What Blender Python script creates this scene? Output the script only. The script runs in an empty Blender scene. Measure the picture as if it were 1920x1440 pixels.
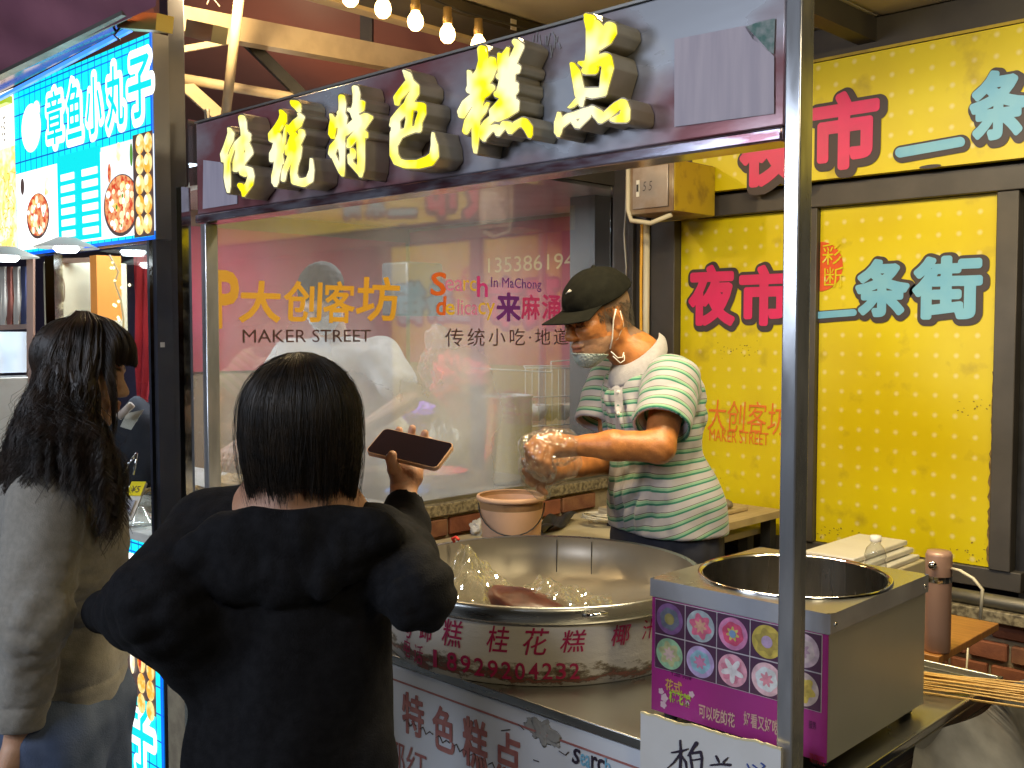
import bpy, math, random
import numpy as np
from mathutils import Vector, Matrix, Euler
random.seed(7); RNG = np.random.default_rng(7)
S = bpy.context.scene
COL = S.collection
# ---------------------------------------------------------------- camera, night sky, exposure
FPX = 1950.0
cam_d = bpy.data.cameras.new('camera'); cam = bpy.data.objects.new('camera', cam_d); COL.objects.link(cam)
cam_d.sensor_fit = 'HORIZONTAL'; cam_d.sensor_width = 36.0; cam_d.lens = 36.0*FPX/1920.0
cam_d.clip_start = 0.02; cam_d.clip_end = 500
cam.location = (0, 0, 1.6); cam.rotation_euler = (math.radians(90-2.94), 0, math.radians(44.1))
S.camera = cam
wd = bpy.data.worlds.new('World'); S.world = wd; wd.use_nodes = True
wn = wd.node_tree; wbg = wn.nodes['Background']
sky = wn.nodes.new('ShaderNodeTexSky'); sky.sky_type = 'NISHITA'; sky.sun_disc = False
sky.sun_elevation = math.radians(-3.0); sky.sun_rotation = math.radians(200)
wn.links.new(sky.outputs[0], wbg.inputs[0]); wbg.inputs[1].default_value = 0.05
S.view_settings.view_transform = 'Standard'; S.view_settings.look = 'None'
S.view_settings.gamma = 1.0; S.view_settings.exposure = 0.0; S.view_settings.use_curve_mapping = False
S.cycles.use_denoising = True
S.cycles.max_bounces = 8; S.cycles.transparent_max_bounces = 24; S.cycles.sample_clamp_indirect = 4.0
S.cycles.caustics_reflective = False; S.cycles.caustics_refractive = False
def lamp(name, kind, loc, power, color, size=0.1, rot=None, spread=None):
    L = bpy.data.lights.new(name, kind); L.energy = power; L.color = color
    if kind == 'AREA':
        L.shape = 'RECTANGLE'; L.size = size[0]; L.size_y = size[1]
        if spread: L.spread = math.radians(spread)
    else: L.shadow_soft_size = size
    o = bpy.data.objects.new(name, L); COL.objects.link(o); o.location = loc
    if rot: o.rotation_euler = [math.radians(a) for a in rot]
    return o
# lamps: the strip light under the stall roof, the kitchen light, the neighbouring stall's lamps, unseen lights on the street side behind
LW = (1.0, 0.80, 0.50); LC = (0.72, 0.84, 1.0)
lamp('roof_strip_light', 'AREA', (-1.3, 1.95, 2.50), 36, (1.0, 0.82, 0.50), (1.0, 0.06), (0, 0, 0))
lamp('wall_strip_light', 'AREA', (-0.70, 2.2, 2.58), 18, (1.0, 0.84, 0.52), (0.9, 0.06), (32, 0, 0))
lamp('kitchen_light', 'AREA', (-3.5, 2.7, 2.14), 34, (0.86, 0.93, 1.0), (1.1, 0.05), (0, 0, 0))
lamp('snack_stall_light', 'AREA', (-3.9, 1.85, 2.2), 30, (0.72, 0.86, 1.0), (0.9, 0.2), (0, 0, 0))
lamp('unseen_street_light', 'AREA', (-1.0, -2.2, 3.4), 60, (0.80, 0.86, 1.0), (1.4, 0.4), (35, 0, 5))
lamp('unseen_street_light', 'AREA', (-2.9, -2.4, 2.25), 60, (0.74, 0.84, 1.0), (1.2, 0.8), (86, 0, 0))  # added area light, unseen, standing in for a lit sign across the street
lamp('unseen_street_light', 'AREA', (1.6, 0.2, 3.0), 26, (1.0, 0.82, 0.50), (0.8, 0.3), (25, 25, 0))
lamp('unseen_canopy_light', 'POINT', (-2.9, 1.7, 2.65), 30, (1.0, 0.72, 0.36), 0.04)
lamp('unseen_canopy_light', 'POINT', (-4.4, 2.9, 2.5), 7, (1.0, 0.72, 0.42), 0.05)  # hidden point light added to brighten the underside of the tarpaulin
# ---------------------------------------------------------------- pixel -> place
CP = Vector((0, 0, 1.6)); CR = Euler(cam.rotation_euler).to_matrix()
def ray(px, py): return CR @ Vector(((px-960)/FPX, -(py-720)/FPX, -1.0))
def W(px, py, d): return CP + ray(px, py)*d
def onX(px, py, x): r = ray(px, py); return CP + r*((x-CP.x)/r.x)
def onY(px, py, y): r = ray(px, py); return CP + r*((y-CP.y)/r.y)
def onZ(px, py, z): r = ray(px, py); return CP + r*((z-CP.z)/r.z)
# ---------------------------------------------------------------- materials
def _n(nt, t, **k):
    n = nt.nodes.new(t)
    for a, b in k.items():
        if hasattr(n, a): setattr(n, a, b)
        else: n.inputs[a.replace('_', ' ')].default_value = b
    return n
def c4(c): return (c[0], c[1], c[2], 1.0)
def mat(name, c, rough=.6, metal=0., c2=None, scale=8., bump=0., bscale=60., stretch=None, rough2=None, spec=None, trans=0., ior=None, emit=None, estr=0., detail=6., lo=.38, hi=.62, sheen=0., coat=0., sss=0.):
    m = bpy.data.materials.new(name); m.use_nodes = True; nt = m.node_tree; b = nt.nodes['Principled BSDF']
    b.inputs['Base Color'].default_value = c4(c); b.inputs['Roughness'].default_value = rough; b.inputs['Metallic'].default_value = metal
    if spec is not None: b.inputs['Specular IOR Level'].default_value = spec
    if trans: b.inputs['Transmission Weight'].default_value = trans
    if ior: b.inputs['IOR'].default_value = ior
    if sheen: b.inputs['Sheen Weight'].default_value = sheen
    if coat: b.inputs['Coat Weight'].default_value = coat; b.inputs['Coat Roughness'].default_value = .15
    if sss:
        b.inputs['Subsurface Weight'].default_value = sss; b.inputs['Subsurface Radius'].default_value = (.6, .25, .15); b.inputs['Subsurface Scale'].default_value = .012
    tc = _n(nt, 'ShaderNodeTexCoord'); mp = _n(nt, 'ShaderNodeMapping'); nt.links.new(tc.outputs['Object'], mp.inputs['Vector'])
    if stretch: mp.inputs['Scale'].default_value = stretch
    no = _n(nt, 'ShaderNodeTexNoise'); no.inputs['Scale'].default_value = scale; no.inputs['Detail'].default_value = detail
    nt.links.new(mp.outputs[0], no.inputs['Vector'])
    mr = _n(nt, 'ShaderNodeMapRange'); mr.inputs['From Min'].default_value = lo; mr.inputs['From Max'].default_value = hi
    nt.links.new(no.outputs['Fac'], mr.inputs['Value'])
    if c2 is not None:
        mx = _n(nt, 'ShaderNodeMix', data_type='RGBA'); mx.inputs[6].default_value = c4(c); mx.inputs[7].default_value = c4(c2)
        nt.links.new(mr.outputs[0], mx.inputs[0]); nt.links.new(mx.outputs[2], b.inputs['Base Color'])
    if rough2 is not None:
        r = _n(nt, 'ShaderNodeMapRange'); r.inputs['To Min'].default_value = rough; r.inputs['To Max'].default_value = rough2
        nt.links.new(mr.outputs[0], r.inputs['Value']); nt.links.new(r.outputs[0], b.inputs['Roughness'])
    if bump:
        n2 = _n(nt, 'ShaderNodeTexNoise'); n2.inputs['Scale'].default_value = bscale; n2.inputs['Detail'].default_value = 5; nt.links.new(mp.outputs[0], n2.inputs['Vector'])
        bp = _n(nt, 'ShaderNodeBump'); bp.inputs['Strength'].default_value = bump; bp.inputs['Distance'].default_value = .004
        nt.links.new(n2.outputs['Fac'], bp.inputs['Height']); nt.links.new(bp.outputs[0], b.inputs['Normal'])
    if emit is not None:
        b.inputs['Emission Color'].default_value = c4(emit); b.inputs['Emission Strength'].default_value = estr
        if c2 is not None: pass
    return m
def emis(name, c, s, c2=None, scale=6.):
    m = bpy.data.materials.new(name); m.use_nodes = True; nt = m.node_tree; b = nt.nodes['Principled BSDF']
    b.inputs['Base Color'].default_value = (.02, .02, .02, 1); b.inputs['Roughness'].default_value = .3
    b.inputs['Emission Color'].default_value = c4(c); b.inputs['Emission Strength'].default_value = s
    if c2 is not None:
        tc = _n(nt, 'ShaderNodeTexCoord'); no = _n(nt, 'ShaderNodeTexNoise'); no.inputs['Scale'].default_value = scale
        nt.links.new(tc.outputs['Object'], no.inputs['Vector']); mr = _n(nt, 'ShaderNodeMapRange'); mr.inputs['From Min'].default_value = .4; mr.inputs['From Max'].default_value = .6
        mx = _n(nt, 'ShaderNodeMix', data_type='RGBA'); mx.inputs[6].default_value = c4(c); mx.inputs[7].default_value = c4(c2)
        nt.links.new(no.outputs['Fac'], mr.inputs['Value']); nt.links.new(mr.outputs[0], mx.inputs[0]); nt.links.new(mx.outputs[2], b.inputs['Emission Color'])
    return m
M = {}
M['steel'] = mat('brushed_steel', (.56,.56,.54), .22, 1, c2=(.44,.44,.42), scale=3, rough2=.34, stretch=(1,1,12))
M['steel_dull'] = mat('dull_steel', (.36,.35,.32), .42, .9, c2=(.26,.25,.22), scale=5, rough2=.55)
M['chrome'] = mat('polished_steel', (.72,.72,.72), .07, 1, c2=(.6,.6,.6), scale=30, rough2=.16)
M['post'] = mat('post_steel', (.62,.63,.66), .12, .7, c2=(.34,.35,.37), scale=14, rough2=.26, stretch=(1,1,.25), bump=.03)
M['sign'] = mat('sign_sheet', (.46,.48,.53), .28, .35, c2=(.32,.12,.13), scale=1.6, lo=.38, hi=.56, rough2=.14, stretch=(1,1,2.6), bump=.03, bscale=18)  # maroon patches paint a red canopy's reflection into the grey sheet colour
M['sign_trim'] = mat('sign_trim', (.52,.50,.60), .16, .8, c2=(.22,.10,.12), scale=9, stretch=(1,1,6))
M['letter_side'] = mat('letter_return', (.60,.53,.38), .42, .45, c2=(.48,.42,.29), scale=12, bump=.15, bscale=30)
M['letter_rim'] = mat('letter_rim', (.36,.31,.26), .35, .7)
M['paper'] = mat('faded_paper', (.50,.44,.50), .55, 0, c2=(.42,.37,.44), scale=4, stretch=(12,1,1))
M['mould'] = mat('green_mould', (.10,.20,.18), .8, 0, c2=(.30,.34,.34), scale=60)
M['black'] = mat('black_paint', (.018,.018,.02), .4, 0, c2=(.03,.03,.033), scale=20)
M['navy'] = mat('dark_blue_paint', (.03,.033,.05), .35, .2, c2=(.05,.05,.06), scale=6)
M['greybox'] = mat('grey_box_side', (.12,.12,.13), .45, .3, c2=(.09,.09,.10), scale=6)
M['frame'] = mat('brown_grey_frame', (.085,.075,.066), .5, .2, c2=(.065,.058,.052), scale=7, bump=.05)
M['beam'] = mat('dark_beam', (.05,.042,.036), .55, .2, c2=(.07,.06,.045), scale=5)
M['cream_beam'] = mat('cream_steel_beam', (.62,.50,.32), .5, 0, c2=(.52,.41,.26), scale=14, bump=.1, bscale=25)
M['ceiling'] = mat('ceiling_panel', (.42,.38,.30), .6, 0, c2=(.50,.46,.38), scale=4, bump=.08, bscale=120)
M['maroon'] = mat('maroon_tarpaulin', (.22,.06,.038), .5, 0, c2=(.27,.08,.05), scale=1.5, bump=.2, bscale=3, sheen=.2)
M['awning'] = mat('maroon_awning', (.30,.12,.16), .38, 0, c2=(.22,.085,.12), scale=2.5, bump=.5, bscale=5)
M['concrete'] = mat('paving', (.10,.10,.095), .8, 0, c2=(.14,.135,.125), scale=5, bump=.3, bscale=40)
M['brick'] = mat('brick', (.30,.105,.05), .85, 0, c2=(.22,.075,.04), scale=18, bump=.5, bscale=90)
M['brick2'] = mat('brick_dark', (.18,.07,.04), .85, 0, c2=(.26,.12,.06), scale=18, bump=.5, bscale=90)
M['mortar'] = mat('mortar', (.36,.30,.20), .9, 0, c2=(.27,.22,.15), scale=25, bump=.6, bscale=60)
M['granite'] = mat('granite_sill', (.34,.29,.19), .45, 0, c2=(.11,.09,.06), scale=70, detail=3)
M['wood'] = mat('orange_wood', (.42,.19,.05), .45, 0, c2=(.32,.14,.04), scale=7, stretch=(2,14,2), bump=.1)
M['ply'] = mat('plywood', (.48,.38,.22), .6, 0, c2=(.40,.31,.18), scale=6, stretch=(14,2,2), bump=.15)
M['ply_edge'] = mat('plywood_edge', (.50,.44,.32), .7, 0, c2=(.30,.25,.17), scale=9, stretch=(1,1,30))
M['white'] = mat('white_plastic', (.74,.72,.66), .4, 0, c2=(.66,.63,.56), scale=6)
M['cream'] = mat('cream_board', (.62,.55,.38), .5, 0, c2=(.52,.45,.30), scale=6)
M['card'] = mat('white_card', (.70,.70,.70), .7, 0, c2=(.63,.62,.60), scale=5, bump=.15, bscale=25)
M['card_edge'] = mat('torn_card_edge', (.72,.64,.38), .8)
M['ink'] = mat('black_ink', (.03,.02,.04), .5)
M['ink_red'] = mat('faded_red_ink', (.33,.11,.10), .6, c2=(.42,.18,.16), scale=30)
M['ink_magenta'] = mat('magenta_ink', (.50,.015,.10), .5, c2=(.42,.02,.10), scale=30)
M['ink_pink'] = mat('pink_print', (.72,.025,.13), .4, c2=(.64,.03,.12), scale=12)
M['ink_blue'] = mat('pale_blue_print', (.16,.44,.66), .4, c2=(.20,.48,.66), scale=12)
M['ink_dark'] = mat('charcoal_print', (.05,.035,.035), .5)
M['ink_orange'] = mat('orange_print', (.75,.20,.02), .5)
M['pot_wall'] = mat('painted_pot_wall', (.56,.50,.44), .5, 0, c2=(.46,.41,.34), scale=5, bump=.1)
M['rubber'] = mat('grey_rubber', (.05,.05,.05), .7)
M['magenta'] = mat('magenta_print', (.42,.035,.26), .35, 0, c2=(.36,.03,.22), scale=7)
M['photo_dark'] = mat('photo_dark', (.10,.04,.09), .35)
M['peach'] = mat('peach_plastic', (.86,.52,.32), .42, 0, c2=(.74,.44,.26), scale=12, lo=.45, hi=.8)
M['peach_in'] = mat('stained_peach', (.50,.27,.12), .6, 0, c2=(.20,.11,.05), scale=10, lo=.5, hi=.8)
M['rosegold'] = mat('rose_beige_plastic', (.36,.22,.17), .35, .2)
M['navycloth'] = mat('navy_cloth', (.018,.02,.032), .9, 0, c2=(.026,.028,.042), scale=20, bump=.4, bscale=12)
M['white_stripe'] = mat('white_stripe', (.66,.66,.62), .8)
M['tarp'] = mat('grey_plastic_sheet', (.25,.25,.25), .3, 0, c2=(.12,.12,.12), scale=7, bump=.8, bscale=9)
M['bamboo'] = mat('bamboo', (.66,.44,.15), .5, 0, c2=(.56,.34,.10), scale=40, stretch=(1,10,10))
M['cable_w'] = mat('white_cable', (.60,.55,.42), .5)
M['cable_y'] = mat('yellow_cable', (.80,.42,.03), .4)
M['meter'] = mat('rusty_steel_box', (.30,.25,.18), .42, .7, c2=(.20,.13,.08), scale=9, rough2=.6)
M['meter_door'] = mat('steel_door', (.36,.33,.33), .30, .75, c2=(.27,.22,.19), scale=9, rough2=.5)
M['dirty_yellow'] = mat('dirty_yellow', (.48,.34,.02), .55, 0, c2=(.20,.13,.03), scale=14, lo=.5, hi=.75)
M['red_plastic'] = mat('red_plastic', (.72,.04,.03), .35)
M['blue_plastic'] = mat('blue_plastic', (.08,.28,.80), .35)
M['redcloth'] = mat('red_cloth', (.62,.03,.05), .8, c2=(.45,.02,.04), scale=6)
M['tile_dark'] = mat('dark_tiles', (.05,.04,.07), .4)
M['kitchen_wall'] = mat('kitchen_wall', (.34,.22,.12), .6, c2=(.28,.18,.10), scale=3)
M['banner'] = mat('red_banner', (.42,.025,.03), .5, 0, c2=(.46,.04,.10), scale=1.2)
M['cream_ink'] = mat('cream_print', (.75,.55,.30), .5)
M['bagclear'] = None
# yellow poster with pale dots in a regular grid
def dots_mat(name, ux, sp, rad, soft=.004):
    m = mat(name, (.72,.59,.003), .38, 0, c2=(.66,.52,.003), scale=3); nt = m.node_tree; b = nt.nodes['Principled BSDF']
    src = b.inputs['Base Color'].links[0].from_socket
    tc = _n(nt, 'ShaderNodeTexCoord'); sx = _n(nt, 'ShaderNodeSeparateXYZ'); nt.links.new(tc.outputs['Object'], sx.inputs[0])
    def mod(sock):
        d = _n(nt, 'ShaderNodeMath', operation='PINGPONG'); d.inputs[1].default_value = sp/2
        nt.links.new(sock, d.inputs[0]); return d.outputs[0]
    a = mod(sx.outputs['XYZ'.index(ux)]); z = mod(sx.outputs[2])
    p = [ _n(nt, 'ShaderNodeMath', operation='POWER') for _ in range(2)]
    for q, s_ in zip(p, (a, z)): nt.links.new(s_, q.inputs[0]); q.inputs[1].default_value = 2
    ad = _n(nt, 'ShaderNodeMath', operation='ADD'); nt.links.new(p[0].outputs[0], ad.inputs[0]); nt.links.new(p[1].outputs[0], ad.inputs[1])
    sq = _n(nt, 'ShaderNodeMath', operation='SQRT'); nt.links.new(ad.outputs[0], sq.inputs[0])
    mr = _n(nt, 'ShaderNodeMapRange'); mr.inputs['From Min'].default_value = rad+soft; mr.inputs['From Max'].default_value = rad-soft; mr.inputs['To Max'].default_value = .75
    nt.links.new(sq.outputs[0], mr.inputs['Value'])
    mx = _n(nt, 'ShaderNodeMix', data_type='RGBA'); nt.links.new(src, mx.inputs[6]); mx.inputs[7].default_value = (.80,.70,.30,1); nt.links.new(mr.outputs[0], mx.inputs[0])
    # grime
    n3 = _n(nt, 'ShaderNodeTexNoise'); n3.inputs['Scale'].default_value = 9; n3.inputs['Detail'].default_value = 9; nt.links.new(tc.outputs['Object'], n3.inputs['Vector'])
    m3 = _n(nt, 'ShaderNodeMapRange'); m3.inputs['From Min'].default_value = .58; m3.inputs['From Max'].default_value = .74; m3.inputs['To Max'].default_value = .55
    nt.links.new(n3.outputs['Fac'], m3.inputs['Value'])
    mx2 = _n(nt, 'ShaderNodeMix', data_type='RGBA'); nt.links.new(mx.outputs[2], mx2.inputs[6]); mx2.inputs[7].default_value = (.30,.20,.02,1); nt.links.new(m3.outputs[0], mx2.inputs[0])
    nt.links.new(mx2.outputs[2], b.inputs['Base Color'])
    return m
M['dots'] = dots_mat('yellow_dotted_poster', 'X', .066, .0072)
def glass_mat(name, fog, fogcol=(.8,.8,.82), rough=.0, fog_lo=.0, refl=.09, zfog=None, gr=.04):
    m = bpy.data.materials.new(name); m.use_nodes = True; nt = m.node_tree; nt.nodes.clear()
    out = _n(nt, 'ShaderNodeOutputMaterial'); tr = _n(nt, 'ShaderNodeBsdfTransparent'); tr.inputs[0].default_value = (.93,.95,.94,1)
    gl = _n(nt, 'ShaderNodeBsdfGlossy'); gl.inputs['Roughness'].default_value = gr; gl.inputs[0].default_value = (1,1,1,1)
    lw = _n(nt, 'ShaderNodeLayerWeight'); lw.inputs[0].default_value = .5; fr = _n(nt, 'ShaderNodeMath', operation='POWER'); nt.links.new(lw.outputs['Facing'], fr.inputs[0]); fr.inputs[1].default_value = 4.
    ad = _n(nt, 'ShaderNodeMath', operation='ADD', use_clamp=True); nt.links.new(fr.outputs[0], ad.inputs[0]); ad.inputs[1].default_value = refl*.6
    base = tr.outputs[0]
    if rough:
        rf = _n(nt, 'ShaderNodeBsdfRefraction'); rf.inputs['Roughness'].default_value = rough; rf.inputs['IOR'].default_value = 1.02; rf.inputs[0].default_value = (.95,.96,.96,1)
        base = rf.outputs[0]
    if fog:
        df = _n(nt, 'ShaderNodeBsdfDiffuse'); df.inputs[0].default_value = c4(fogcol); tl = _n(nt, 'ShaderNodeBsdfTranslucent'); tl.inputs[0].default_value = c4(fogcol)
        ds = _n(nt, 'ShaderNodeMixShader'); ds.inputs[0].default_value = .6; nt.links.new(df.outputs[0], ds.inputs[1]); nt.links.new(tl.outputs[0], ds.inputs[2])
        tc = _n(nt, 'ShaderNodeTexCoord'); no = _n(nt, 'ShaderNodeTexNoise'); no.inputs['Scale'].default_value = 2.2; no.inputs['Detail'].default_value = 6
        nt.links.new(tc.outputs['Object'], no.inputs['Vector'])
        mr = _n(nt, 'ShaderNodeMapRange'); mr.inputs['From Min'].default_value = .3; mr.inputs['From Max'].default_value = .7; mr.inputs['To Min'].default_value = fog_lo; mr.inputs['To Max'].default_value = fog
        nt.links.new(no.outputs['Fac'], mr.inputs['Value']); f = mr.outputs[0]
        if zfog:
            sx = _n(nt, 'ShaderNodeSeparateXYZ'); nt.links.new(tc.outputs['Object'], sx.inputs[0])
            mz = _n(nt, 'ShaderNodeMapRange'); mz.inputs['From Min'].default_value = zfog[0]; mz.inputs['From Max'].default_value = zfog[1]; mz.inputs['To Min'].default_value = 1; mz.inputs['To Max'].default_value = .24
            nt.links.new(sx.outputs[2], mz.inputs['Value']); mu = _n(nt, 'ShaderNodeMath', operation='MULTIPLY'); nt.links.new(f, mu.inputs[0]); nt.links.new(mz.outputs[0], mu.inputs[1]); f = mu.outputs[0]
            my_ = _n(nt, 'ShaderNodeMapRange'); my_.inputs['From Min'].default_value = 2.6; my_.inputs['From Max'].default_value = 3.05; my_.inputs['To Min'].default_value = 1; my_.inputs['To Max'].default_value = .35
            nt.links.new(sx.outputs[1], my_.inputs['Value']); m2_ = _n(nt, 'ShaderNodeMath', operation='MULTIPLY'); nt.links.new(f, m2_.inputs[0]); nt.links.new(my_.outputs[0], m2_.inputs[1]); f = m2_.outputs[0]
        mx = _n(nt, 'ShaderNodeMixShader'); nt.links.new(f, mx.inputs[0]); nt.links.new(base, mx.inputs[1]); nt.links.new(ds.outputs[0], mx.inputs[2]); base = mx.outputs[0]
    fin = _n(nt, 'ShaderNodeMixShader'); nt.links.new(ad.outputs[0], fin.inputs[0]); nt.links.new(base, fin.inputs[1]); nt.links.new(gl.outputs[0], fin.inputs[2])
    nt.links.new(fin.outputs[0], out.inputs[0]); return m
M['glass'] = glass_mat('window_glass', 0)
M['foggy'] = glass_mat('steamed_glass', .62, (.74,.72,.68), rough=.085, fog_lo=.22, refl=.17, zfog=(1.35,1.95))
M['bagclear'] = glass_mat('clear_film', .22, (.9,.9,.88), refl=.16)
M['bagfilm'] = glass_mat('crumpled_film', .5, (.85,.76,.52), refl=.34, fog_lo=.15)
M['film'] = glass_mat('thin_glove_film', .20, (.9,.9,.9), refl=.14, gr=.16)
# ---------------------------------------------------------------- object plumbing
def tag(o, label=None, cat=None, group=None, kind=None):
    if label: o['label'] = label
    if cat: o['category'] = cat
    if group: o['group'] = group
    if kind: o['kind'] = kind
    return o
def thing(name, label, cat, loc=(0,0,0), group=None):
    o = bpy.data.objects.new(name, None); o.empty_display_size = .05; COL.objects.link(o); o.location = loc
    return tag(o, label, cat, group)
def link(name, me, parent=None, m=None, smooth=False):
    if m is not None:
        me.materials.clear()
        for q in (m if isinstance(m, (list, tuple)) else [m]): me.materials.append(q)
    if smooth:
        for p in me.polygons: p.use_smooth = True
    o = bpy.data.objects.new(name, me); COL.objects.link(o)
    if parent is not None:
        o.parent = parent
        L = Vector((0,0,0)); p = parent
        while p is not None: L += p.location; p = p.parent
        o.location = -L       # mesh data stays in world coordinates
        if o.location.length > 1e-9: pass
    return o
class MB:
    def __init__(s): s.v = []; s.f = []; s.mi = []; s.cur = 0
    def add(s, vs, fs):
        b = len(s.v); s.v += [tuple(v) for v in vs]; s.f += [tuple(b+i for i in f) for f in fs]; s.mi += [s.cur]*len(fs); return s
    def box(s, a, b):
        (x0,y0,z0),(x1,y1,z1) = a, b
        x0,x1 = sorted((x0,x1)); y0,y1 = sorted((y0,y1)); z0,z1 = sorted((z0,z1))
        return s.add([(x0,y0,z0),(x1,y0,z0),(x1,y1,z0),(x0,y1,z0),(x0,y0,z1),(x1,y0,z1),(x1,y1,z1),(x0,y1,z1)],
            [(0,3,2,1),(4,5,6,7),(0,1,5,4),(1,2,6,5),(2,3,7,6),(3,0,4,7)])
    def beam(s, a, b, w, h, up=(0,0,1)):
        a = Vector(a); b = Vector(b); d = (b-a).normalized(); u = Vector(up); r = d.cross(u).normalized(); u = r.cross(d)
        vs = [p + r*(sx*w/2) + u*(sz*h/2) for p in (a, b) for sx, sz in ((-1,-1),(1,-1),(1,1),(-1,1))]
        return s.add(vs, [(0,1,2,3),(7,6,5,4),(0,4,5,1),(1,5,6,2),(2,6,7,3),(3,7,4,0)])
    def tube(s, pts, r, n=8, caps=True):
        pts = [Vector(p) for p in pts]; rs = r if isinstance(r, (list, tuple)) else [r]*len(pts); vs = []; fs = []
        up = Vector((0,0,1)); t0 = (pts[1]-pts[0]).normalized()
        if abs(t0.z) > .9: up = Vector((1,0,0))
        nrm = t0.cross(up).normalized()
        for i, p in enumerate(pts):
            t = (pts[min(i+1,len(pts)-1)]-pts[max(i-1,0)]).normalized()
            nrm = (nrm - t*nrm.dot(t)).normalized(); bn = t.cross(nrm)
            for k in range(n):
                a = 2*math.pi*k/n; vs.append(p + (nrm*math.cos(a)+bn*math.sin(a))*rs[i])
            if i:
                for k in range(n): fs.append(((i-1)*n+k, (i-1)*n+(k+1)%n, i*n+(k+1)%n, i*n+k))
        if caps: fs.append(tuple(range(n))[::-1]); fs.append(tuple((len(pts)-1)*n+k for k in range(n)))
        return s.add(vs, fs)
    def lathe(s, c, prof, n=48, a0=0, a1=2*math.pi, axis='Z'):
        c = Vector(c); full = abs(a1-a0-2*math.pi) < 1e-6; m_ = n if full else n+1; vs = []; fs = []
        for (r, z) in prof:
            for k in range(m_):
                a = a0+(a1-a0)*k/n; vs.append(c+Vector((r*math.cos(a), r*math.sin(a), z)))
        for i in range(len(prof)-1):
            for k in range(n if full else n):
                k2 = (k+1) % m_ if full else k+1
                fs.append((i*m_+k, i*m_+k2, (i+1)*m_+k2, (i+1)*m_+k))
        return s.add(vs, fs)
    def disc(s, c, u, v, ru, rv, n=24):
        c = Vector(c); u = Vector(u); v = Vector(v)
        return s.add([c+u*(ru*math.cos(2*math.pi*k/n))+v*(rv*math.sin(2*math.pi*k/n)) for k in range(n)], [tuple(range(n))])
    def quad(s, *p): return s.add(p, [tuple(range(len(p)))])
    def grid(s, fn, nu, nv):
        vs = [fn(i/nu, j/nv) for j in range(nv+1) for i in range(nu+1)]
        return s.add(vs, [(j*(nu+1)+i, j*(nu+1)+i+1, (j+1)*(nu+1)+i+1, (j+1)*(nu+1)+i) for j in range(nv) for i in range(nu)])
    def mesh(s, name):
        me = bpy.data.meshes.new(name); me.from_pydata(s.v, [], s.f); me.update()
        if any(s.mi): me.polygons.foreach_set('material_index', s.mi)
        return me
    def build(s, name, m, parent=None, smooth=False, bevel=0., seg=2):
        o = link(name, s.mesh(name), parent, m, smooth)
        if bevel:
            b = o.modifiers.new('b', 'BEVEL'); b.width = bevel; b.segments = seg; b.limit_method = 'ANGLE'
            for p in o.data.polygons: p.use_smooth = True
            o.data.set_sharp_from_angle(angle=math.radians(50)) if hasattr(o.data, 'set_sharp_from_angle') else None
        return o
def smooth_by_angle(o, deg=40):
    for p in o.data.polygons: p.use_smooth = True
    o.data.set_sharp_from_angle(angle=math.radians(deg)); return o
# ---------------------------------------------------------------- writing
def glyphs(s, offset=0., shear=0., spacing=1., extrude=0.):
    cu = bpy.data.curves.new('t', 'FONT'); cu.body = s; cu.offset = offset; cu.shear = shear; cu.space_character = spacing; cu.resolution_u = 3; cu.extrude = extrude
    o = bpy.data.objects.new('t', cu); COL.objects.link(o); dg = bpy.context.evaluated_depsgraph_get(); dg.update()
    me = bpy.data.meshes.new_from_object(o.evaluated_get(dg))
    vs = np.array([v.co[:] for v in me.vertices]).reshape(-1, 3); fs = [tuple(p.vertices) for p in me.polygons]
    bpy.data.objects.remove(o); bpy.data.curves.remove(cu); bpy.data.meshes.remove(me)
    return vs, fs
def fit_text(mb, s, org, u, v, w, h, offset=0., shear=0., grow=0., spacing=1., ref=None):
    """lay text so its box fills w x h from org along u and v (grow enlarges it all round)"""
    vs, fs = glyphs(s, offset, shear, spacing)
    if not len(vs): return
    rv = vs if ref is None else ref
    lo = rv[:, :2].min(0); hi = rv[:, :2].max(0); sc = np.array([w, h])/(hi-lo)
    org = Vector(org); u = Vector(u); v = Vector(v)
    mb.add([org + u*float((p[0]-lo[0])*sc[0]) + v*float((p[1]-lo[1])*sc[1]) for p in vs], fs)
def textY(mb, s, p0, p1, y, **k):    # on a plane facing the camera side, y = const; p0 lower left, p1 upper right in the photograph
    a = onY(*p0, y); b = onY(*p1, y); fit_text(mb, s, a, (1,0,0), (0,0,1), b.x-a.x, b.z-a.z, **k)
def textX(mb, s, p0, p1, x, **k):
    a = onX(*p0, x); b = onX(*p1, x); fit_text(mb, s, a, (0,1,0), (0,0,1), b.y-a.y, b.z-a.z, **k)
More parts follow.
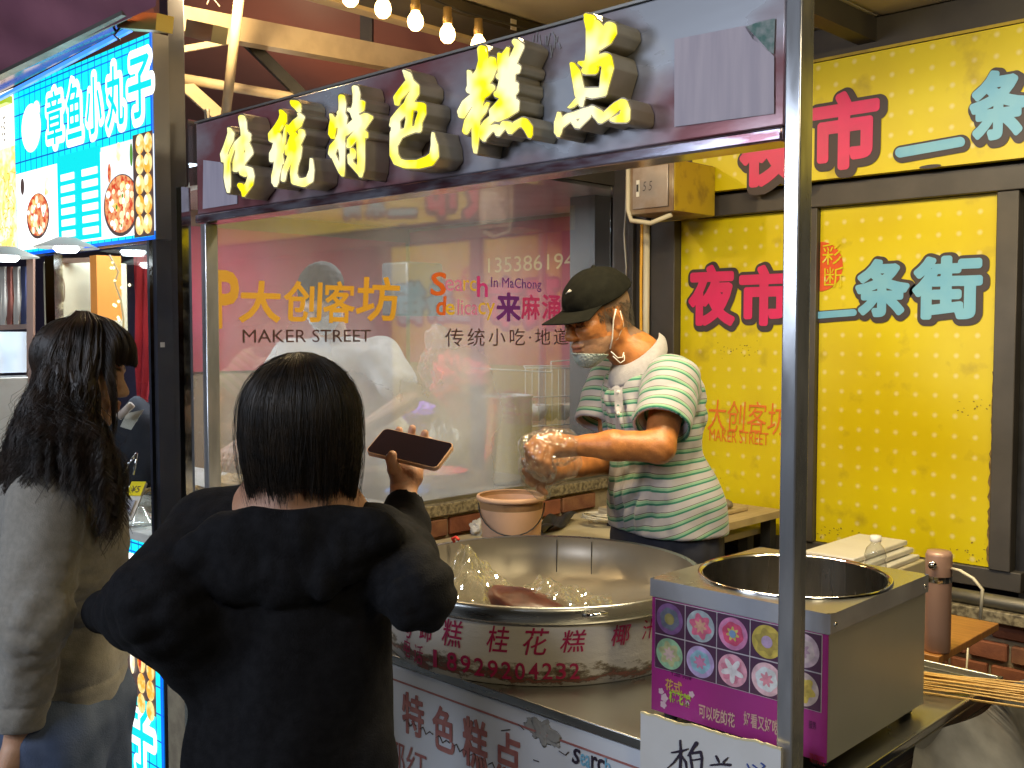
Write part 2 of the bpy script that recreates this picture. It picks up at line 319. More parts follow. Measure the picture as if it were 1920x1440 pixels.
def contours(F, xs, ys):
    """closed contour polylines of F = 0 (F<0 inside)"""
    ny, nx = F.shape; seg = {}
    ins = F < 0
    def pt(e):
        k, j, i = e
        if k == 0: a, b = F[j, i], F[j, i+1]; t = a/(a-b); return (xs[i]+(xs[i+1]-xs[i])*t, ys[j])
        a, b = F[j, i], F[j+1, i]; t = a/(a-b); return (xs[i], ys[j]+(ys[j+1]-ys[j])*t)
    nxt = {}
    cs = ins[:-1, :-1]*1 + ins[:-1, 1:]*2 + ins[1:, 1:]*4 + ins[1:, :-1]*8
    for j, i in zip(*np.nonzero((cs > 0) & (cs < 15))):
        B, R, T, L = (0,j,i), (1,j,i+1), (0,j+1,i), (1,j,i); c = cs[j, i]
        # keep inside on the left
        tab = {1:[(B,L)],2:[(R,B)],3:[(R,L)],4:[(T,R)],5:[(B,L),(T,R)],6:[(T,B)],7:[(T,L)],8:[(L,T)],9:[(B,T)],10:[(R,B),(L,T)],11:[(R,T)],12:[(L,R)],13:[(B,R)],14:[(L,B)]}[int(c)]
        for a, b in tab: nxt[a] = b
    out = []
    while nxt:
        a, b = nxt.popitem(); loop = [a]; 
        while b != a and b in nxt:
            loop.append(b); b = nxt.pop(b)
        if len(loop) > 6: out.append([pt(e) for e in loop])
    return out
def stroke_field(strokes, X, Y):
    F = np.full(X.shape, 1e3)
    for st in strokes:
        for (x0,y0,r0),(x1,y1,r1) in zip(st[:-1], st[1:]):
            dx, dy = x1-x0, y1-y0; L = dx*dx+dy*dy+1e-9
            t = np.clip(((X-x0)*dx+(Y-y0)*dy)/L, 0, 1)
            F = np.minimum(F, np.hypot(X-x0-t*dx, Y-y0-t*dy) - (r0+(r1-r0)*t))
    return F
def contour_solid(name, loops, extrude, to_world, parent, m):
    cu = bpy.data.curves.new('c', 'CURVE'); cu.dimensions = '2D'; cu.fill_mode = 'BOTH'; cu.extrude = extrude
    for lp in loops:
        sp = cu.splines.new('POLY'); sp.points.add(len(lp)-1); sp.use_cyclic_u = True
        sp.points.foreach_set('co', [c for p in lp for c in (p[0], p[1], 0, 1)])
    o = bpy.data.objects.new('c', cu); COL.objects.link(o); dg = bpy.context.evaluated_depsgraph_get(); dg.update()
    me = bpy.data.meshes.new_from_object(o.evaluated_get(dg)); bpy.data.objects.remove(o); bpy.data.curves.remove(cu)
    for v in me.vertices: v.co = to_world(v.co)
    me.name = name; o = link(name, me, parent, m)
    return o

_sdf = {}
def glyph_sdf(ch, pad=.30, n=190):
    """signed distance of a character's outline, in em units"""
    if ch in _sdf: return _sdf[ch]
    cu = bpy.data.curves.new('t', 'FONT'); cu.body = ch; cu.resolution_u = 3
    o = bpy.data.objects.new('t', cu); COL.objects.link(o); dg = bpy.context.evaluated_depsgraph_get(); dg.update()
    me = bpy.data.meshes.new_from_object(o.evaluated_get(dg)); bpy.data.objects.remove(o); bpy.data.curves.remove(cu)
    vs = np.array([v.co[:2] for v in me.vertices]); cnt = {}
    for p in me.polygons:
        for e in p.edge_keys: cnt[e] = cnt.get(e, 0)+1
    eg = np.array([e for e, c in cnt.items() if c == 1]); bpy.data.meshes.remove(me)
    lo = vs.min(0); hi = vs.max(0); gx = np.linspace(lo[0]-pad, hi[0]+pad, n); gy = np.linspace(lo[1]-pad, hi[1]+pad, n); X, Y = np.meshgrid(gx, gy)
    D = np.full(X.shape, 1e3); C = np.zeros(X.shape, int)
    for a, b in eg:
        x0, y0 = vs[a]; x1, y1 = vs[b]; dx, dy = x1-x0, y1-y0; t = np.clip(((X-x0)*dx+(Y-y0)*dy)/(dx*dx+dy*dy+1e-12), 0, 1)
        D = np.minimum(D, np.hypot(X-x0-t*dx, Y-y0-t*dy))
        if abs(dy) > 1e-12: C += ((Y >= min(y0,y1)) & (Y < max(y0,y1)) & (X < x0+(Y-y0)*dx/dy))
    F = np.where(C % 2 == 1, -D, D); _sdf[ch] = (F, gx, gy, lo, hi); return _sdf[ch]
def fat_glyph(name, ch, org, u, v, w, h, grow, m, parent, th=.0012, nrm=None, round_=0):
    """character grown by `grow` em, its ungrown box laid on org + u*w, v*h"""
    F, gx, gy, lo, hi = glyph_sdf(ch); u = Vector(u); v = Vector(v); n = nrm or u.cross(v)
    hi = np.maximum(hi, lo+1e-3)
    f = lambda c: Vector(org)+u*float((c.x-lo[0])/(hi[0]-lo[0])*w)+v*float((c.y-lo[1])/(hi[1]-lo[1])*h)+n*float(c.z*th)
    o = contour_solid(name, contours(F-grow, gx, gy), .5, f, None, m)
    if parent is not None:
        o.parent = parent; L = Vector((0,0,0)); p = parent
        while p is not None: L += p.location; p = p.parent
        o.location = -L
    return o
def brush(name, strokes, y, m, par, th=.0015, step=.7):
    xs = [p[0] for s_ in strokes for p in s_]; ys_ = [p[1] for s_ in strokes for p in s_]
    mr_ = 6+max(p[2] for s_ in strokes for p in s_); gx = np.arange(min(xs)-mr_, max(xs)+mr_, step); gy = np.arange(min(ys_)-mr_, max(ys_)+mr_, step); X, Y = np.meshgrid(gx, gy)
    o = contour_solid(name, contours(stroke_field(strokes, X, Y), gx, gy), .5, lambda c: onY(c.x, c.y, y)+Vector((0,c.z*th,0)), None, m); o.parent = par; o.location = -par.location
# ================================================================ setting
def struct(o): o['kind'] = 'structure'; return o
g = MB(); g.quad((-30,-30,0),(30,-30,0),(30,30,0),(-30,30,0)); struct(g.build('ground', M['concrete']))
# roof over the right side: pale panels between dark beams
ceil = struct(MB().box((-2.50,1.9,2.655),(0.9,3.60,2.70)).build('ceiling', M['ceiling']))
for i in range(3):
    MB().box((-2.38+i*.82,1.92,2.648),(-2.38+i*.82+.80,3.38,2.654)).build('panel', M['ceiling'], ceil)
bm_ = thing('roof_beam_frame', 'dark brown roof beams crossing under the pale ceiling panels', 'roof beams', (-1.5,3.4,2.6))
MB().box((-2.72,3.40,2.545),(0.9,3.52,2.65)).build('cross_beam', M['beam'], bm_)
MB().box((-1.655,2.2,2.57),(-1.59,3.40,2.646)).build('cross_beam', M['beam'], bm_)
MB().box((-2.60,1.5,2.60),(-2.45,3.40,2.646)).build('cross_beam', M['beam'], bm_)
MB().box((-2.655,1.5,2.59),(-2.605,3.40,2.63)).build('pale_strip', M['cream_beam'], bm_)
MB().box((-1.855,3.392,2.538),(0.9,3.398,2.548)).build('edge_strip', M['dirty_yellow'], bm_)
MB().box((-2.449,2.52,2.60),(-2.445,2.545,2.635)).build('switch_plate', M['white'], bm_)
# maroon tarpaulin roof behind the trusses
def tarp(u, v):
    x = -8.5+u*6.5; y = 0.9+v*5.0; z = 3.65-v*1.45-0.05*math.sin(u*22)*v
    return (x, y, z)
t = MB().grid(tarp, 60, 20).build('tarpaulin_roof', M['maroon'], smooth=True)
tag(t, 'sloping maroon tarpaulin roof stretched above the trusses', 'tarpaulin')
tr = thing('roof_truss', 'cream painted steel truss of tubes under the maroon tarpaulin', 'truss', (-3,2.6,2.7))
def px_beam(a, b, w, h, name='tube', m='cream_beam', parent=tr, rnd=False):
    A = W(*a); B = W(*b)
    mb = MB()
    if rnd: mb.tube([A, B], w/2, 14)
    else: mb.beam(A, B, w, h)
    return mb.build(name, M[m], parent, smooth=rnd)
px_beam((318,34,3.5),(1010,162,4.6),.06,.085,'main_chord')
px_beam((340,147,3.6),(900,243,4.4),.035,.035,'lower_tube',rnd=True)
px_beam((455,-60,3.3),(418,260,3.7),.034,.034,'upright_tube',rnd=True)
px_beam((425,40,3.75),(620,232,3.9),.032,.04,'brace','black')
px_beam((345,158,3.62),(470,270,3.7),.03,.045,'brace','cream_beam')
px_beam((330,95,3.5),(440,75,3.6),.02,.02,'brace','cream_beam')
px_beam((688,-20,4.3),(688,120,4.3),.05,.05,'upright_post','beam')
w_ = MB().tube([W(388,8,3.5),W(391,0,3.5),W(395,-9,3.5),W(412,12,3.5)], .0025, 5).build('loose_wire', M['cable_w'], tr, smooth=True)
# bulb string
bulb_m = emis('warm_bulb', (1.0,.62,.22), 14); sock_m = mat('brass_socket', (.45,.28,.08), .4, .5)
wr = MB().tube([(-2.30,1.3,2.60),(-2.33,1.7,2.575),(-2.33,1.95,2.585),(-2.35,2.2,2.57),(-2.37,2.7,2.59)], .004, 6).build('light_cable', M['black'])
tag(wr, 'thin black cable carrying the row of glowing bulbs', 'cable')
bp = [(657,-8),(718,14),(779,38),(839,62),(897,82)]
pw = ['leftmost glowing bulb, cut by the top edge of the photo','second glowing bulb from the left in the row','middle glowing bulb of the five in the row','fourth glowing bulb, right of the middle one','rightmost bulb half hidden behind the grey signboard']
bm0 = None
for (px,py),lb in zip(bp,pw):
    c = onX(px,py,-2.335); c.z = c.z; b = thing('light_bulb', lb, 'light bulb', tuple(c), 'warm round bulbs strung under the roof')
    k = MB().lathe(c, [(.001,-.030),(.012,-.028),(.021,-.018),(.024,-.004),(.021,.010),(.013,.022),(.011,.03)], 20)
    k.build('globe', bulb_m, b, smooth=True)
    MB().lathe(c, [(.0115,.026),(.014,.028),(.015,.045),(.013,.05),(.0125,.075),(.001,.076)], 16).build('socket', sock_m, b, smooth=True)
    lamp('bulb_glow', 'POINT', c+Vector((.0,-.0,-.035)), .7, (1,.66,.28), .02).parent = None
for o in list(COL.objects):
    pass
# left awning with its grey gutter edge
aw = thing('stall_awning', 'purple maroon awning with grey metal edge over the snack stall', 'awning', (-3.6,1.2,2.7))
def awn(u, v):
    a = onY(-60,168,1.36).lerp(onY(292,12,1.36), u*1.0); b = onY(-120,60,1.25).lerp(onY(290,-150,1.25), u)
    p = a.lerp(b, v); p.y += .015*math.sin(u*19+v*4)*math.sin(v*3.1)
    return p
MB().grid(awn, 40, 12).build('fabric', M['awning'], aw, smooth=True)
MB().beam(onY(-60,172,1.355), onY(238,26,1.355), .03, .012).build('edge_rail', M['steel_dull'], aw)
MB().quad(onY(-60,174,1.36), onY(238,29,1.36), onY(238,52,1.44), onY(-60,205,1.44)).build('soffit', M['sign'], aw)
MB().beam(onY(-30,200,1.44), onY(245,55,1.44), .012, .012).build('led_channel', emis('blue_led', (.05,.25,1.0), 1.6), aw)
MB().beam(onY(236,40,1.42), onY(309,44,1.42), .05, .045).build('corner_bracket', mat('brass_bracket', (.55,.42,.12), .3, .8), aw)
MB().beam(onY(362,55,1.62), onY(412,66,1.62), .05, .05).build('corner_bracket', mat('pale_bracket', (.42,.40,.32), .3, .7), aw)
MB().quad(onY(240,26,1.40), onY(285,2,1.40), onY(290,28,1.40)).build('end_flap', M['steel_dull'], aw)
MB().tube([onY(218,60,1.40),onY(206,38,1.40),onY(216,34,1.40),onY(226,50,1.40),onY(214,66,1.40),onY(225,76,1.40)], .004, 6).build('tie_knot', M['black'], aw, smooth=True)
MB().beam(onY(-40,36,1.30), onY(70,-6,1.30), .02, .012).build('top_edge', M['cream_beam'], aw)
# ================================================================ yellow wall at the back
YW = 3.44
wl = thing('shopfront_wall', 'dark framed shopfront wall faced with yellow dotted posters', 'wall', (-1.6,YW,0))
wb = MB()
wb.box((-2.72,YW+.03,0.83),(-1.10,YW+.10,2.545)); wb.build('back_panel', M['black'], wl)
for nm, a, b in [('lower_rail',(-2.45,YW-.01,.775),(-1.10,YW+.03,.838)), ('middle_rail',(-2.45,YW-.03,2.036),(1.0,YW+.03,2.116)),
    ('mullion',(-1.875,YW-.02,.838),(-1.808,YW+.028,2.036)), ('jamb',(-1.196,YW-.02,.838),(-1.13,YW+.028,2.036)),
    ('jamb',(-2.52,YW-.04,.0),(-2.405,YW+.03,2.20)), ('corner_post',(-2.70,YW-.06,.0),(-2.525,YW+.03,2.54)),
    ('corner_post',(-2.60,YW-.085,.0),(-2.575,YW-.062,2.2))]:
    MB().box(a, b).build(nm, M['frame'], wl, bevel=.003)
MB().box((-2.48,YW-.045,2.03),(-2.30,YW-.032,2.135)).build('filler_panel', M['dirty_yellow'], wl)
MB().box((-2.30,YW-.075,2.124),(1.0,YW-.035,2.527)).build('sign_board', M['dots'], wl)
def poster(x0,x1,z0,z1,lbl):
    o = MB().box((x0,YW+.004,z0),(x1,YW+.016,z1)).build('poster', M['dots'], wl); o['label'] = lbl; return o
poster(-2.403,-1.877,.84,2.034,'left yellow poster with pink and blue characters')
poster(-1.806,-1.198,.84,2.034,'right yellow poster with round orange seal')
ys = YW-.078; yp = YW+.001
def bold_char(ch, p0, p1, y, mt, sh=(.008,-.008), off=.048, ol=.125):
    """heavy cut character with its charcoal outline"""
    a = onY(*p0, y); b = onY(*p1, y); w, h = b.x-a.x, b.z-a.z
    fat_glyph('outline', ch, a+Vector((sh[0],0,sh[1])), (1,0,0), (0,0,1), w, h, ol, M['ink_dark'], wl)
    fat_glyph('lettering', ch, a+Vector((0,-.002,0)), (1,0,0), (0,0,1), w, h, off, M[mt], wl)
# upper sign: night market street
for ch, p0, p1, mt in [('夜',(1392,348),(1500,205),'ink_pink'),('市',(1526,318),(1644,168),'ink_pink'),('条',(1822,262),(1925,128),'ink_blue'),('街',(1945,240),(2060,95),'ink_blue')]:
    bold_char(ch, p0, p1, ys, mt)
MB().disc(onY(1744,312,ys),(1,0,0),(0,0,1),.036,.006).build('printed_shadow', M['ink_dark'], wl)
for ch, p0, p1, mt in [('夜',(1295,606),(1375,500),'ink_pink'),('市',(1390,606),(1478,500),'ink_pink'),('条',(1608,590),(1702,488),'ink_blue'),('街',(1716,594),(1838,482),'ink_blue')]:
    bold_char(ch, p0, p1, yp, mt, sh=(.005,-.005))
seal = MB().disc(onY(1537,500,yp),(1,0,0),(0,0,1),.088,.088,40)
seal.v = [(max(v[0],-1.804),v[1],v[2]) for v in seal.v]; seal.build('seal', mat('seal_orange', (.72,.10,.015), .4), wl)
sy = MB(); textY(sy,'彩',(1541,497),(1578,455),yp-.003); textY(sy,'断',(1545,540),(1582,500),yp-.003); sy.build('seal_lettering', M['dots'], wl)
lt = MB(); textY(lt,'大创客坊',(1326,806),(1478,756),yp,shear=.1); lt.build('lettering', M['ink_orange'], wl)
lt = MB(); textY(lt,'MAKER STREET',(1330,826),(1441,812),yp); lt.build('lettering', M['ink_orange'], wl)
for pts,rr,yy_ in [([(1688,286),(1800,266)],9.5,ys),([(1535,591),(1600,586)],6.5,yp)]:
    brush('outline',[[(x+3,y+3,rr*1.75) for x,y in pts]],yy_,M['ink_dark'],wl); brush('lettering',[[(x,y,rr) for x,y in pts]],yy_-.002,M['ink_blue'],wl)
# grime marks and cracks on the right poster
rg = random.Random(14); te = MB(); pts = []
for i in range(41):
    z = .85+i*.0155; w_e = .004+.010*rg.random()*(1 if i < 24 else .35); te.v += [(-1.1985,YW+.0015,z),(-1.1985-w_e,YW+.0015,z)]
te.f = [(2*i,2*i+1,2*i+3,2*i+2) for i in range(40)]; te.mi = [0]*40
te.build('torn_edge', mat('torn_poster_edge', (.30,.19,.07), .9, c2=(.14,.09,.04), scale=60), wl)
for k_,(cx_,cy_,n_) in enumerate([(1385,655,26),(1560,1000,22),(1700,1050,20),(1830,1030,18),(1835,760,14),(1335,900,12)]):
    gm = MB()
    for i in range(n_):
        c = onY(cx_+rg.gauss(0,22), cy_+rg.gauss(0,9), yp+.0015); gm.disc(c,(1,0,rg.uniform(-.4,.4)),(0,0,1),rg.uniform(.001,.004),rg.uniform(.0008,.003),8)
    gm.build('grime_specks', mat('grime', (.26,.19,.03), .8), wl)['kind'] = 'stuff'
# brick plinth, sill and pipe under the posters
pl = thing('brick_plinth', 'low brick wall with stone sill and grey pipe under the yellow posters', 'brick wall', (-1.3,YW,0))
MB().box((-2.5,YW-.035,0),(0.2,YW+.12,.69)).build('mortar', M['mortar'], pl)
MB().box((-2.5,YW-.10,.69),(0.2,YW+.12,.728)).build('sill', M['granite'], pl, bevel=.004)
MB().tube([(-2.0,YW-.07,.752),(0.2,YW-.07,.752)], .022, 16).build('pipe', M['steel_dull'], pl, smooth=True)
bme = {}
def brick_mesh(dx,dy,dz):
    k = (dx,dy,dz)
    if k not in bme:
        m_ = MB().box((-dx/2,-dy/2,-dz/2),(dx/2,dy/2,dz/2)); me = m_.mesh('brick'); bm = None; bme[k] = me
        import bmesh
        b = bmesh.new(); b.from_mesh(me); bmesh.ops.bevel(b, geom=b.edges[:], offset=.004, segments=1, affect='EDGES'); b.to_mesh(me); b.free()
    return bme[k]
def brick_at(par, c, size, rot=0):
    me = brick_mesh(*size); 
    key = (me.name, random.random() < .3)
    if key not in bme:
        m2 = me.copy(); m2.materials.clear(); m2.materials.append(M['brick2'] if key[1] else M['brick']); bme[key] = m2
    o = bpy.data.objects.new('brick', bme[key]); COL.objects.link(o); o.parent = par; o.location = Vector(c)-par.location; o.rotation_euler = (0,0,rot)
    return o
for r in range(9):
    z = .66-r*.073
    x = -1.62 + (r%2)*.06
    while x < -.15:
        L = .115 if (r+int(x*40))%5 else .10
        brick_at(pl, (x, YW-.038-random.random()*.006, z), (L,.03,.055)); x += L+.012
# black sheet standing in for the darkness of the recess right of the posters
dk = MB().box((-1.128,YW+.06,.0),(1.0,YW+.10,2.04)).build('dark_recess_sheet', M['black']); tag(dk, 'black sheet for the dark recess right of the yellow posters', 'shade_sheet')
# brick half wall under the kitchen window, facing right
bw = thing('brick_half_wall', 'low brick wall with speckled stone sill under the steamed kitchen window', 'brick wall', (-2.7,2.5,0))
MB().box((-2.83,1.46,0),(-2.685,3.38,.955)).build('mortar', M['mortar'], bw)
MB().box((-2.86,1.44,.957),(-2.66,3.38,1.0)).build('sill', M['granite'], bw, bevel=.005)
for r in range(8):
    z = .915-r*.078; y = 1.55+(r%2)*.10
    while y < 3.3:
        L = (.20,.10,.15)[int(RNG.integers(3))]
        if y+L > 3.36: break
        brick_at(bw, (-2.683-random.random()*.006+.003, y+L/2, z), (.03, round(L,3), .06)); y += L+.016
# kitchen window: steamed pane with vinyl lettering
XG = -2.70
kw = thing('kitchen_window', 'tall steamed glass pane with coloured shop lettering, behind the stall', 'window', (XG,2.4,1))
MB().box((XG-.006,1.485,1.003),(XG,3.37,2.19)).build('pane', M['foggy'], kw)
MB().box((XG-.02,1.455,0.0),(XG+.008,1.483,2.0)).build('frame', M['chrome'], kw)
MB().box((XG-.012,1.485,1.0005),(XG+.006,3.37,1.012)).build('frame', M['steel_dull'], kw)
XT = XG+.0015
def vinyl(items, mname, col, rough=.5, tr=0):
    mb = MB()
    m = M.get(mname) or mat(mname, col, rough); M[mname] = m
    for s, p0, p1, kw_ in items:
        if len(s) == 1 and kw_.get('offset'):
            a = onX(*p0, XT); b = onX(*p1, XT); fat_glyph('lettering', s, a, Vector((0,1,.0)), Vector((0,kw_.get('shear',0)*.6,1)), b.y-a.y, b.z-a.z, kw_['offset'], m, kw, nrm=Vector((1,0,0)), th=.0006)
        else: textX(mb, s, p0, p1, XT, **{k:v for k,v in kw_.items() if k != 'offset'})
    if mb.v: mb.build('lettering', m, kw)
vinyl([('MAKER STREET',(455,643),(695,618),{}),('传统小吃·地道美',(835,650),(1098,616),{'offset':.004,'spacing':1.3})], 'vinyl_dark', (.05,.02,.02))
vinyl([('In MaChong',(921,544),(1015,524),{})], 'vinyl_violet', (.13,.02,.25))
vinyl([('来',(932,601),(975,551),{'offset':.03})], 'vinyl_violet', (.13,.02,.25))
vinyl([('麻',(978,598),(1012,554),{'offset':.02}),('涌',(1017,598),(1050,554),{'offset':.02})], 'vinyl_rose', (.50,.04,.20))
vinyl([('粮',(1053,598),(1095,556),{'offset':.02})], 'vinyl_violet', (.13,.02,.25))
vinyl([('S',(808,553),(834,512),{'offset':.02,'shear':.15}),('d',(818,590),(834,556),{'offset':.02,'shear':.15})], 'vinyl_redor', (.62,.12,.02))
vinyl([('ea',(835,545),(868,525),{'offset':.01}),('lica',(858,590),(896,562),{'offset':.01})], 'vinyl_pink', (.62,.20,.45))
vinyl([('rc',(869,545),(893,526),{'offset':.01}),('cy',(897,600),(928,568),{'offset':.01}),('e',(836,590),(852,570),{'offset':.01})], 'vinyl_gold', (.70,.48,.04))
vinyl([('h',(895,556),(914,519),{'offset':.01})], 'vinyl_magenta', (.55,.04,.28))
vinyl([('坊',(668,600),(745,522),{'offset':.02,'shear':.12}),('客',(606,604),(662,530),{'offset':.02,'shear':.1}),('创',(532,602),(600,530),{'offset':.02,'shear':.1}),('大',(450,602),(522,530),{'offset':.03,'shear':.12}),('P',(404,612),(445,512),{'offset':.03})], 'vinyl_amber', (.62,.34,.03))
# ================================================================ kitchen behind the glass
kr = thing('kitchen_room', 'kitchen room behind the steamed window, brown above and red banner below', 'room', (-4,3.9,0))
MB().box((-6.9,3.90,0),(-2.86,3.96,2.18)).build('wall', M['kitchen_wall'], kr)
MB().box((-4.66,2.46,0),(-4.60,3.90,2.18)).build('wall', M['kitchen_wall'], kr)
MB().box((-4.66,2.2,2.18),(-2.71,3.96,2.20)).build('ceiling', M['white'], kr)
MB().box((-3.0,3.46,0),(-2.86,3.90,2.42)).build('wall', M['frame'], kr)
MB().box((-2.74,2.4,2.193),(-2.69,3.38,2.42)).build('header', M['frame'], kr)
MB().box((-4.59,2.7,.80),(-2.9,3.88,.84)).build('worktop', M['steel'], kr)
MB().box((-4.59,2.7,.0),(-2.9,3.84,.799)).build('cupboard', M['cream'], kr)
bn = thing('shop_banner', 'red banner with a cream telephone number on the kitchen wall', 'banner', (-4,3.89,1.8))
MB().box((-4.58,3.885,1.42),(-2.87,3.898,2.16)).build('sheet', M['banner'], bn)
nb = MB(); textY(nb,'13538619466',(915,512),(1118,470),3.882); nb.build('lettering', M['cream_ink'], bn)
bn2 = MB().box((-4.598,2.48,1.40),(-4.585,3.86,2.10)).build('wall_banner', mat('pink_banner', (.42,.035,.045), .5, c2=(.46,.06,.10), scale=2)); tag(bn2,'pink banner covering the left kitchen wall behind the worker','banner')
# stock pot on the sill inside
sp = thing('stock_pot', 'tall steel stock pot standing inside the steamed window', 'stock pot', tuple(W(950,905,4.12)))
cpt = Vector(sp.location); cpt.z = 1.002
MB().lathe(cpt, [(.001,0),(.098,0),(.1,.004),(.1,.335),(.106,.338),(.106,.345),(.098,.345),(.096,.02),(.001,.02)], 48).build('body', mat('stock_pot_steel', (.75,.75,.73), .25, .8, c2=(.42,.42,.40), scale=22, stretch=(1,1,.04)), sp, smooth=True)
hd = MB(); 
dr = Vector((.7,-.7,0)).normalized(); sd = Vector((.7,.7,0)).normalized()
hp = cpt+dr*.104; hd.tube([hp+sd*-.032+Vector((0,0,.315)), hp+dr*.02+sd*-.032+Vector((0,0,.30)), hp+dr*.022+sd*-.034+Vector((0,0,.262)), hp+dr*.022+sd*.034+Vector((0,0,.262)), hp+dr*.02+sd*.032+Vector((0,0,.30)), hp+sd*.032+Vector((0,0,.315))], .0035, 8)
hd.build('handle', M['chrome'], sp, smooth=True)
# wire rack
rk = thing('wire_rack', 'white wire dish rack of bowls behind the steamed glass', 'dish rack', tuple(W(1040,780,4.7)))
r_ = MB(); A = W(985,690,4.6); B = W(1150,690,5.0); dz = .26
for zz in (0,-.13,-dz): r_.tube([A+Vector((0,0,zz)), B+Vector((0,0,zz))], .003, 6)
for i in range(15): p = A.lerp(B, i/14); r_.tube([p, p+Vector((0,0,-dz))], .002, 5)
A2 = A+Vector((-.2,.2,0)); B2 = B+Vector((-.2,.2,0)); r_.tube([A2,B2],.003,6); r_.tube([A,A2],.003,6); r_.tube([B,B2],.003,6)
r_.tube([W(880,690,4.5), W(1033,698,4.6), W(1033,678,4.6), W(1110,672,4.8)], .003, 6)
r_.build('wires', M['white'], rk, smooth=True)
for i in range(6):
    p = A.lerp(B, .12+i*.15)+Vector((-.1,.1,-dz+.01)); MB().lathe(p, [(.02,0),(.05,.03),(.065,.075),(.06,.075),(.045,.03),(.001,.01)], 20).build('bowl', M[['white','kitchen_wall','cream','peach','white','cream'][i]], rk, smooth=True)
def blob(c, r, seed=0, amp=.15):
    rg = np.random.default_rng(seed); ks = rg.normal(size=(6,3))*2.2; ph = rg.random(6)*6
    def f(u, v):
        th = u*2*math.pi; ph_ = v*math.pi; d = np.array([math.sin(ph_)*math.cos(th), math.sin(ph_)*math.sin(th), math.cos(ph_)])
        s = 1+amp*float(np.sin(ks@d*1.5+ph).sum())/3 + (0 if amp < .2 else amp*.35*float((1-2*np.abs(np.sin(ks@d*4.3+ph*2))).sum())/3); return Vector(c)+Vector((d[0]*r[0]*s, d[1]*r[1]*s, d[2]*r[2]*s))
    return MB().grid(f, 28, 18) if amp < .2 else MB().grid(f, 70, 44)
for (px,py,d,r,mn,lb,ct,nm) in [
    (828,688,4.5,(.10,.09,.12),'bagclear','white plastic bag hanging behind the steamed glass','plastic bag','hanging_bag'),
    (862,725,4.7,(.14,.14,.17),'redcloth','red cloth bundle hanging behind the steamed glass','cloth','red_bundle'),
    (784,778,4.4,(.075,.075,.075),None,'purple plastic bag of goods behind the steamed glass','plastic bag','purple_bag'),
    (740,820,4.5,(.1,.1,.09),'cream','pale sack slumped on the kitchen worktop','sack','kitchen_sack'),
    (640,925,3.75,(.07,.07,.05),'white','crumpled white bag low behind the glass near the sill','plastic bag','crumpled_bag'),
    (835,850,4.6,(.10,.10,.16),'steel_dull','grey metal drum behind the stock pot','drum','metal_drum'),
    (440,905,3.3,(.06,.06,.03),'bamboo','heap of fried food on the kitchen tray','food','fried_food')]:
    mm = M[mn] if mn else mat('purple_film', (.28,.12,.62), .3)
    o = blob(W(px,py,d), r, len(nm), .32).build(nm, mm, smooth=True); tag(o, lb, ct)
bx_ = MB().box(W(748,592,4.7)+Vector((-.1,-.02,0)), W(800,492,4.7)+Vector((.0,.1,0))).build('black_speaker', M['black'], bevel=.01); tag(bx_,'black box speaker on the kitchen wall behind the glass','speaker')
tb_ = MB().box(W(745,905,4.35)+Vector((-.06,-.06,-.02)), W(775,858,4.35)+Vector((.05,.05,0))).build('food_container', M['white'], bevel=.004); tag(tb_,'white plastic container beside the pot','container')
# red basket + blue bag on the inner sill
bk = thing('red_basket', 'shallow red plastic basket inside the window by the pot', 'basket', tuple(onZ(845,915,1.0)))
bc = Vector(bk.location)+Vector((-.12,.02,.004))
MB().lathe(bc, [(.001,0),(.10,0),(.13,.045),(.136,.048),(.134,.052),(.128,.046),(.098,.006),(.001,.006)], 36).build('bowl', M['red_plastic'], bk, smooth=True)
rim = MB(); 
for i in range(36):
    a = i*math.pi/18; rim.tube([bc+Vector((.104*math.cos(a),.104*math.sin(a),.008)), bc+Vector((.127*math.cos(a),.127*math.sin(a),.04))], .0022, 5)
rim.build('ribs', M['red_plastic'], bk)
blob(bc+Vector((0,0,.02)), (.05,.05,.018), 4).build('food', M['bamboo'], bk, smooth=True)
bb = blob(onZ(800,935,1.0)+Vector((-.09,0,.02)), (.06,.09,.018), 5, .3).build('blue_bag', M['blue_plastic'], smooth=True); tag(bb,'flat blue plastic bag beside the red basket','plastic bag')
# ================================================================ meter box, pipes and cables on the corner post
mt_ = thing('meter_box', 'rusty steel meter box marked 55 at the corner of the yellow wall', 'meter box', (-2.55,3.3,2.2))
y0 = 3.10; a = onY(1180,405,y0); b = onY(1263,300,y0); zl = onY(1222,400,y0).z; zh = onY(1222,302,y0).z
MB().box((a.x,y0,zl),(b.x,3.36,zh)).build('case', M['meter'], mt_, bevel=.004)
MB().box((b.x+.0005,y0+.004,zl+.004),(b.x+.004,3.36,zh-.004)).build('side_sheet', M['dirty_yellow'], mt_)
dx = .02; MB().box((a.x+dx,y0-.006,zl+.02),(b.x-dx,y0-.001,zh-.02)).build('door', M['meter_door'], mt_, bevel=.001)
MB().box((a.x+.038,y0-.009,(zl+zh)/2-.03),(a.x+.052,y0-.0065,(zl+zh)/2+.03)).build('window', M['white'], mt_)
MB().box((a.x+.041,y0-.012,(zl+zh)/2-.012),(a.x+.049,y0-.0095,(zl+zh)/2+.014)).build('latch', M['black'], mt_)
t5 = MB(); fit_text(t5,'5 5',Vector((a.x+.066,y0-.0065,(zl+zh)/2-.012)),(1,0,0),(0,0,1),.042,.034,shear=.2,offset=-.012); t5.build('lettering', M['ink'], mt_)
MB().tube([(a.x-.006,y0+.0,zh+.02),(a.x-.006,y0,zl+.02),(a.x+.01,y0,zl-.02),((a.x+b.x)/2,y0,zl-.035),(b.x-.02,y0+.02,zl-.008)], .009, 8).build('conduit', M['cable_w'], mt_, smooth=True)
pc = onY(1212,500,3.25)
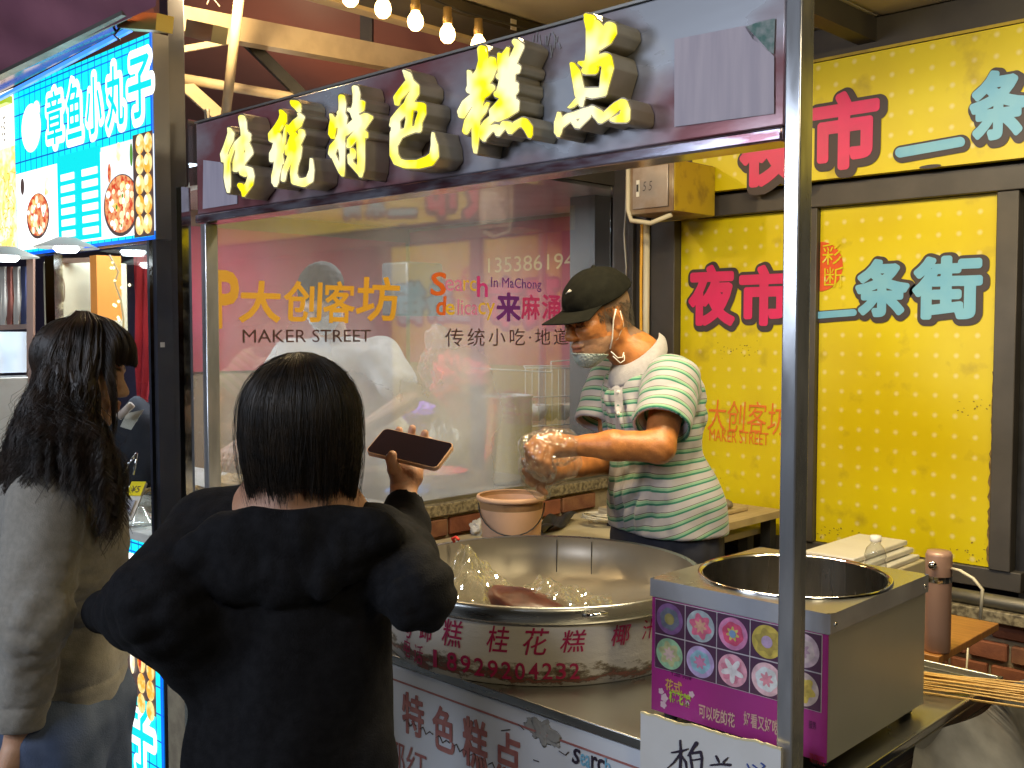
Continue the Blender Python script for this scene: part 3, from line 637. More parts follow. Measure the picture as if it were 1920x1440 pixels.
c1_ = MB().tube([(pc.x,3.25,zl-.02),(pc.x,3.25,1.6),(pc.x,3.25,.8)], .013, 10).build('white_pipe', M['cable_w'], smooth=True); tag(c1_,'thin off-white pipe running down below the meter box','pipe')
c2_ = MB().tube([(pc.x-.021,3.245,zl-.02),(pc.x-.019,3.245,2.0),(pc.x-.022,3.245,1.8),(pc.x-.019,3.245,1.5),(pc.x-.02,3.245,.8)], .006, 8).build('yellow_cable', M['cable_y'], smooth=True); tag(c2_,'yellow cable running down beside the white pipe','cable')
c3_ = MB().tube([onY(1174,318,3.2),onY(1173,400,3.2),onY(1170,440,3.2),onY(1174,500,3.2),onY(1172,560,3.2)], .004, 6).build('grey_wire', M['steel_dull'], smooth=True); tag(c3_,'thin grey wire hanging left of the meter box','wire')
# ================================================================ the cake stall
YF = 1.5
st = thing('food_stall', 'steel street food stall with glowing yellow Chinese letters on its grey signboard', 'food stall', (-1.75,1.88,0))
MB().box((-.852,YF,0),(-.824,YF+.042,2.75)).build('post', M['post'], st, bevel=.003)
MB().box((-2.672,YF,0),(-2.645,YF+.04,1.90)).build('post', M['post'], st, bevel=.003)
tp = MB(); tp.box((-2.672,YF-.002,.836),(-.757,2.27,.856)); tp.box((-.765,YF,.857),(-.757,2.27,.872)); tp.box((-2.672,2.262,.857),(-.766,2.27,.872))
tp.build('counter_top', M['steel'], st, bevel=.002)
MB().box((-2.66,YF+.012,.05),(-.87,2.25,.834)).build('cabinet', M['steel_dull'], st)
pn = MB().box((-2.66,YF+.004,.10),(-.86,YF+.010,.832)).build('front_panel', mat('pale_panel', (.60,.63,.70), .35, 0, c2=(.68,.70,.74), scale=2.2, rough2=.5), st)
pt = MB(); YP = YF+.002
for ch, p0, p1 in [('特',(755,1370),(793,1310)),('色',(812,1400),(851,1335)),('糕',(868,1430),(913,1358)),('点',(928,1452),(976,1385)),('传',(560,1310),(600,1240)),('统',(650,1340),(695,1275))]:
    a_ = onY(*p0, YP); b_ = onY(*p1, YP); fat_glyph('lettering', ch, a_, (1,0,0), (0,0,1), b_.x-a_.x, b_.z-a_.z, .02, M['ink_red'], st)
MB().box((-2.66,YP,.796),(-.86,YP+.001,.800)).build('printed_line', M['ink_red'], st)
MB().box((-2.66,YP,.45),(-.86,YP+.001,.454)).build('printed_line', M['ink_red'], st)
pt = MB(); textY(pt,'S',(1072,1430),(1088,1406),YP,shear=.2,offset=.03); textY(pt,'rc',(1108,1442),(1133,1425),YP,offset=.02)
pt.build('lettering', M['ink'], st)
pt = MB(); textY(pt,'ea',(1088,1434),(1106,1418),YP,offset=.01); textY(pt,'h',(1134,1446),(1144,1424),YP,offset=.01); pt.build('lettering', M['ink_blue'], st)
pt = MB(); textY(pt,'Search delicacy',(740,1400),(900,1415),YP) if False else None
# faint script line and scribbles
for k in range(9):
    x0 = -1.80+k*.055; z0 = .71-.004*k
    pt.tube([(x0,YP,z0),(x0+.012,YP,z0+.008),(x0+.022,YP,z0-.006),(x0+.034,YP,z0+.004),(x0+.045,YP,z0)], .0012, 4)
pt.build('script_line', M['ink_dark'], st)
pt = MB(); textY(pt,'椰红',(722,1448),(800,1412),YP); pt.build('lettering', M['ink_red'], st)
sc = MB()
for a,b_ in [((1048,1408),(1060,1416)),((1060,1416),(1066,1410)),((940,1370),(956,1368)),((972,1358),(982,1368)),((1000,1425),(1010,1428))]:
    sc.tube([onY(*a,YP),onY(*b_,YP)], .0012, 4)
sc.build('scratch', M['ink_dark'], st)
stn = blob(onY(1015,1372,YF+.003), (.038,.0015,.02), 3, .5).build('stain', mat('stain', (.36,.35,.33), .5, c2=(.28,.27,.25), scale=30), st, smooth=True)
MB().box((-.855,YF+.05,.2),(-.757,2.25,.834)).build('side_panel', M['steel_dull'], st)
# signboard
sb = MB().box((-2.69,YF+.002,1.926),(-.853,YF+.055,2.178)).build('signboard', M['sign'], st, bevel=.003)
tm = MB().box((-2.69,YF-.006,1.901),(-.853,YF+.06,1.924)).build('sign_trim', M['sign_trim'], sb, bevel=.004, seg=3)
MB().box((-2.69,YF-.003,2.179),(-.853,YF+.058,2.184)).build('sign_trim', M['steel_dull'], sb)
pa = MB(); a = onY(1265,238,YF); 
pa.quad(onY(1265,238,YF),onY(1452,213,YF),onY(1452,106,YF),onY(1398,48,YF),onY(1265,74,YF)); 
pa.build('faded_sheet', M['paper'], sb).location.y -= .001
pa = MB(); rg = random.Random(3); ring = [(1398,50),(1425,40),(1453,36),(1453,100),(1440,96),(1425,84),(1410,74)]
pa.quad(*[onY(x+rg.uniform(-2,2),y+rg.uniform(-2,2),YF-.001) for x,y in ring]); pa.build('peeled_patch', M['mould'], sb)
pa = MB(); pa.quad(onY(380,392,YF-.001),onY(445,382,YF-.001),onY(444,308,YF-.001),onY(381,300,YF-.001)); pa.build('faded_sheet', M['paper'], sb)
# scratch of glue
gl = MB(); rg = random.Random(5)
for i in range(16):
    x = 1000+rg.uniform(0,50); y = 62+rg.uniform(-4,30); gl.tube([onY(x,y,YF-.0),onY(x+rg.uniform(-5,5),y+rg.uniform(8,26),YF-.0)], .0012, 4)
gl.build('glue_smear', mat('glue', (.34,.35,.38), .6), sb)
# brush-drawn channel letters, traced stroke by stroke (zoomed coordinates: origin, scale)
def Z(ox, oy, s, strokes): return [[(ox+x/s, oy+y/s, r/s) for x,y,r in st_] for st_ in strokes]
G = {}
G['传'] = Z(400,180,7.2,[
 [(215,440,14),(240,510,36),(222,590,42),(180,690,34),(140,790,36),(133,880,16)],
 [(175,820,30),(188,950,30),(188,1100,36),(198,1220,26),(203,1300,8)],
 [(205,910,10),(225,820,16),(262,720,16),(330,650,42),(400,590,48),(460,530,42)],
 [(385,295,36),(400,360,42),(412,450,34),(430,530,46),(455,580,44)],
 [(400,600,55),(365,700,48),(350,800,48),(320,900,46),(300,1000,26)],
 [(455,640,26),(478,720,40),(492,765,38),(430,830,45),(375,900,48),(370,960,40)],
 [(375,960,40),(400,1040,36),(425,1070,20)],[(400,1000,34),(440,975,30),(490,1000,38),(512,1080,34),(490,1180,40),(440,1250,40),(415,1310,24),(407,1352,8)],
 [(365,1205,30),(400,1260,30),(420,1300,24)]])
G['统'] = Z(400,180,7.2,[
 [(915,200,16),(945,260,38),(935,330,48),(880,420,48),(830,480,44),(790,520,38),(790,590,32),(800,605,24)],
 [(860,540,52),(870,640,50),(850,720,50),(800,780,34),(790,860,24),(785,880,14)],
 [(850,760,50),(880,880,48),(865,980,44),(840,1080,44),(835,1160,38),(838,1215,12)],
 [(895,600,24),(905,760,20),(925,900,20)],[(975,440,7),(955,600,14),(930,760,14)],
 [(1085,95,36),(1130,130,46),(1155,200,20)],[(1070,80,24),(1110,110,50),(1150,170,30)],
 [(1160,240,14),(1190,290,34),(1130,370,60),(1050,450,50),(1010,430,34),(995,395,10)],
 [(1050,480,30),(1090,530,40),(1080,620,60),(1050,680,50)],[(1190,480,34),(1200,520,34),(1150,600,46),(1090,680,60),(1020,700,46),(1010,780,26)],
 [(1080,740,40),(1020,880,30),(960,1020,26),(945,1130,20),(945,1150,8)],
 [(1150,700,40),(1130,820,44),(1100,930,38),(1085,1050,36),(1110,1150,50),(1210,1170,56),(1300,1130,42),(1330,1000,24),(1325,870,12),(1322,845,6)]])
G['特'] = Z(600,110,6.26,[
 [(130,655,10),(155,720,26),(150,800,36),(140,880,32),(150,920,20)],
 [(255,450,28),(265,530,34),(258,640,30),(230,720,46),(180,780,34)],[(245,640,36),(290,690,26),(265,760,40),(255,880,40),(240,1000,34)],
 [(250,900,40),(220,980,44),(160,1040,40),(140,1110,34),(150,1150,20)],[(160,1140,22),(205,1240,22),(250,1330,22),(268,1375,8)],
 [(255,1000,36),(262,1150,22),(262,1300,20),(268,1370,8)],
 [(415,345,30),(430,420,34),(425,520,30),(400,640,34),(420,680,40)],[(490,520,32),(470,580,44),(400,620,40),(350,600,22)],
 [(590,690,24),(540,680,40),(440,740,50),(370,800,46),(300,860,40)],[(590,700,18),(520,770,36),(440,880,42),(370,960,40),(340,1030,20)],
 [(470,850,40),(530,880,26),(540,915,16)],[(480,900,40),(480,1050,38),(485,1180,34),(480,1300,32),(478,1380,10)],
 [(380,1070,18),(390,1100,26),(385,1150,24),(355,1140,22),(360,1220,22),(420,1280,26),(470,1340,24),(480,1385,8)]])
G['色'] = Z(600,110,6.26,[
 [(990,145,12),(1030,190,36),(1060,270,34),(1110,330,46),(1110,400,46),(1060,480,44),(1040,570,60)],
 [(1040,300,46),(970,390,46),(910,460,38),(905,530,20)],
 [(1040,560,60),(950,640,50),(880,720,44),(850,780,26)],[(1110,560,46),(1190,560,46),(1200,640,38),(1160,740,32),(1150,830,36)],
 [(1050,620,36),(1045,720,28),(1035,820,36)],[(890,720,38),(890,850,46)],[(1170,800,22),(1100,830,34),(1000,860,40),(920,890,50),(880,980,44)],
 [(880,880,48),(865,1020,36),(870,1130,40),(910,1210,42),(1000,1240,46),(1150,1240,48),(1280,1200,58),(1340,1140,46),(1345,1020,32),(1330,930,16),(1328,870,6)]])
G['糕'] = Z(840,10,4.8,[
 [(310,400,38),(320,500,38),(300,600,44),(240,690,44),(205,760,36)],[(190,595,12),(205,650,26),(215,740,34)],
 [(400,490,26),(400,560,36),(360,640,44),(300,720,46)],[(385,740,32),(330,770,50),(260,820,46),(170,890,42),(130,960,38),(125,990,26)],
 [(290,780,46),(270,880,40),(255,1000,30),(250,1130,28),(245,1260,20),(247,1325,8)],[(250,950,36),(190,1050,36),(160,1130,24),(160,1150,12)],
 [(360,880,8),(320,950,22),(270,1010,26)],
 [(540,385,8),(515,450,26),(500,560,44),(510,620,50)],[(465,440,12),(475,500,22),(490,600,34)],
 [(610,330,26),(645,370,34),(600,470,34),(550,560,46)],
 [(470,640,30),(520,640,44),(620,560,30),(620,590,22)],[(540,600,60),(530,720,70),(500,790,60),(450,800,30)],[(610,710,20),(590,760,40),(520,830,50)],
 [(550,820,50),(500,900,60),(430,960,50),(410,1010,30)],[(610,870,26),(600,930,32),(520,960,50),(440,1000,46)],[(570,800,30),(560,900,60)],
 [(420,1000,26),(350,1060,26),(320,1110,30),(320,1180,28),(325,1215,10)],[(330,1180,20),(380,1110,28),(440,1100,28),(450,1160,16)],[(450,1165,12),(510,1070,26),(545,1080,34),(560,1140,18)],
 [(560,1140,16),(620,1070,28),(680,1050,38),(720,1100,36),(735,1160,20),(735,1185,8)]])
G['点'] = Z(840,10,4.8,[
 [(1250,95,20),(1280,130,48),(1300,210,50),(1300,320,50),(1300,420,50),(1290,500,50)],[(1460,200,50),(1470,240,44),(1420,300,56),(1340,350,56)],[(1340,160,26),(1380,260,60)],
 [(1120,530,16),(1150,600,36),(1170,700,38),(1190,800,42),(1200,900,12)],[(1190,520,14),(1260,540,44),(1350,500,44),(1420,480,50),(1440,560,46),(1420,650,40),(1400,760,30)],
 [(1240,590,30),(1300,570,50)],[(1200,780,30),(1290,790,44),(1390,780,36)],[(1130,900,10),(1090,920,6)],[(1200,830,30),(1130,890,14),(1093,920,6)],
 [(1000,970,10),(1000,1060,36),(990,1140,26),(993,1175,8)],[(1000,1080,34),(1090,1010,34),(1150,990,30),(1230,970,40),(1300,940,30)],[(1110,1010,18),(1160,1080,24),(1175,1095,10)],[(1180,1080,16),(1250,990,32)],
 [(1300,930,24),(1350,980,44),(1370,1040,20),(1440,980,34),(1520,910,34),(1575,880,36),(1600,940,34),(1590,1010,42),(1500,1030,22),(1480,1030,16)]])
face_m = emis('letter_face', (1.0,.86,.0), 1.3, c2=(1.0,.95,.55), scale=12)
for ch, S_ in G.items():
    xs = [p[0] for s_ in S_ for p in s_]; ys_ = [p[1] for s_ in S_ for p in s_]
    gx = np.arange(min(xs)-12, max(xs)+12, .8); gy = np.arange(min(ys_)-12, max(ys_)+12, .8)
    X, Y = np.meshgrid(gx, gy); F = stroke_field(S_, X, Y)
    FR = F-3.2
    for it in range(2): FR = (FR + np.roll(FR,1,0)+np.roll(FR,-1,0)+np.roll(FR,1,1)+np.roll(FR,-1,1))/5
    rim = contour_solid('channel_letter', contours(FR, gx, gy), .5, lambda c: onY(c.x, c.y, 1.4345) + Vector((0,.0325+c.z*.065,0)), sb, M['letter_side'])
    rim.data.materials.append(M['letter_rim'])
    for p in rim.data.polygons:
        if abs(p.normal.y) > .9: p.material_index = 1
    smooth_by_angle(rim, 35)
    fc = contour_solid('letter_face', contours(F, gx, gy), .5, lambda c: onY(c.x, c.y, 1.4325) + Vector((0,c.z*.006,0)), None, face_m)
    fc.parent = sb; fc.location = (0,0,0)
    fc['label'] = {'传':'leftmost glowing character','统':'second glowing character','特':'third glowing character','色':'fourth glowing character','糕':'fifth glowing character','点':'rightmost glowing character'}[ch]
# ================================================================ steaming pan on the counter
PC = Vector((-1.695,1.855,.857))
pot = thing('steaming_pan', 'wide round steel pan in a white drum painted with magenta writing', 'pan', tuple(PC))
drum = MB().lathe(PC, [(.372,0),(.376,.02),(.377,.135)], 96).build('drum', None, pot, smooth=True)
dm = bpy.data.materials.new('painted_drum'); dm.use_nodes = True; nt = dm.node_tree; b = nt.nodes['Principled BSDF']; b.inputs['Roughness'].default_value = .5
tc = _n(nt,'ShaderNodeTexCoord'); sx = _n(nt,'ShaderNodeSeparateXYZ'); nt.links.new(tc.outputs['Object'], sx.inputs[0])
mpg = _n(nt,'ShaderNodeMapping'); mpg.inputs['Scale'].default_value = (1,1,2.4); nt.links.new(tc.outputs['Object'], mpg.inputs[0])
n1 = _n(nt,'ShaderNodeTexNoise'); n1.inputs['Scale'].default_value = 14; n1.inputs['Detail'].default_value = 10; n1.inputs['Roughness'].default_value=.7; nt.links.new(mpg.outputs[0], n1.inputs['Vector'])
mz = _n(nt,'ShaderNodeMapRange'); mz.inputs['From Min'].default_value = .857; mz.inputs['From Max'].default_value = .915; mz.inputs['To Min'].default_value = .36; mz.inputs['To Max'].default_value = -.16; nt.links.new(sx.outputs[2], mz.inputs['Value'])
ad = _n(nt,'ShaderNodeMath',operation='ADD'); nt.links.new(n1.outputs['Fac'], ad.inputs[0]); nt.links.new(mz.outputs[0], ad.inputs[1])
rp = _n(nt,'ShaderNodeValToRGB'); el = rp.color_ramp.elements; el[0].position=.50; el[0].color=(.76,.71,.64,1); el[1].position=.86; el[1].color=(.42,.40,.36,1)
for pos, colr in [(.56,(.30,.25,.18,1)),(.62,(.10,.07,.05,1)),(.68,(.28,.08,.06,1)),(.74,(.12,.09,.07,1)),(.79,(.45,.42,.38,1))]:
    e = el.new(pos); e.color = colr
nt.links.new(ad.outputs[0], rp.inputs[0]); nt.links.new(rp.outputs[0], b.inputs['Base Color'])
bpn = _n(nt,'ShaderNodeBump'); bpn.inputs['Strength'].default_value=.5; bpn.inputs['Distance'].default_value=.004; nt.links.new(ad.outputs[0], bpn.inputs['Height']); nt.links.new(bpn.outputs[0], b.inputs['Normal'])
drum.data.materials.clear(); drum.data.materials.append(dm)
MB().lathe(PC, [(.379,.131),(.386,.133),(.388,.140),(.388,.160),(.386,.168),(.380,.170),(.372,.167)], 96).build('rim', M['steel'], pot, smooth=True)
wall_m = mat('pan_inside', (.34,.30,.24), .36, .6, c2=(.26,.23,.18), scale=4, rough2=.46, stretch=(1,1,.5))
MB().lathe(PC, [(.372,.167),(.366,.07),(.001,.062)], 96).build('basin', wall_m, pot, smooth=True)
for an in (2.20,1.93,.6):
    o = MB().box((-.0008,-.001,.07),(.0008,.001,.160)).build('seam', M['black'], pot); o.location = Vector((.3655*math.cos(an), .3655*math.sin(an), 0)); o.rotation_euler = (0,0,an+math.pi/2)
def cyl_text(mb, s, p0, p1, R, C, offset=0., shear=0., glyph=None):
    """write on the drum: box corners given in the photograph, carried onto the cylinder"""
    vs, fs = glyphs(s, offset, shear)
    lo = vs[:, :2].min(0); hi = vs[:, :2].max(0)
    def hit(px, py):
        r = ray(px, py); o = CP-C; a = r.x**2+r.y**2; b_ = 2*(o.x*r.x+o.y*r.y); c_ = o.x**2+o.y**2-R*R
        t = (-b_-math.sqrt(max(b_*b_-4*a*c_,0)))/(2*a); return CP+r*t
    A, B = hit(*p0), hit(*p1); a0 = math.atan2(A.y-C.y, A.x-C.x); a1 = math.atan2(B.y-C.y, B.x-C.x)
    if a1 < a0-math.pi: a1 += 2*math.pi
    out = []
    for p in vs:
        u, v = (p[0]-lo[0])/(hi[0]-lo[0]), (p[1]-lo[1])/(hi[1]-lo[1]); an = a0+(a1-a0)*u; z = A.z+(B.z-A.z)*v
        out.append((C.x+R*math.cos(an), C.y+R*math.sin(an), z))
    mb.add(out, fs)
dt = MB()
for ch, p0, p1 in [('马',(752,1190),(772,1160)),('蹄',(786,1199),(812,1160)),('糕',(828,1209),(868,1165)),('桂',(912,1222),(955,1175)),('花',(980,1228),(1030,1178)),('糕',(1050,1224),(1100,1180)),('椰',(1146,1212),(1184,1168)),('汁',(1204,1200),(1228,1158))]:
    cyl_text(dt, ch, p0, p1, .3785, PC, offset=.006, shear=.22)
for ch, p0, p1 in [('电',(757,1228),(769,1200)),('话',(776,1242),(793,1212))]: cyl_text(dt, ch, p0, p1, .3785, PC, shear=.15)
for i, ch in enumerate('18929204232'):
    if ch == ' ': continue
    x0 = 812+i*25.6; yb = 1250+ (0 if i<3 else 0) + 24*math.sin(min(i,7)/10*math.pi/1.3)
    cyl_text(dt, ch, (x0, yb), (x0+ (7 if ch=='1' else 19), yb-31), .3785, PC, offset=.012)
dt.build('lettering', M['ink_magenta'], pot)
gr = MB(); rg = random.Random(8)
MB().tube([PC+Vector((.378*math.cos(-.62),.378*math.sin(-.62),.150)), PC+Vector((.41*math.cos(-.58),.41*math.sin(-.58),.158)), PC+Vector((.41*math.cos(-.50),.41*math.sin(-.50),.158)), PC+Vector((.378*math.cos(-.46),.378*math.sin(-.46),.150))], .004, 8).build('handle', M['chrome'], pot, smooth=True)
# crumpled clear bag with a dark cake inside the pan
def crumple(c, R, seed, amp, nu=70, nv=40, sq=1.):
    rg = np.random.default_rng(seed); K = rg.normal(size=(14,3))*rg.uniform(2,9,(14,1)); ph = rg.random(14)*6.3; A_ = 1/np.linalg.norm(K,axis=1)
    def f(u, v):
        th = u*2*math.pi; p_ = v*math.pi; d = np.array([math.sin(p_)*math.cos(th), math.sin(p_)*math.sin(th), math.cos(p_)])
        s = 1+amp*float(((1-2*np.abs(np.sin(K@d+ph)))*A_).sum()); return Vector((d[0]*R[0]*s, d[1]*R[1]*s, d[2]*R[2]*s))
    return MB().grid(lambda u,v: Vector(c)+f(u,v), nu, nv)
ck = thing('wrapped_cake', 'dark brown cake slab lying in the pan under clear plastic', 'cake', (-1.655,1.755,.925))
cb = crumple((0,0,0), (.13,.07,.035), 11, .10, 30, 16)
for q in ('body',):
    o = cb.build('cake_slab', mat('dark_cake', (.05,.014,.009), .35, c2=(.09,.025,.015), scale=25, bump=.3), None, smooth=True); o.parent = ck; o.rotation_euler = (.1,.22,.45); o.location = (.02,.0,.03)
pb = thing('clear_plastic_bag', 'crumpled clear plastic bag heaped in the pan', 'plastic bag', (-1.72,1.79,.925))
def bagf(u, v):
    # a tent of film: peak at left, spreading over the cake
    x = -.21+u*.46; y = -.14+v*.27
    pk = .135*math.exp(-((x+.09)/.065)**2-((y-.02)/.10)**2) + .070*math.exp(-((x-.10)/.12)**2-((y)/.11)**2) + .03*math.exp(-((x+.16)/.05)**2-((y-.02)/.10)**2)
    kx = [(31,17),(53,-37),(19,61),(-71,43),(97,29),(-41,-83)]
    n = sum((1-2*abs(math.sin(a*x+b_*y+i)))/(i+1.2) for i,(a,b_) in enumerate(kx))
    return Vector((x,y,.0+pk+n*.0085*(.6+pk*12)))
bo = MB().grid(bagf, 110, 60).build('film', M['bagfilm'], None, smooth=False); bo.parent = pb; bo.location = (.0,-.03,.01); bo.rotation_euler = (0,0,.70)
# ================================================================ candy floss machine
mc = thing('candy_floss_machine', 'square steel candy floss machine with round bowl and magenta printed front', 'candy floss machine', (-.99,1.80,.857))
x0,x1,y0,y1,z0,z1 = -1.178,-.808,1.595,1.995,.874,1.128
cabm = mat('satin_steel_side', (.56,.56,.51), .38, .5, c2=(.50,.50,.45), scale=2, rough2=.5)
k = MB(); k.box((x0+.004,y0+.004,z0),(x1-.004,y0+.008,z1-.002)); k.box((x0+.004,y1-.008,z0),(x1-.004,y1-.004,z1-.002)); k.box((x0+.004,y0+.0085,z0),(x0+.008,y1-.0085,z1-.002)); k.box((x1-.008,y0+.0085,z0),(x1-.004,y1-.0085,z1-.002)); k.box((x0+.009,y0+.009,z0),(x1-.009,y1-.009,z0+.004))
k.build('cabinet', cabm, mc)
# top sheet with a round hole
cx, cy, R = (x0+x1)/2+.003, (y0+y1)/2+.006, .172
tp = MB(); n = 96; outer = []; inner = []
for i in range(n):
    a = 2*math.pi*i/n+math.pi/4; dx, dy = math.cos(a), math.sin(a); hx, hy = (x1-x0)/2, (y1-y0)/2
    s = min(hx/abs(dx) if abs(dx)>1e-6 else 9, hy/abs(dy) if abs(dy)>1e-6 else 9); outer.append(((x0+x1)/2+dx*s,(y0+y1)/2+dy*s,z1)); inner.append((cx+dx*R,cy+dy*R,z1))
tp.add(outer+inner, [(i,(i+1)%n,n+(i+1)%n,n+i) for i in range(n)])
tp.build('top_sheet', M['steel'], mc)
sk = MB(); e = .0005
sk.quad((x0,y0,z1-.034),(x1,y0,z1-.034),(x1,y0,z1),(x0,y0,z1)); sk.quad((x1,y0,z1-.034),(x1,y1,z1-.034),(x1,y1,z1),(x1,y0,z1)); sk.quad((x1,y1,z1-.034),(x0,y1,z1-.034),(x0,y1,z1),(x1,y1,z1)); sk.quad((x0,y1,z1-.034),(x0,y0,z1-.034),(x0,y0,z1),(x0,y1,z1))
sk.build('top_skirt', mat('skirt_steel', (.62,.64,.70), .3, .45, c2=(.40,.40,.44), scale=5, rough2=.4), mc)
MB().lathe((cx,cy,z1), [(R,-.001),(R+.004,.004),(R+.008,.006),(R+.010,.003),(R+.010,.0)], 96).build('bowl_rim', M['chrome'], mc, smooth=True)
MB().lathe((cx,cy,z1), [(R,.002),(R-.002,-.12),(R-.012,-.20),(.05,-.21),(.001,-.21)], 96).build('bowl', mat('bowl_steel', (.50,.48,.44), .16, 1, c2=(.28,.26,.23), scale=16, stretch=(1,1,.08), rough2=.3), mc, smooth=True)
MB().lathe((cx,cy,z1), [(.05,-.209),(.05,-.17),(.035,-.165),(.001,-.165)], 40).build('spinner', M['steel_dull'], mc, smooth=True)
for sxn,syn in ((x0+.03,y0+.03),(x1-.03,y0+.03),(x0+.03,y1-.03),(x1-.03,y1-.03)):
    MB().lathe((sxn,syn,.857), [(.012,0),(.014,.003),(.012,.018)], 14).build('foot', M['rubber'], mc, smooth=True)
for yy in (y0+.018,y1-.018):
    o = MB().lathe((0,0,0), [(.0045,0),(.004,.002),(.001,.003)], 12).build('rivet', M['chrome'], mc, smooth=True); o.rotation_euler = (0,math.pi/2,0); o.location = Vector((x1+.0003,yy,z1-.02))-mc.location
# printed front: magenta sheet, photo grid
YM = y0+.0015
MB().box((x0+.004,YM,z0),(x1-.004,YM+.002,z1-.036)).build('printed_front', M['magenta'], mc)
pf = mc.children[-1]
gx0, gx1, gz1 = x0+.012, x1-.014, z1-.037; cw = (gx1-gx0)/5; chh = .0665
MB().box((gx0,YM-.0012,gz1-2*chh),(gx1,YM-.0004,gz1)).build('grid_white', mat('grid_white', (.62,.58,.60), .35), mc)
cols = [((.20,.10,.26),(.14,.16,.22),(.30,.26,.10)),((.35,.42,.46),(.62,.14,.24),(.60,.34,.24)),((.60,.22,.40),(.60,.08,.16),(.62,.50,.14)),((.52,.40,.08),(.40,.30,.07),(.45,.32,.48)),((.55,.42,.50),(.60,.50,.52),(.45,.30,.40)),
        ((.30,.52,.34),(.46,.48,.26),(.60,.46,.44)),((.46,.36,.62),(.28,.48,.60),(.60,.24,.40)),((.66,.32,.40),(.60,.20,.28),(.66,.62,.62)),((.70,.45,.48),(.62,.64,.64),(.62,.25,.30)),((.52,.42,.40),(.60,.46,.10),(.50,.36,.08))]
def flat(name, pts_fn, m, yy, par=mc):
    mb = MB(); mb.add([(x, yy, z) for x, z in pts_fn], [tuple(range(len(pts_fn)))]); return mb.build(name, m, par)
for i in range(10):
    c_, r_ = i%5, i//5; ax, az = gx0+c_*cw, gz1-r_*chh; mx_, mz_ = ax+cw/2, az-chh/2
    MB().box((ax+.0012,YM-.0022,az-chh+.0012),(ax+cw-.0012,YM-.0014,az-.0012)).build('photo', M['photo_dark'], mc)
    for j, (rr, kk, am) in enumerate([(.030,0,0),(.0215,6,.18 if i%2 else .05),(.011,5 if i in (7,) else 7,.30 if i not in (0,3) else 0)]):
        if i == 7 and j == 2: rr, am = .017, .45
        n = 40; pts = [(mx_+rr*(1+am*math.cos(kk*2*math.pi*q/n+1.5))*math.cos(2*math.pi*q/n), mz_+rr*(1+am*math.cos(kk*2*math.pi*q/n+1.5))*math.sin(2*math.pi*q/n)*.98) for q in range(n)]
        cc = cols[i][j]; flat('photo_floss', pts, mat('floss_print', cc, .4, c2=tuple(min(1,v_*1.45) for v_ in cc), scale=60), YM-.0026-.0004*j)
    if i == 2 or i == 6:
        n = 24; flat('photo_floss', [(mx_+.007*math.cos(2*math.pi*q/n), mz_+.007*math.sin(2*math.pi*q/n)) for q in range(n)], mat('floss_centre', (.25,.38,.60) if i==2 else (.70,.28,.50), .4), YM-.0042)
pl_ = MB()
def mtxt(s, p0, p1, mname, col=None, yy=None, **k_):
    mb = MB(); textY(mb, s, p0, p1, (YM-.0012) if yy is None else yy, **k_)
    if col and mname not in M: M[mname] = mat(mname, col, .45)
    return mb.build('lettering', M[mname], mc)
mtxt('利鼎 机械',(1258,1266),(1296,1254),'ink_deep',(.05,.01,.07))
mtxt('花式',(1247,1293),(1279,1280),'gold_print',(.70,.42,.12),offset=.02)
mtxt('棉花糖',(1254,1316),(1295,1303),'lime_print',(.45,.62,.06),offset=.03)
mtxt('可以吃的花',(1310,1345),(1378,1338),'rose_print',(.66,.42,.34),offset=.02)
mtxt('好看又好吃',(1394,1360),(1461,1352),'rose_print',offset=.02)
mtxt('服务',(1516,1365),(1530,1354),'ink_deep'); mtxt('78179072',(1518,1428),(1546,1420),'red_print',(.45,.02,.06))
n = 26; c0 = onY(1246,1248,YM-.0012); flat('printed_mark', [(c0.x+.0075*math.cos(2*math.pi*q/n), c0.z+.0075*math.sin(2*math.pi*q/n)) for q in range(n)], mat('mark_ring', (.55,.20,.20), .4), YM-.0010)
flat('printed_mark', [(c0.x+.006*math.cos(2*math.pi*q/n), c0.z+.006*math.sin(2*math.pi*q/n)) for q in range(n)], M['magenta'], YM-.0014)
mtxt('UD',(1241,1253),(1253,1243),'red_print',yy=YM-.0018)
# little cloud print round the green words
for (px,py,rr) in [(1240,1296,.006),(1246,1308,.008),(1244,1321,.007),(1297,1302,.006),(1289,1318,.004)]:
    c0 = onY(px,py,YM); n = 30; flat('cloud_print', [(c0.x+rr*(1+.15*math.cos(5*2*math.pi*q/n))*math.cos(2*math.pi*q/n), c0.z+rr*(1+.15*math.cos(5*2*math.pi*q/n))*math.sin(2*math.pi*q/n)) for q in range(n)], mat('cloud_pink', (.70,.50,.58), .4), YM-.0006)
# hand lettered card leaning on the counter edge
cd = thing('price_card', 'torn white card with hand painted black characters in front of the candy floss machine', 'card sign', (-1.0,1.488,.8))
import bmesh
mb = MB(); rg = random.Random(2); top = []
L, Rr = onY(1203,1334,1.487), onY(1466,1401,1.487)
N_ = 40
for i in range(N_+1):
    f = i/N_; p = L.lerp(Rr, f); top.append((p.x, p.z+rg.uniform(-.0012,.0012)+.0015*math.sin(f*17)))
vs = [(x,1.484,z) for x,z in top]+[(x,1.484,.62) for x,z in top]+[(x,1.490,z-.0015) for x,z in top]+[(x,1.490,.62) for x,z in top]; n = N_+1
fs = []
for i in range(N_): fs += [(n+i,n+i+1,i+1,i),(2*n+i,2*n+i+1,3*n+i+1,3*n+i)]
mb.add(vs, fs); mb.add([vs[i] for i in (0,n,3*n,2*n)], [(0,1,2,3)]); mb.add([vs[i] for i in (N_,n+N_,3*n+N_,2*n+N_)], [(3,2,1,0)]); mb.build('board', M['card'], cd)
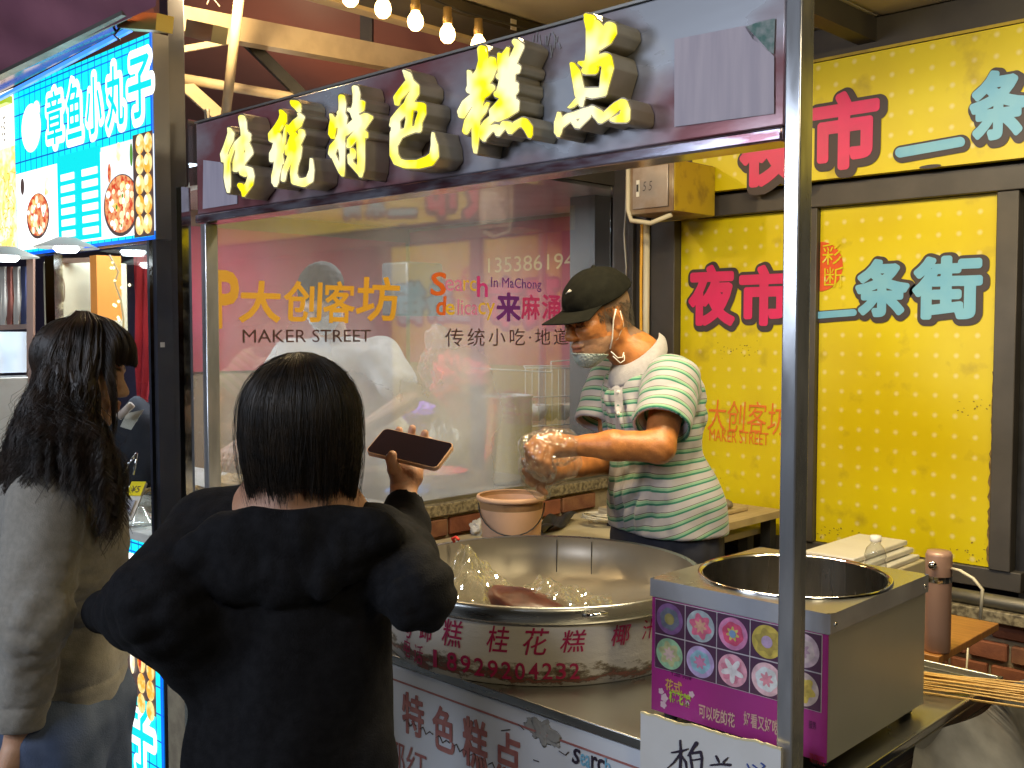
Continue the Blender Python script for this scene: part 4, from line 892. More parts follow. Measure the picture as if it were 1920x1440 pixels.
mb = MB(); mb.add([vs[i] for i in range(n)]+[vs[2*n+i] for i in range(n)], [(i,i+1,n+i+1,n+i) for i in range(N_)]); mb.add([(x,1.4835,z) for x,z in top]+[(x,1.4835,z-.0028-.0015*abs(math.sin(i*1.3))) for i,(x,z) in enumerate(top)], [(n+i,n+i+1,i+1,i) for i in range(N_)]); mb.build('torn_edge', M['card_edge'], cd)
# brush writing traced from the photograph
s = 3.79
bk_ = Z(1200,1060,s,[
 [(285,1245,6),(290,1330,9),(285,1440,9)],[(225,1330,5),(290,1320,9),(340,1305,4)],[(285,1340,8),(240,1400,6),(195,1440,3)],[(290,1345,5),(325,1400,8),(330,1440,5)],
 [(400,1265,14),(370,1310,10),(345,1350,8)],[(355,1345,6),(362,1390,8),(370,1440,8)],[(360,1335,8),(430,1325,9),(440,1370,8),(435,1440,8)],[(365,1385,4),(430,1375,6)],
 [(500,1420,5),(570,1412,7),(640,1418,9)],[(540,1355,6),(555,1385,8),(560,1400,4)],[(625,1365,3),(600,1390,8),(590,1400,4)]])
brush('lettering', bk_, 1.4825, M['ink'], cd)
brush('lettering', Z(1200,1060,s,[[(760,1410,3),(775,1440,4)],[(800,1418,4),(830,1440,4)],[(860,1405,4),(885,1425,5),(870,1440,5)]]), 1.4825, mat('ink_bluepen', (.06,.10,.34), .5), cd)
# ================================================================ things behind the pan
sh = thing('side_table', 'cream topped table against the brick half wall behind the pan', 'table', (-2.3,2.8,0))
MB().box((-2.655,2.30,.855),(-1.98,3.36,.88)).build('table_top', M['cream'], sh, bevel=.003)
for xx,yy in ((-2.62,2.34),(-2.02,2.34),(-2.62,3.32),(-2.02,3.32)): MB().box((xx-.02,yy-.02,0),(xx+.02,yy+.02,.853)).build('leg', M['steel_dull'], sh)
bc = onZ(960,1035,.8805); bc = Vector((-2.275,2.345,.8805))
bu = thing('plastic_bucket', 'stained peach plastic bucket with wire handle behind the pan', 'bucket', tuple(bc))
MB().lathe(bc, [(.001,0),(.083,0),(.088,.004),(.101,.188)], 56).build('body', M['peach'], bu, smooth=True)
MB().lathe(bc, [(.101,.186),(.108,.186),(.111,.192),(.110,.200),(.106,.203),(.101,.200)], 56).build('rim', M['peach'], bu, smooth=True)
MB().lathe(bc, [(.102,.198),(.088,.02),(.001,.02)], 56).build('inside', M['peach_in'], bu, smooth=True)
ha = []
for i in range(15):
    a = math.pi*i/14; ha.append(bc+Vector((.104*math.cos(a)*.72+.104*.0, .104*math.cos(a)*.70, .175-.085*math.sin(a)))+Vector((.075*math.sin(a),-.075*math.sin(a),0)))
MB().tube(ha, .0022, 6).build('handle', M['black'], bu, smooth=True)
# striped cloth
def cl(u, v):
    p = onZ(1020,1010,.885).lerp(onZ(1086,975,.885), u) ; q = Vector((.10,.10,0))*0
    return p+Vector((-.09*v+.0, -.09*v*(-1)*.2, .018+.014*math.sin(u*9+v*3)+.01*math.sin(v*7)))
cs = MB().grid(cl, 36, 14)
cs.mi = [(1 if ((i%36)//6)%2 else 0) for i in range(36*14)]
o = cs.build('striped_cloth', [M['black'], M['white_stripe']], smooth=True); tag(o, 'black and white striped cloth beside the bucket', 'cloth')
# coil of cable
rg = random.Random(4); pts = []; cc = onZ(1125,985,.885)
for i in range(140):
    a = i*.42; r = .045+.02*math.sin(i*.31)+rg.uniform(-.004,.004); pts.append(cc+Vector((r*math.cos(a)*1.2, r*math.sin(a)*.8, .006+.022*(i/140)+.02*abs(math.sin(i*.17)))))
o = MB().tube(pts, .0028, 6).build('cable_coil', M['cable_w'], smooth=True); tag(o, 'tangled coil of off-white cable on the cream table', 'cable')
o = blob(onZ(898,1000,.885)+Vector((0,0,.02)), (.03,.03,.03), 9, .3).build('white_rag', M['white'], smooth=True); tag(o, 'small white rag left of the peach bucket', 'rag')
o = MB().tube([onZ(852,1016,1.03),onZ(848,1010,1.04),onZ(855,1007,1.045),onZ(860,1012,1.04)], .004, 6).build('red_clip', M['red_plastic'], smooth=True); tag(o, 'small red plastic clip on the far pan rim', 'clip')
# plywood table right of the man
tb = thing('plywood_table', 'pale plywood table behind the man at right', 'table', (-1.9,3.1,0))
MB().box((-2.42,2.96,.925),(-1.90,3.38,.95)).build('table_top', M['ply'], tb); 
MB().box((-2.42,2.955,.926),(-1.8995,2.9595,.949)).build('edge', M['ply_edge'], tb)
for xx,yy in ((-2.38,3.0),(-1.94,3.0),(-2.38,3.34),(-1.94,3.34)): MB().box((xx-.02,yy-.02,0),(xx+.02,yy+.02,.924)).build('leg', M['black'], tb)
o = MB().box((-2.36,3.02,.951),(-1.98,3.27,.966)).build('cutting_board', M['ply'], bevel=.004); tag(o, 'worn cutting board on the plywood table', 'cutting board')
for i,(x_,y_) in enumerate([(-2.06,3.12),(-2.02,3.17)]):
    o = blob((x_,y_,.984), (.035,.022,.017), i+2, .1).build('round_stone', mat('stone', (.20,.17,.12), .7), smooth=True); tag(o, ['larger rounded brown lump on the cutting board','smaller rounded brown lump on the cutting board'][i], 'stone')
# orange wood shelf table behind the machine with flask and bottle
wt = thing('wooden_bench', 'orange brown wooden bench top sticking out behind the candy floss machine', 'bench', (-1.3,2.9,0))
c_ = onZ(1873,1172,.80)
MB().box((-1.75,2.52,.785),(c_.x,c_.y,.805)).build('bench_top', M['wood'], wt, bevel=.002)
for xx,yy in ((-1.7,2.6),(-1.7,c_.y-.05),(c_.x-.15,c_.y-.05)): MB().box((xx-.018,yy-.018,0),(xx+.018,yy+.018,.784)).build('leg', M['black'], wt)
fp = onZ(1762,1105,.96); fk = thing('vacuum_flask', 'beige vacuum flask with push button lid behind the candy floss machine', 'flask', (fp.x,fp.y,.806))
q = onZ(1761,1030,1.06); q = Vector((q.x,q.y,.806)); H = W(1761,1031,(q-CP).dot(CR@Vector((0,0,-1)))).z-.806
MB().lathe(q, [(.001,0),(.03,0),(.031,.004),(.031,H-.075)], 32).build('body', M['rosegold'], fk, smooth=True)
MB().lathe(q, [(.0315,H-.075),(.0318,H-.062),(.0315,H-.06)], 32).build('band', M['chrome'], fk, smooth=True)
MB().lathe(q, [(.031,H-.06),(.0315,H-.01),(.028,H),(.001,H)], 32).build('lid', M['rosegold'], fk, smooth=True)
dd = (Vector((0,0,0))-Vector((q.x,q.y,0))).normalized()
o = MB().lathe((0,0,0), [(.001,0),(.01,0),(.01,.004),(.001,.005)], 20).build('button', M['chrome'], fk, smooth=True)
o.location = (q+Vector((0,0,H-.03))+dd*.031+Vector((-.012,-.008,0)))-fk.location; o.rotation_euler = dd.to_track_quat('Z','Y').to_euler()
fcb = MB().tube([onX(1783,1066,q.x+.03),onX(1800,1070,q.x+.06),onX(1825,1085,q.x+.1),onX(1842,1105,q.x+.12),onX(1838,1160,q.x+.12)], .004, 8).build('power_cable', M['cable_w'], smooth=True); tag(fcb,'white cord looping down over the wooden bench','cord')
fcb2 = MB().tube([onX(1815,1215,q.x+.1),onX(1812,1260,q.x+.1),onX(1806,1300,q.x+.1)], .0022, 6).build('thin_cord', M['cable_w'], smooth=True); tag(fcb2,'thin cord hanging below the wooden bench','cord')
tyz = .93
ty = thing('white_trays', 'white foam trays stacked behind the candy floss machine', 'tray stack', (-1.6,3.0,tyz))
a_ = onZ(1440,1020,tyz+.04); b_ = onZ(1625,1030,tyz+.04)
for i in range(3): MB().box((a_.x+.02*i,2.85,tyz-.05+i*.02),(b_.x-.02*i,3.22,tyz-.034+i*.02)).build('tray', M['white'], ty, bevel=.004)
o = MB().box((a_.x-.02,2.84,.806),(b_.x+.01,3.24,.879)).build('foam_box', M['cream'], bevel=.005); tag(o, 'cream foam box under the white trays', 'box')
bt = thing('plastic_bottle', 'clear plastic bottle with white cap in front of the yellow poster', 'bottle', tuple(onZ(1642,1080,.86)))
bq = W(1641,1065,2.85); bq = Vector((bq.x,bq.y,bq.z-.06))
MB().lathe(bq, [(.001,0),(.028,0),(.030,.01),(.030,.07),(.026,.085),(.030,.095),(.024,.115),(.013,.128),(.0125,.135)], 28).build('body', M['bagclear'], bt, smooth=True)
MB().lathe(bq, [(.0145,.134),(.015,.136),(.015,.15),(.001,.151)], 24).build('cap', M['white'], bt, smooth=True)
o = MB().box((bq.x-.05,bq.y-.05,.806),(bq.x+.05,bq.y+.05,bq.z-.001)).build('carton', M['cream'], bevel=.003); tag(o,'small cream carton under the clear bottle','carton')
# bamboo skewers
rg = random.Random(12); tip = onZ(1920,1340,.885); 
for i in range(34):
    a = Vector((-.90+rg.uniform(-.02,.02), 2.10+rg.uniform(-.055,.055), .862+rg.uniform(0,.026)))
    d = Vector((.86+rg.uniform(-.07,.07), .30+rg.uniform(-.08,.08), rg.uniform(-.004,.008))).normalized()
    o = MB().tube([a, a+d*.36, a+d*.38], [.0017,.0017,.0004], 6).build('bamboo_skewer', M['bamboo'], smooth=True)
    tag(o, 'thin yellow bamboo skewer in the bundle behind the candy floss machine', 'skewer', 'bamboo skewers in a bundle')
# grey plastic sheet hanging at lower right
def tf(u, v):
    A = onZ(1700,1440,.80).lerp(onZ(1925,1300,.83), u); A = Vector((-.742+.02*math.sin(u*13), 1.55+u*.85, .852-.0*v))
    return A+Vector((.05*v+.03*v*math.sin(u*21+v*4)+.012*math.sin(v*17+u*9), 0, -v*.55+.012*math.sin(u*30)*v)) + Vector((.12*min(v*3,1),0,0))
o = MB().grid(tf, 70, 40).build('plastic_sheet', M['tarp'], smooth=True); tag(o, 'grey crumpled plastic sheet draped over the stall end', 'plastic sheet')
# ================================================================ the snack stall at left
ls = thing('snack_stall', 'neighbouring snack stall with glowing cyan menu boxes', 'food stall', (-3.45,1.9,0))
cyan = bpy.data.materials.new('menu_tiles'); cyan.use_nodes = True; nt = cyan.node_tree; b = nt.nodes['Principled BSDF']; b.inputs['Base Color'].default_value = (.02,.05,.05,1)
tc = _n(nt,'ShaderNodeTexCoord'); sx = _n(nt,'ShaderNodeSeparateXYZ'); nt.links.new(tc.outputs['Object'], sx.inputs[0])
def line(sock, sp, w):
    d = _n(nt,'ShaderNodeMath',operation='PINGPONG'); d.inputs[1].default_value = sp/2; nt.links.new(sock, d.inputs[0])
    l = _n(nt,'ShaderNodeMath',operation='LESS_THAN'); l.inputs[1].default_value = w/2; nt.links.new(d.outputs[0], l.inputs[0]); return l.outputs[0]
l1, l2 = line(sx.outputs[0], .048, .005), line(sx.outputs[2], .085, .005)
mxm = _n(nt,'ShaderNodeMath',operation='MAXIMUM'); nt.links.new(l1, mxm.inputs[0]); nt.links.new(l2, mxm.inputs[1])
mx = _n(nt,'ShaderNodeMix',data_type='RGBA'); mx.inputs[6].default_value = (0.0,.90,1.0,1); mx.inputs[7].default_value = (0,.10,.55,1); nt.links.new(mxm.outputs[0], mx.inputs[0])
nt.links.new(mx.outputs[2], b.inputs['Emission Color']); b.inputs['Emission Strength'].default_value = 1.15
eW = emis('lit_white', (1,1,1), 1.9); eC = emis('lit_cyan', (.0,.80,.86), 1.1); eB = emis('lit_blue', (.0,.12,1.0), 1.4); eO = emis('lit_orange', (1.0,.42,.04), 1.3, c2=(1,.75,.3), scale=40); eR = emis('lit_red', (.75,.06,.02), 1.0, c2=(1,.5,.2), scale=60); eG = emis('lit_green', (.12,.35,.05), 1.0); eY = emis('lit_cream', (1,.92,.55), 1.7, c2=(1,.70,.15), scale=25); eK = emis('lit_dark', (.16,.10,.09), .6); eWp = emis('lit_pale', (.86,.90,.98), 1.3)
eOut = emis('lit_warm', (1.0,.78,.42), 1.35, c2=(1,.93,.8), scale=30)
def lightbox(x0,x1,z0,z1,mm,name='menu_box'):
    bxx = MB().box((x0,YF-.0,z0),(x1,YF+.05,z1)).build(name, M['greybox'], ls)
    MB().box((x0,YF-.004,z0),(x1,YF-.0006,z1)).build('lit_sheet', mm, bxx); return bxx
mb_ = lightbox(-3.985,-2.93,1.872,2.478,cyan)
yy = YF-.0055
fr_ = MB(); fr_.box((-2.940,yy,1.872),(-2.930,yy+.001,2.478)); fr_.box((-3.985,yy,1.872),(-2.94,yy+.001,1.882)); fr_.box((-3.985,yy,2.440),(-2.94,yy+.001,2.444)); fr_.build('blue_edge', eB, mb_)
def lbtext(s, p0, p1, out=.13, y=yy, par=mb_):
    a = onY(*p0,y); b_ = onY(*p1,y); w,h = b_.x-a.x, b_.z-a.z
    fat_glyph('lettering', s, a, (1,0,0), (0,0,1), w, h, out, eW, par)
    fat_glyph('lettering_core', s, a+Vector((0,-.002,0)), (1,0,0), (0,0,1), w, h, .012, eC, par)
for ch,p0,p1 in [('章',(90,274),(116,166)),('鱼',(128,262),(152,150)),('小',(164,254),(190,140)),('丸',(202,242),(232,118)),('子',(243,226),(283,98))]: lbtext(ch,p0,p1)
c0 = onY(58,240,yy); MB().disc(c0,(1,0,0),(0,0,1),.085,.085,30).build('logo_blob', eW, mb_); MB().disc(onY(68,205,yy-.001),(1,0,0),(0,0,1),.03,.03,20).build('logo_blob', eW, mb_)
# lower half: white field, two food photographs, price list
MB().box((-3.975,yy,1.892),(-2.955,yy+.001,2.17)).build('white_field', eW, mb_)
def Rb(p0,p1,m,name,dy): a=onY(*p0,yy-dy); b_=onY(*p1,yy-dy); MB().box((a.x,yy-dy,a.z),(b_.x,yy-dy+.0008,b_.z)).build(name,m,mb_); return a,b_
Rb((110,456),(187,272),eC,'price_list',.0015)
for i in range(6):
    for j in (0,1):
        a = onY(113,300,yy-.003); x_ = a.x+.0+j*.165; z_ = 2.105-i*.038
        MB().box((x_,yy-.003,z_),(x_+(.105 if j==0 else .115)-(.0 if i<5 else .0),yy-.0022,z_+.022)).build('price_line', eW, mb_)
rg = random.Random(21)
def dish(px,py,r,par,n=26,y=yy):
    c = onY(px,py,y); MB().disc(c+Vector((0,-.002,0)),(1,0,0),(0,0,1),r,r*.8,30).build('dish_print', eK, par)
    MB().disc(c+Vector((0,-.0025,.004)),(1,0,0),(0,0,1),r*.93,r*.74,30).build('dish_print', eR, par)
    for mm,nn,rr in ((eO,8,.012),(eOut,n//2,.013),(eR,5,.010),(eW,6,.012),(eG,3,.007)):
        k_ = MB()
        for i in range(nn):
            a = rg.uniform(0,6.28); q_ = r*.8*math.sqrt(rg.random()); k_.disc(c+Vector((q_*math.cos(a),-.003-.0001*i-{eO:0,eOut:.001,eR:.002,eW:.003,eG:.004}[mm],q_*math.sin(a)*.75)),(1,0,0),(0,0,1),rr*rg.uniform(.6,1.2),rr*rg.uniform(.6,1.2),14)
        k_.build('food_print', mm, par)
Rb((192,446),(288,250),eWp,'photo_field',.0012)
dish(228,385,.12,mb_,40); dish(72,405,.10,mb_,34)
bl = MB()
for j,px_ in enumerate((262,277)):
    for i in range(5):
        bl.disc(onY(px_,270+i*38-(j*3),yy-.0105),(1,0,0),(0,0,1),.027,.030,20)
MB().box(onY(252,446,yy-.009),onY(286,244,yy-.008)).build('photo_field', eK, mb_); bl.build('ball_print', eO, mb_)
bl2 = MB()
for j,px_ in enumerate((259,274)):
    for i in range(5): bl2.disc(onY(px_,264+i*38-(j*3),yy-.0115),(1,0,0),(0,0,1),.013,.016,16)
bl2.build('ball_gleam', eOut, mb_)
for (px_,py_,ru,rv,mm) in [(246,290,.010,.035,eG),(222,285,.018,.03,eOut),(205,325,.012,.03,eR),(88,348,.02,.03,eOut),(42,350,.018,.03,eK),(86,360,.01,.012,eO)]:
    MB().disc(onY(px_,py_,yy-.0085),(1,0,0),(0,0,1),ru,rv,18).build('food_print', mm, mb_)
# yellow menu box at the very left
my = lightbox(-4.9,-3.99,1.872,2.43,eY,'menu_box')
k_ = MB()
for i in range(150):
    a = onY(rg.uniform(-30,30),rg.uniform(310,470),yy-.001); an = rg.uniform(0,3.1); L_ = rg.uniform(.01,.04); k_.beam(a, a+Vector((L_*math.cos(an),0,L_*math.sin(an))), .001, .004)
k_.build('noodle_print', eO, my)['kind'] = 'stuff'
MB().box(onY(-60,300,yy-.0),onY(24,165,yy-.001)).build('white_field', emis('lit_ivory',(1,.97,.85),1.8), my)
k_ = MB(); textY(k_,'料理',(3,268),(9,215),yy-.003); k_.build('lettering', eK, my)
MB().box((-4.9,YF-.03,2.43),(-3.99,YF+.03,2.455)).build('green_edge', emis('lit_lime',(.55,.75,.02),.9), my)
# lower box
lb = lightbox(-3.985,-2.93,.10,.945,cyan); 
fr_ = MB(); fr_.box((-2.942,yy,.10),(-2.930,yy+.001,.945)); fr_.box((-3.985,yy,.905),(-2.94,yy+.001,.910)); fr_.build('blue_edge', eB, lb)
MB().box((-3.975,yy,.62),(-2.962,yy+.001,.90)).build('white_field', eW, lb)
MB().box(onY(238,1315,yy-.001)*1.0, Vector((-2.970,yy-.0005,.88))).build('photo_field', eK, lb)
bl = MB()
for j,px_ in enumerate((265,282)):
    for i in range(4): bl.disc(onY(px_,1205+i*38+(j*14),yy-.003),(1,0,0),(0,0,1),.026,.032,20)
bl.build('ball_print', eO, lb)
for (px_,py_,ru,rv,mm) in [(230,1235,.022,.04,eR),(248,1240,.016,.04,eOut),(262,1240,.010,.035,eR),(235,1060,.035,.03,eOut),(225,1050,.02,.03,eR),(222,1262,.02,.02,eOut)]:
    MB().disc(onY(px_,py_,yy-.0045),(1,0,0),(0,0,1),ru,rv,18).build('food_print', mm, lb)
for ch,p0,p1 in [('子',(247,1436),(287,1322)),('丸',(196,1410),(232,1300))]: lbtext(ch,p0,p1,par=lb,out=.11)
for ch,p0,p1 in [('小',(150,1380),(180,1280))]: lbtext(ch,p0,p1,par=lb,out=.11)
# column, posts, counter
MB().box((-2.985,YF+.0505,0),(-2.935,YF+.105,2.60)).build('column', M['navy'], ls, bevel=.002)
MB().box((-2.990,YF+.0,.946),(-2.931,YF+.05,1.871)).build('column_front', M['navy'], ls)
MB().box((-2.968,YF-.004,.946),(-2.946,YF-.0005,1.871)).build('post', M['chrome'], ls)
MB().box((-3.80,YF+.02,.975),(-3.72,YF+.05,1.871)).build('post', M['chrome'], ls)
MB().box((-2.936,YF+.008,1.55),(-2.930,YF+.022,1.565)).build('sticker', M['white'], ls)
MB().box((-4.9,YF-.01,.946),(-2.992,2.4,.975)).build('counter_top', M['white'], ls, bevel=.003)
MB().box((-4.9,YF+.06,.10),(-2.99,2.38,.944)).build('cabinet', M['greybox'], ls)
MB().box((-3.75,YF+.03,.976),(-2.992,YF+.034,1.87)).build('glass_pane', M['glass'], ls)
MB().box((-2.93,YF+.105,0),(-2.70,YF+.12,.95)).build('side_filler', M['black'], ls)
tag(MB().tube([(-2.80,1.60,0),(-2.80,1.60,1.3),(-2.80,1.60,2.25)], .008, 8).build('grey_pipe', M['steel_dull'], smooth=True), 'thin grey pipe rising between the two stalls', 'pipe')
# cone lamps hanging under the menu box
for (px_,py_,lbl) in [(125,478,'cone shaped lamp under the menu box, right one of two'),(12,495,'cone shaped lamp under the menu box at the photo edge')]:
    c = W(px_,py_,3.35); L_ = thing('cone_lamp', lbl, 'lamp', tuple(c), 'white cone lamps of the snack stall')
    MB().lathe(c, [(.10,.022),(.095,.026),(.05,.045),(.03,.055),(.001,.056)], 36).build('shade', M['white'], L_, smooth=True)
    MB().lathe(c, [(.001,.012),(.03,.008),(.04,.02),(.03,.04),(.001,.045)], 24).build('bulb', emis('cool_bulb',(.85,.95,1),12), L_, smooth=True)
# contents behind the snack stall glass
bxo = thing('extractor_unit', 'cream metal extractor unit with round grille in the snack stall', 'extractor', tuple(W(135,560,4.3)))
a = W(92,625,4.3); b_ = W(186,492,4.3)
MB().box((a.x,a.y-.02,a.z),(b_.x,b_.y+.12,b_.z)).build('case', M['cream'], bxo, bevel=.006)
cc = W(112,545,4.26); k_ = MB()
for r_ in (.085,.07,.055,.04): k_.tube([cc+Vector((r_*math.cos(t_/16*math.pi),-.015,r_*math.sin(t_/16*math.pi))) for t_ in range(33)], .0025, 5)
k_.build('grille', M['kitchen_wall'], bxo)
fr2 = MB(); 
for p_,q_ in [((186,485,4.2),(186,640,4.2)),((90,490,4.2),(186,487,4.2))]: fr2.beam(W(*p_),W(*q_),.02,.02)
tag(fr2.build('brown_rack', mat('brown_metal',(.20,.12,.08),.5)), 'brown metal rack beside the extractor unit', 'rack')
wbk = MB().box((-8.5,2.44,0),(-4.67,2.50,2.45)).build('stall_back_wall', M['tile_dark']); tag(wbk, 'dark tiled back wall of the snack stall', 'wall')
def cloth(name, px0,px1,py0,py1,d,m,lbl,n=20):
    def f(u,v):
        px_ = px0+(px1-px0)*(u if v<.7 else .5+(u-.5)*(1-(v-.7)*2.2)); p = W(px_,py0+(py1-py0)*v,d); p.y += .012*math.sin(u*14+v*2); return p
    tag(MB().grid(f,n,16).build(name,m,smooth=True), lbl, 'cloth')
cloth('red_curtain',250,284,478,755,3.75,M['redcloth'],'long red cloth hanging inside the snack stall')
for i,(a_,b2,cc_) in enumerate([(0,14,(.62,.58,.50)),(15,24,(.30,.10,.07)),(26,38,(.55,.50,.42)),(40,52,(.04,.05,.12))]):
    cloth('hanging_strip',a_,b2,500,612,4.4,mat('strip_cloth',cc_,.8),['leftmost cream strip hanging in the snack stall','dark red strip hanging in the snack stall','second cream strip hanging in the snack stall','dark blue strip hanging in the snack stall'][i],6)
bxw = MB().box(W(-20,700,4.2),W(52,622,4.3)).build('white_board', mat('backlit_board',(.70,.78,.85),.5)); tag(bxw,'pale blue white board at the left of the snack stall','board')
fr3 = MB(); fr3.beam(W(-30,615,4.15),W(60,612,4.15),.02,.02); fr3.beam(W(58,480,4.1),W(58,720,4.1),.025,.02)
tag(fr3.build('shelf_upright', mat('brown_shelf',(.16,.09,.06),.5)),'brown shelf upright and rail around the pale board','shelf')
gu = thing('metal_stove', 'dark metal stove with vents at the left edge', 'stove', tuple(W(10,760,4.1)))
a = W(-60,930,4.1); b_ = W(60,706,4.1); MB().box((a.x,a.y,0),(b_.x,b_.y+.3,b_.z)).build('case', M['steel_dull'], gu, bevel=.005)
for i in range(6): p = W(0,722+i*6,4.1); MB().box((a.x,a.y-.006,p.z),(b_.x-.05,a.y-.0005,p.z+.007)).build('vent', M['black'], gu)
# fairy lights wire
k_ = MB(); pts = [W(205,478,3.6),W(222,510,3.6),W(215,530,3.6),W(226,560,3.6),W(232,600,3.6),W(231,635,3.6)]; k_.tube(pts,.0035,6)
tag(k_.build('fairy_light_wire', emis('warm_wire',(1,.75,.35),.8), smooth=True),'thin lit wire of fairy lights in the snack stall','fairy lights')
k_ = MB(); rg = random.Random(31)
for i in range(12): c=W(rg.uniform(208,245),rg.uniform(490,600),3.6); k_.lathe(c,[(.001,-.006),(.006,0),(.001,.006)],8)
tag(k_.build('tiny_lights', emis('tiny_bulb',(1,.85,.5),4)),'scatter of tiny lights beside the red cloth','fairy lights',kind='stuff')
orp = MB().box(W(183,600,4.1),W(214,482,4.2)).build('orange_panel', mat('orange_panel',(.70,.24,.04),.5,emit=(1,.35,.05),estr=.35)); tag(orp,'orange lit panel in the snack stall','panel')
# hanging spoon rest, tray, price tags
trn = thing('food_tray', 'steel tray of fried noodles on the snack counter', 'tray', tuple(onZ(255,935,.98)))
tc_ = onZ(262,955,.978); 
k_ = MB(); k_.box(tc_+Vector((-.16,0,0)),tc_+Vector((.12,.24,.006))); k_.box(tc_+Vector((-.16,0,.006)),tc_+Vector((.12,.006,.055))); k_.box(tc_+Vector((-.16,.234,.006)),tc_+Vector((.12,.24,.055))); k_.box(tc_+Vector((.114,.006,.006)),tc_+Vector((.12,.234,.055))); k_.box(tc_+Vector((-.16,.006,.006)),tc_+Vector((-.154,.234,.055)))
k_.build('pan', M['steel'], trn)
k_ = MB()
for i in range(90):
    p = tc_+Vector((rg.uniform(-.14,.10),rg.uniform(.02,.22),.03+rg.uniform(0,.03))); an = rg.uniform(0,6.3); k_.tube([p,p+Vector((.02*math.cos(an),.02*math.sin(an),.006)),p+Vector((.035*math.cos(an+.6),.035*math.sin(an+.6),0))],.0022,4)
o = k_.build('noodles', M['bamboo'], trn); o['kind'] = 'stuff'
for i,(p_,q_,lbl) in enumerate([((233,975,3.05),(262,905,3.12),'price tag holder with yellow top leaning on the tray')]):
    tg = thing('price_tag', lbl, 'price tag', tuple(W(*p_)))
    A = W(*p_); B = W(*q_); up = (B-A); sd_ = Vector((.035,.028,0))
    k_ = MB(); k_.quad(A-sd_*.5,A+sd_*.5,B+sd_*.5,B-sd_*.5); o = k_.build('card', M['white'], tg); so = o.modifiers.new('s','SOLIDIFY'); so.thickness = .006
    k_ = MB(); nn = up.cross(sd_).normalized()*-.007; k_.quad(A+up*.62-sd_*.5+nn,A+up*.62+sd_*.5+nn,B+sd_*.5+nn,B-sd_*.5+nn); k_.build('yellow_card', mat('yellow_card',(.85,.70,.02),.4), tg)
    k_ = MB(); fit_text(k_,'¥5',A+up*.70-sd_*.3+nn*1.15,sd_,up,.6,.18); k_.build('lettering', M['ink'], tg)
    k_ = MB(); k_.quad(A+up*.10-sd_*.3+nn,A+up*.10+sd_*.3+nn,A+up*.5+sd_*.3+nn,A+up*.5-sd_*.3+nn); k_.build('grey_card', mat('grey_card',(.35,.38,.45),.4), tg)
tn = thing('steel_tongs', 'shiny steel tongs on the snack counter tray', 'tongs', tuple(W(240,880,3.1)))
MB().tube([W(222,905,3.1),W(240,870,3.1),W(257,850,3.1)],.004,6).build('arm', M['chrome'], tn, smooth=True); MB().tube([W(250,890,3.1),W(254,870,3.1),W(257,850,3.1)],.004,6).build('arm', M['chrome'], tn, smooth=True)
pr = thing('plate_rest', 'small folded steel plate behind the tongs', 'plate', tuple(W(250,790,3.4)))
k_ = MB(); k_.quad(W(226,800,3.4),W(238,775,3.4),W(270,768,3.4),W(246,806,3.4)); o = k_.build('plate', M['white'], pr); so = o.modifiers.new('s','SOLIDIFY'); so.thickness=.004
MB().tube([W(222,782,3.35),W(248,758,3.35)],.012,10).build('roller', mat('beige_tube',(.42,.34,.28),.5), pr, smooth=True)
dcl = blob(W(262,830,3.7),(.12,.1,.16),6,.1).build('dark_apron', M['navycloth'], smooth=True); tag(dcl,'dark blue bundle of cloth behind the snack counter','cloth')
pls = MB().lathe(onZ(258,985,.978),[(.001,0),(.05,0),(.062,.01),(.05,.014),(.02,.06),(.001,.062)],30).build('sauce_holder', M['bagclear'], smooth=True); tag(pls,'small clear holder on the white snack counter','holder')
tbx = MB().box((-4.8,2.75,.8),(-3.9,2.95,.83)) 
# ================================================================ people: one continuous surface each, grown from a distance field
Rv = CR @ Vector((1,0,0)); Uv = Vector((0,0,1)); Fv = Vector((-Rv.y, Rv.x, 0)); Fv = Vector((-.696,.718,0))
def A3(v): return np.array(v[:], dtype=np.float64)
def smin(a, b, k): h = np.clip(.5+.5*(b-a)/k, 0, 1); return b+(a-b)*h-k*h*(1-h)
def smax(a, b, k): return -smin(-a, -b, k)
class Cap:
    def __init__(s, a, b, ra, rb=None): s.a = A3(a); s.b = A3(b); s.ra = ra; s.rb = ra if rb is None else rb; s.ab = s.b-s.a; s.L = float(s.ab@s.ab)+1e-12
    def t(s, P): return np.clip(((P-s.a)@s.ab)/s.L, 0, 1)
    def __call__(s, P): t = s.t(P); return np.linalg.norm(P-s.a-t[:,None]*s.ab, axis=1)-(s.ra+(s.rb-s.ra)*t)
class Ell:
    def __init__(s, c, ax, r): s.c = A3(c); s.M = np.array([A3(Vector(a).normalized())/q for a, q in zip(ax, r)]); s.r = min(r); s.rr = np.array(r)
    def __call__(s, P):
        q = (P-s.c)@s.M.T; k0 = np.linalg.norm(q, axis=1); k1 = np.linalg.norm(q/s.rr, axis=1)+1e-9
        return k0*(k0-1)/k1
def union(P, prims, k):
    d = None
    for p in prims:
        kk = k
        if isinstance(p, tuple): p, kk = p
        v = p(P); d = v if d is None else smin(d, v, kk)
    return d
def waves(P, seed, f, amp, n=6, ridge=True, aniso=(1,1,1)):
    rg = np.random.default_rng(seed); K = rg.normal(size=(n,3)); K /= np.linalg.norm(K,axis=1)[:,None]; K = K*np.array(aniso)*f*rg.uniform(.6,1.7,(n,1)); ph = rg.random(n)*6.3
    w = np.sin(P@(K[0][[1,2,0]]*.5)+1.7)*1.2
    s = 0
    for i in range(n):
        v = np.sin(P@K[i]+ph[i]+w); s = s+((1-2*np.abs(v)) if ridge else v)
    return amp*s/n**.5
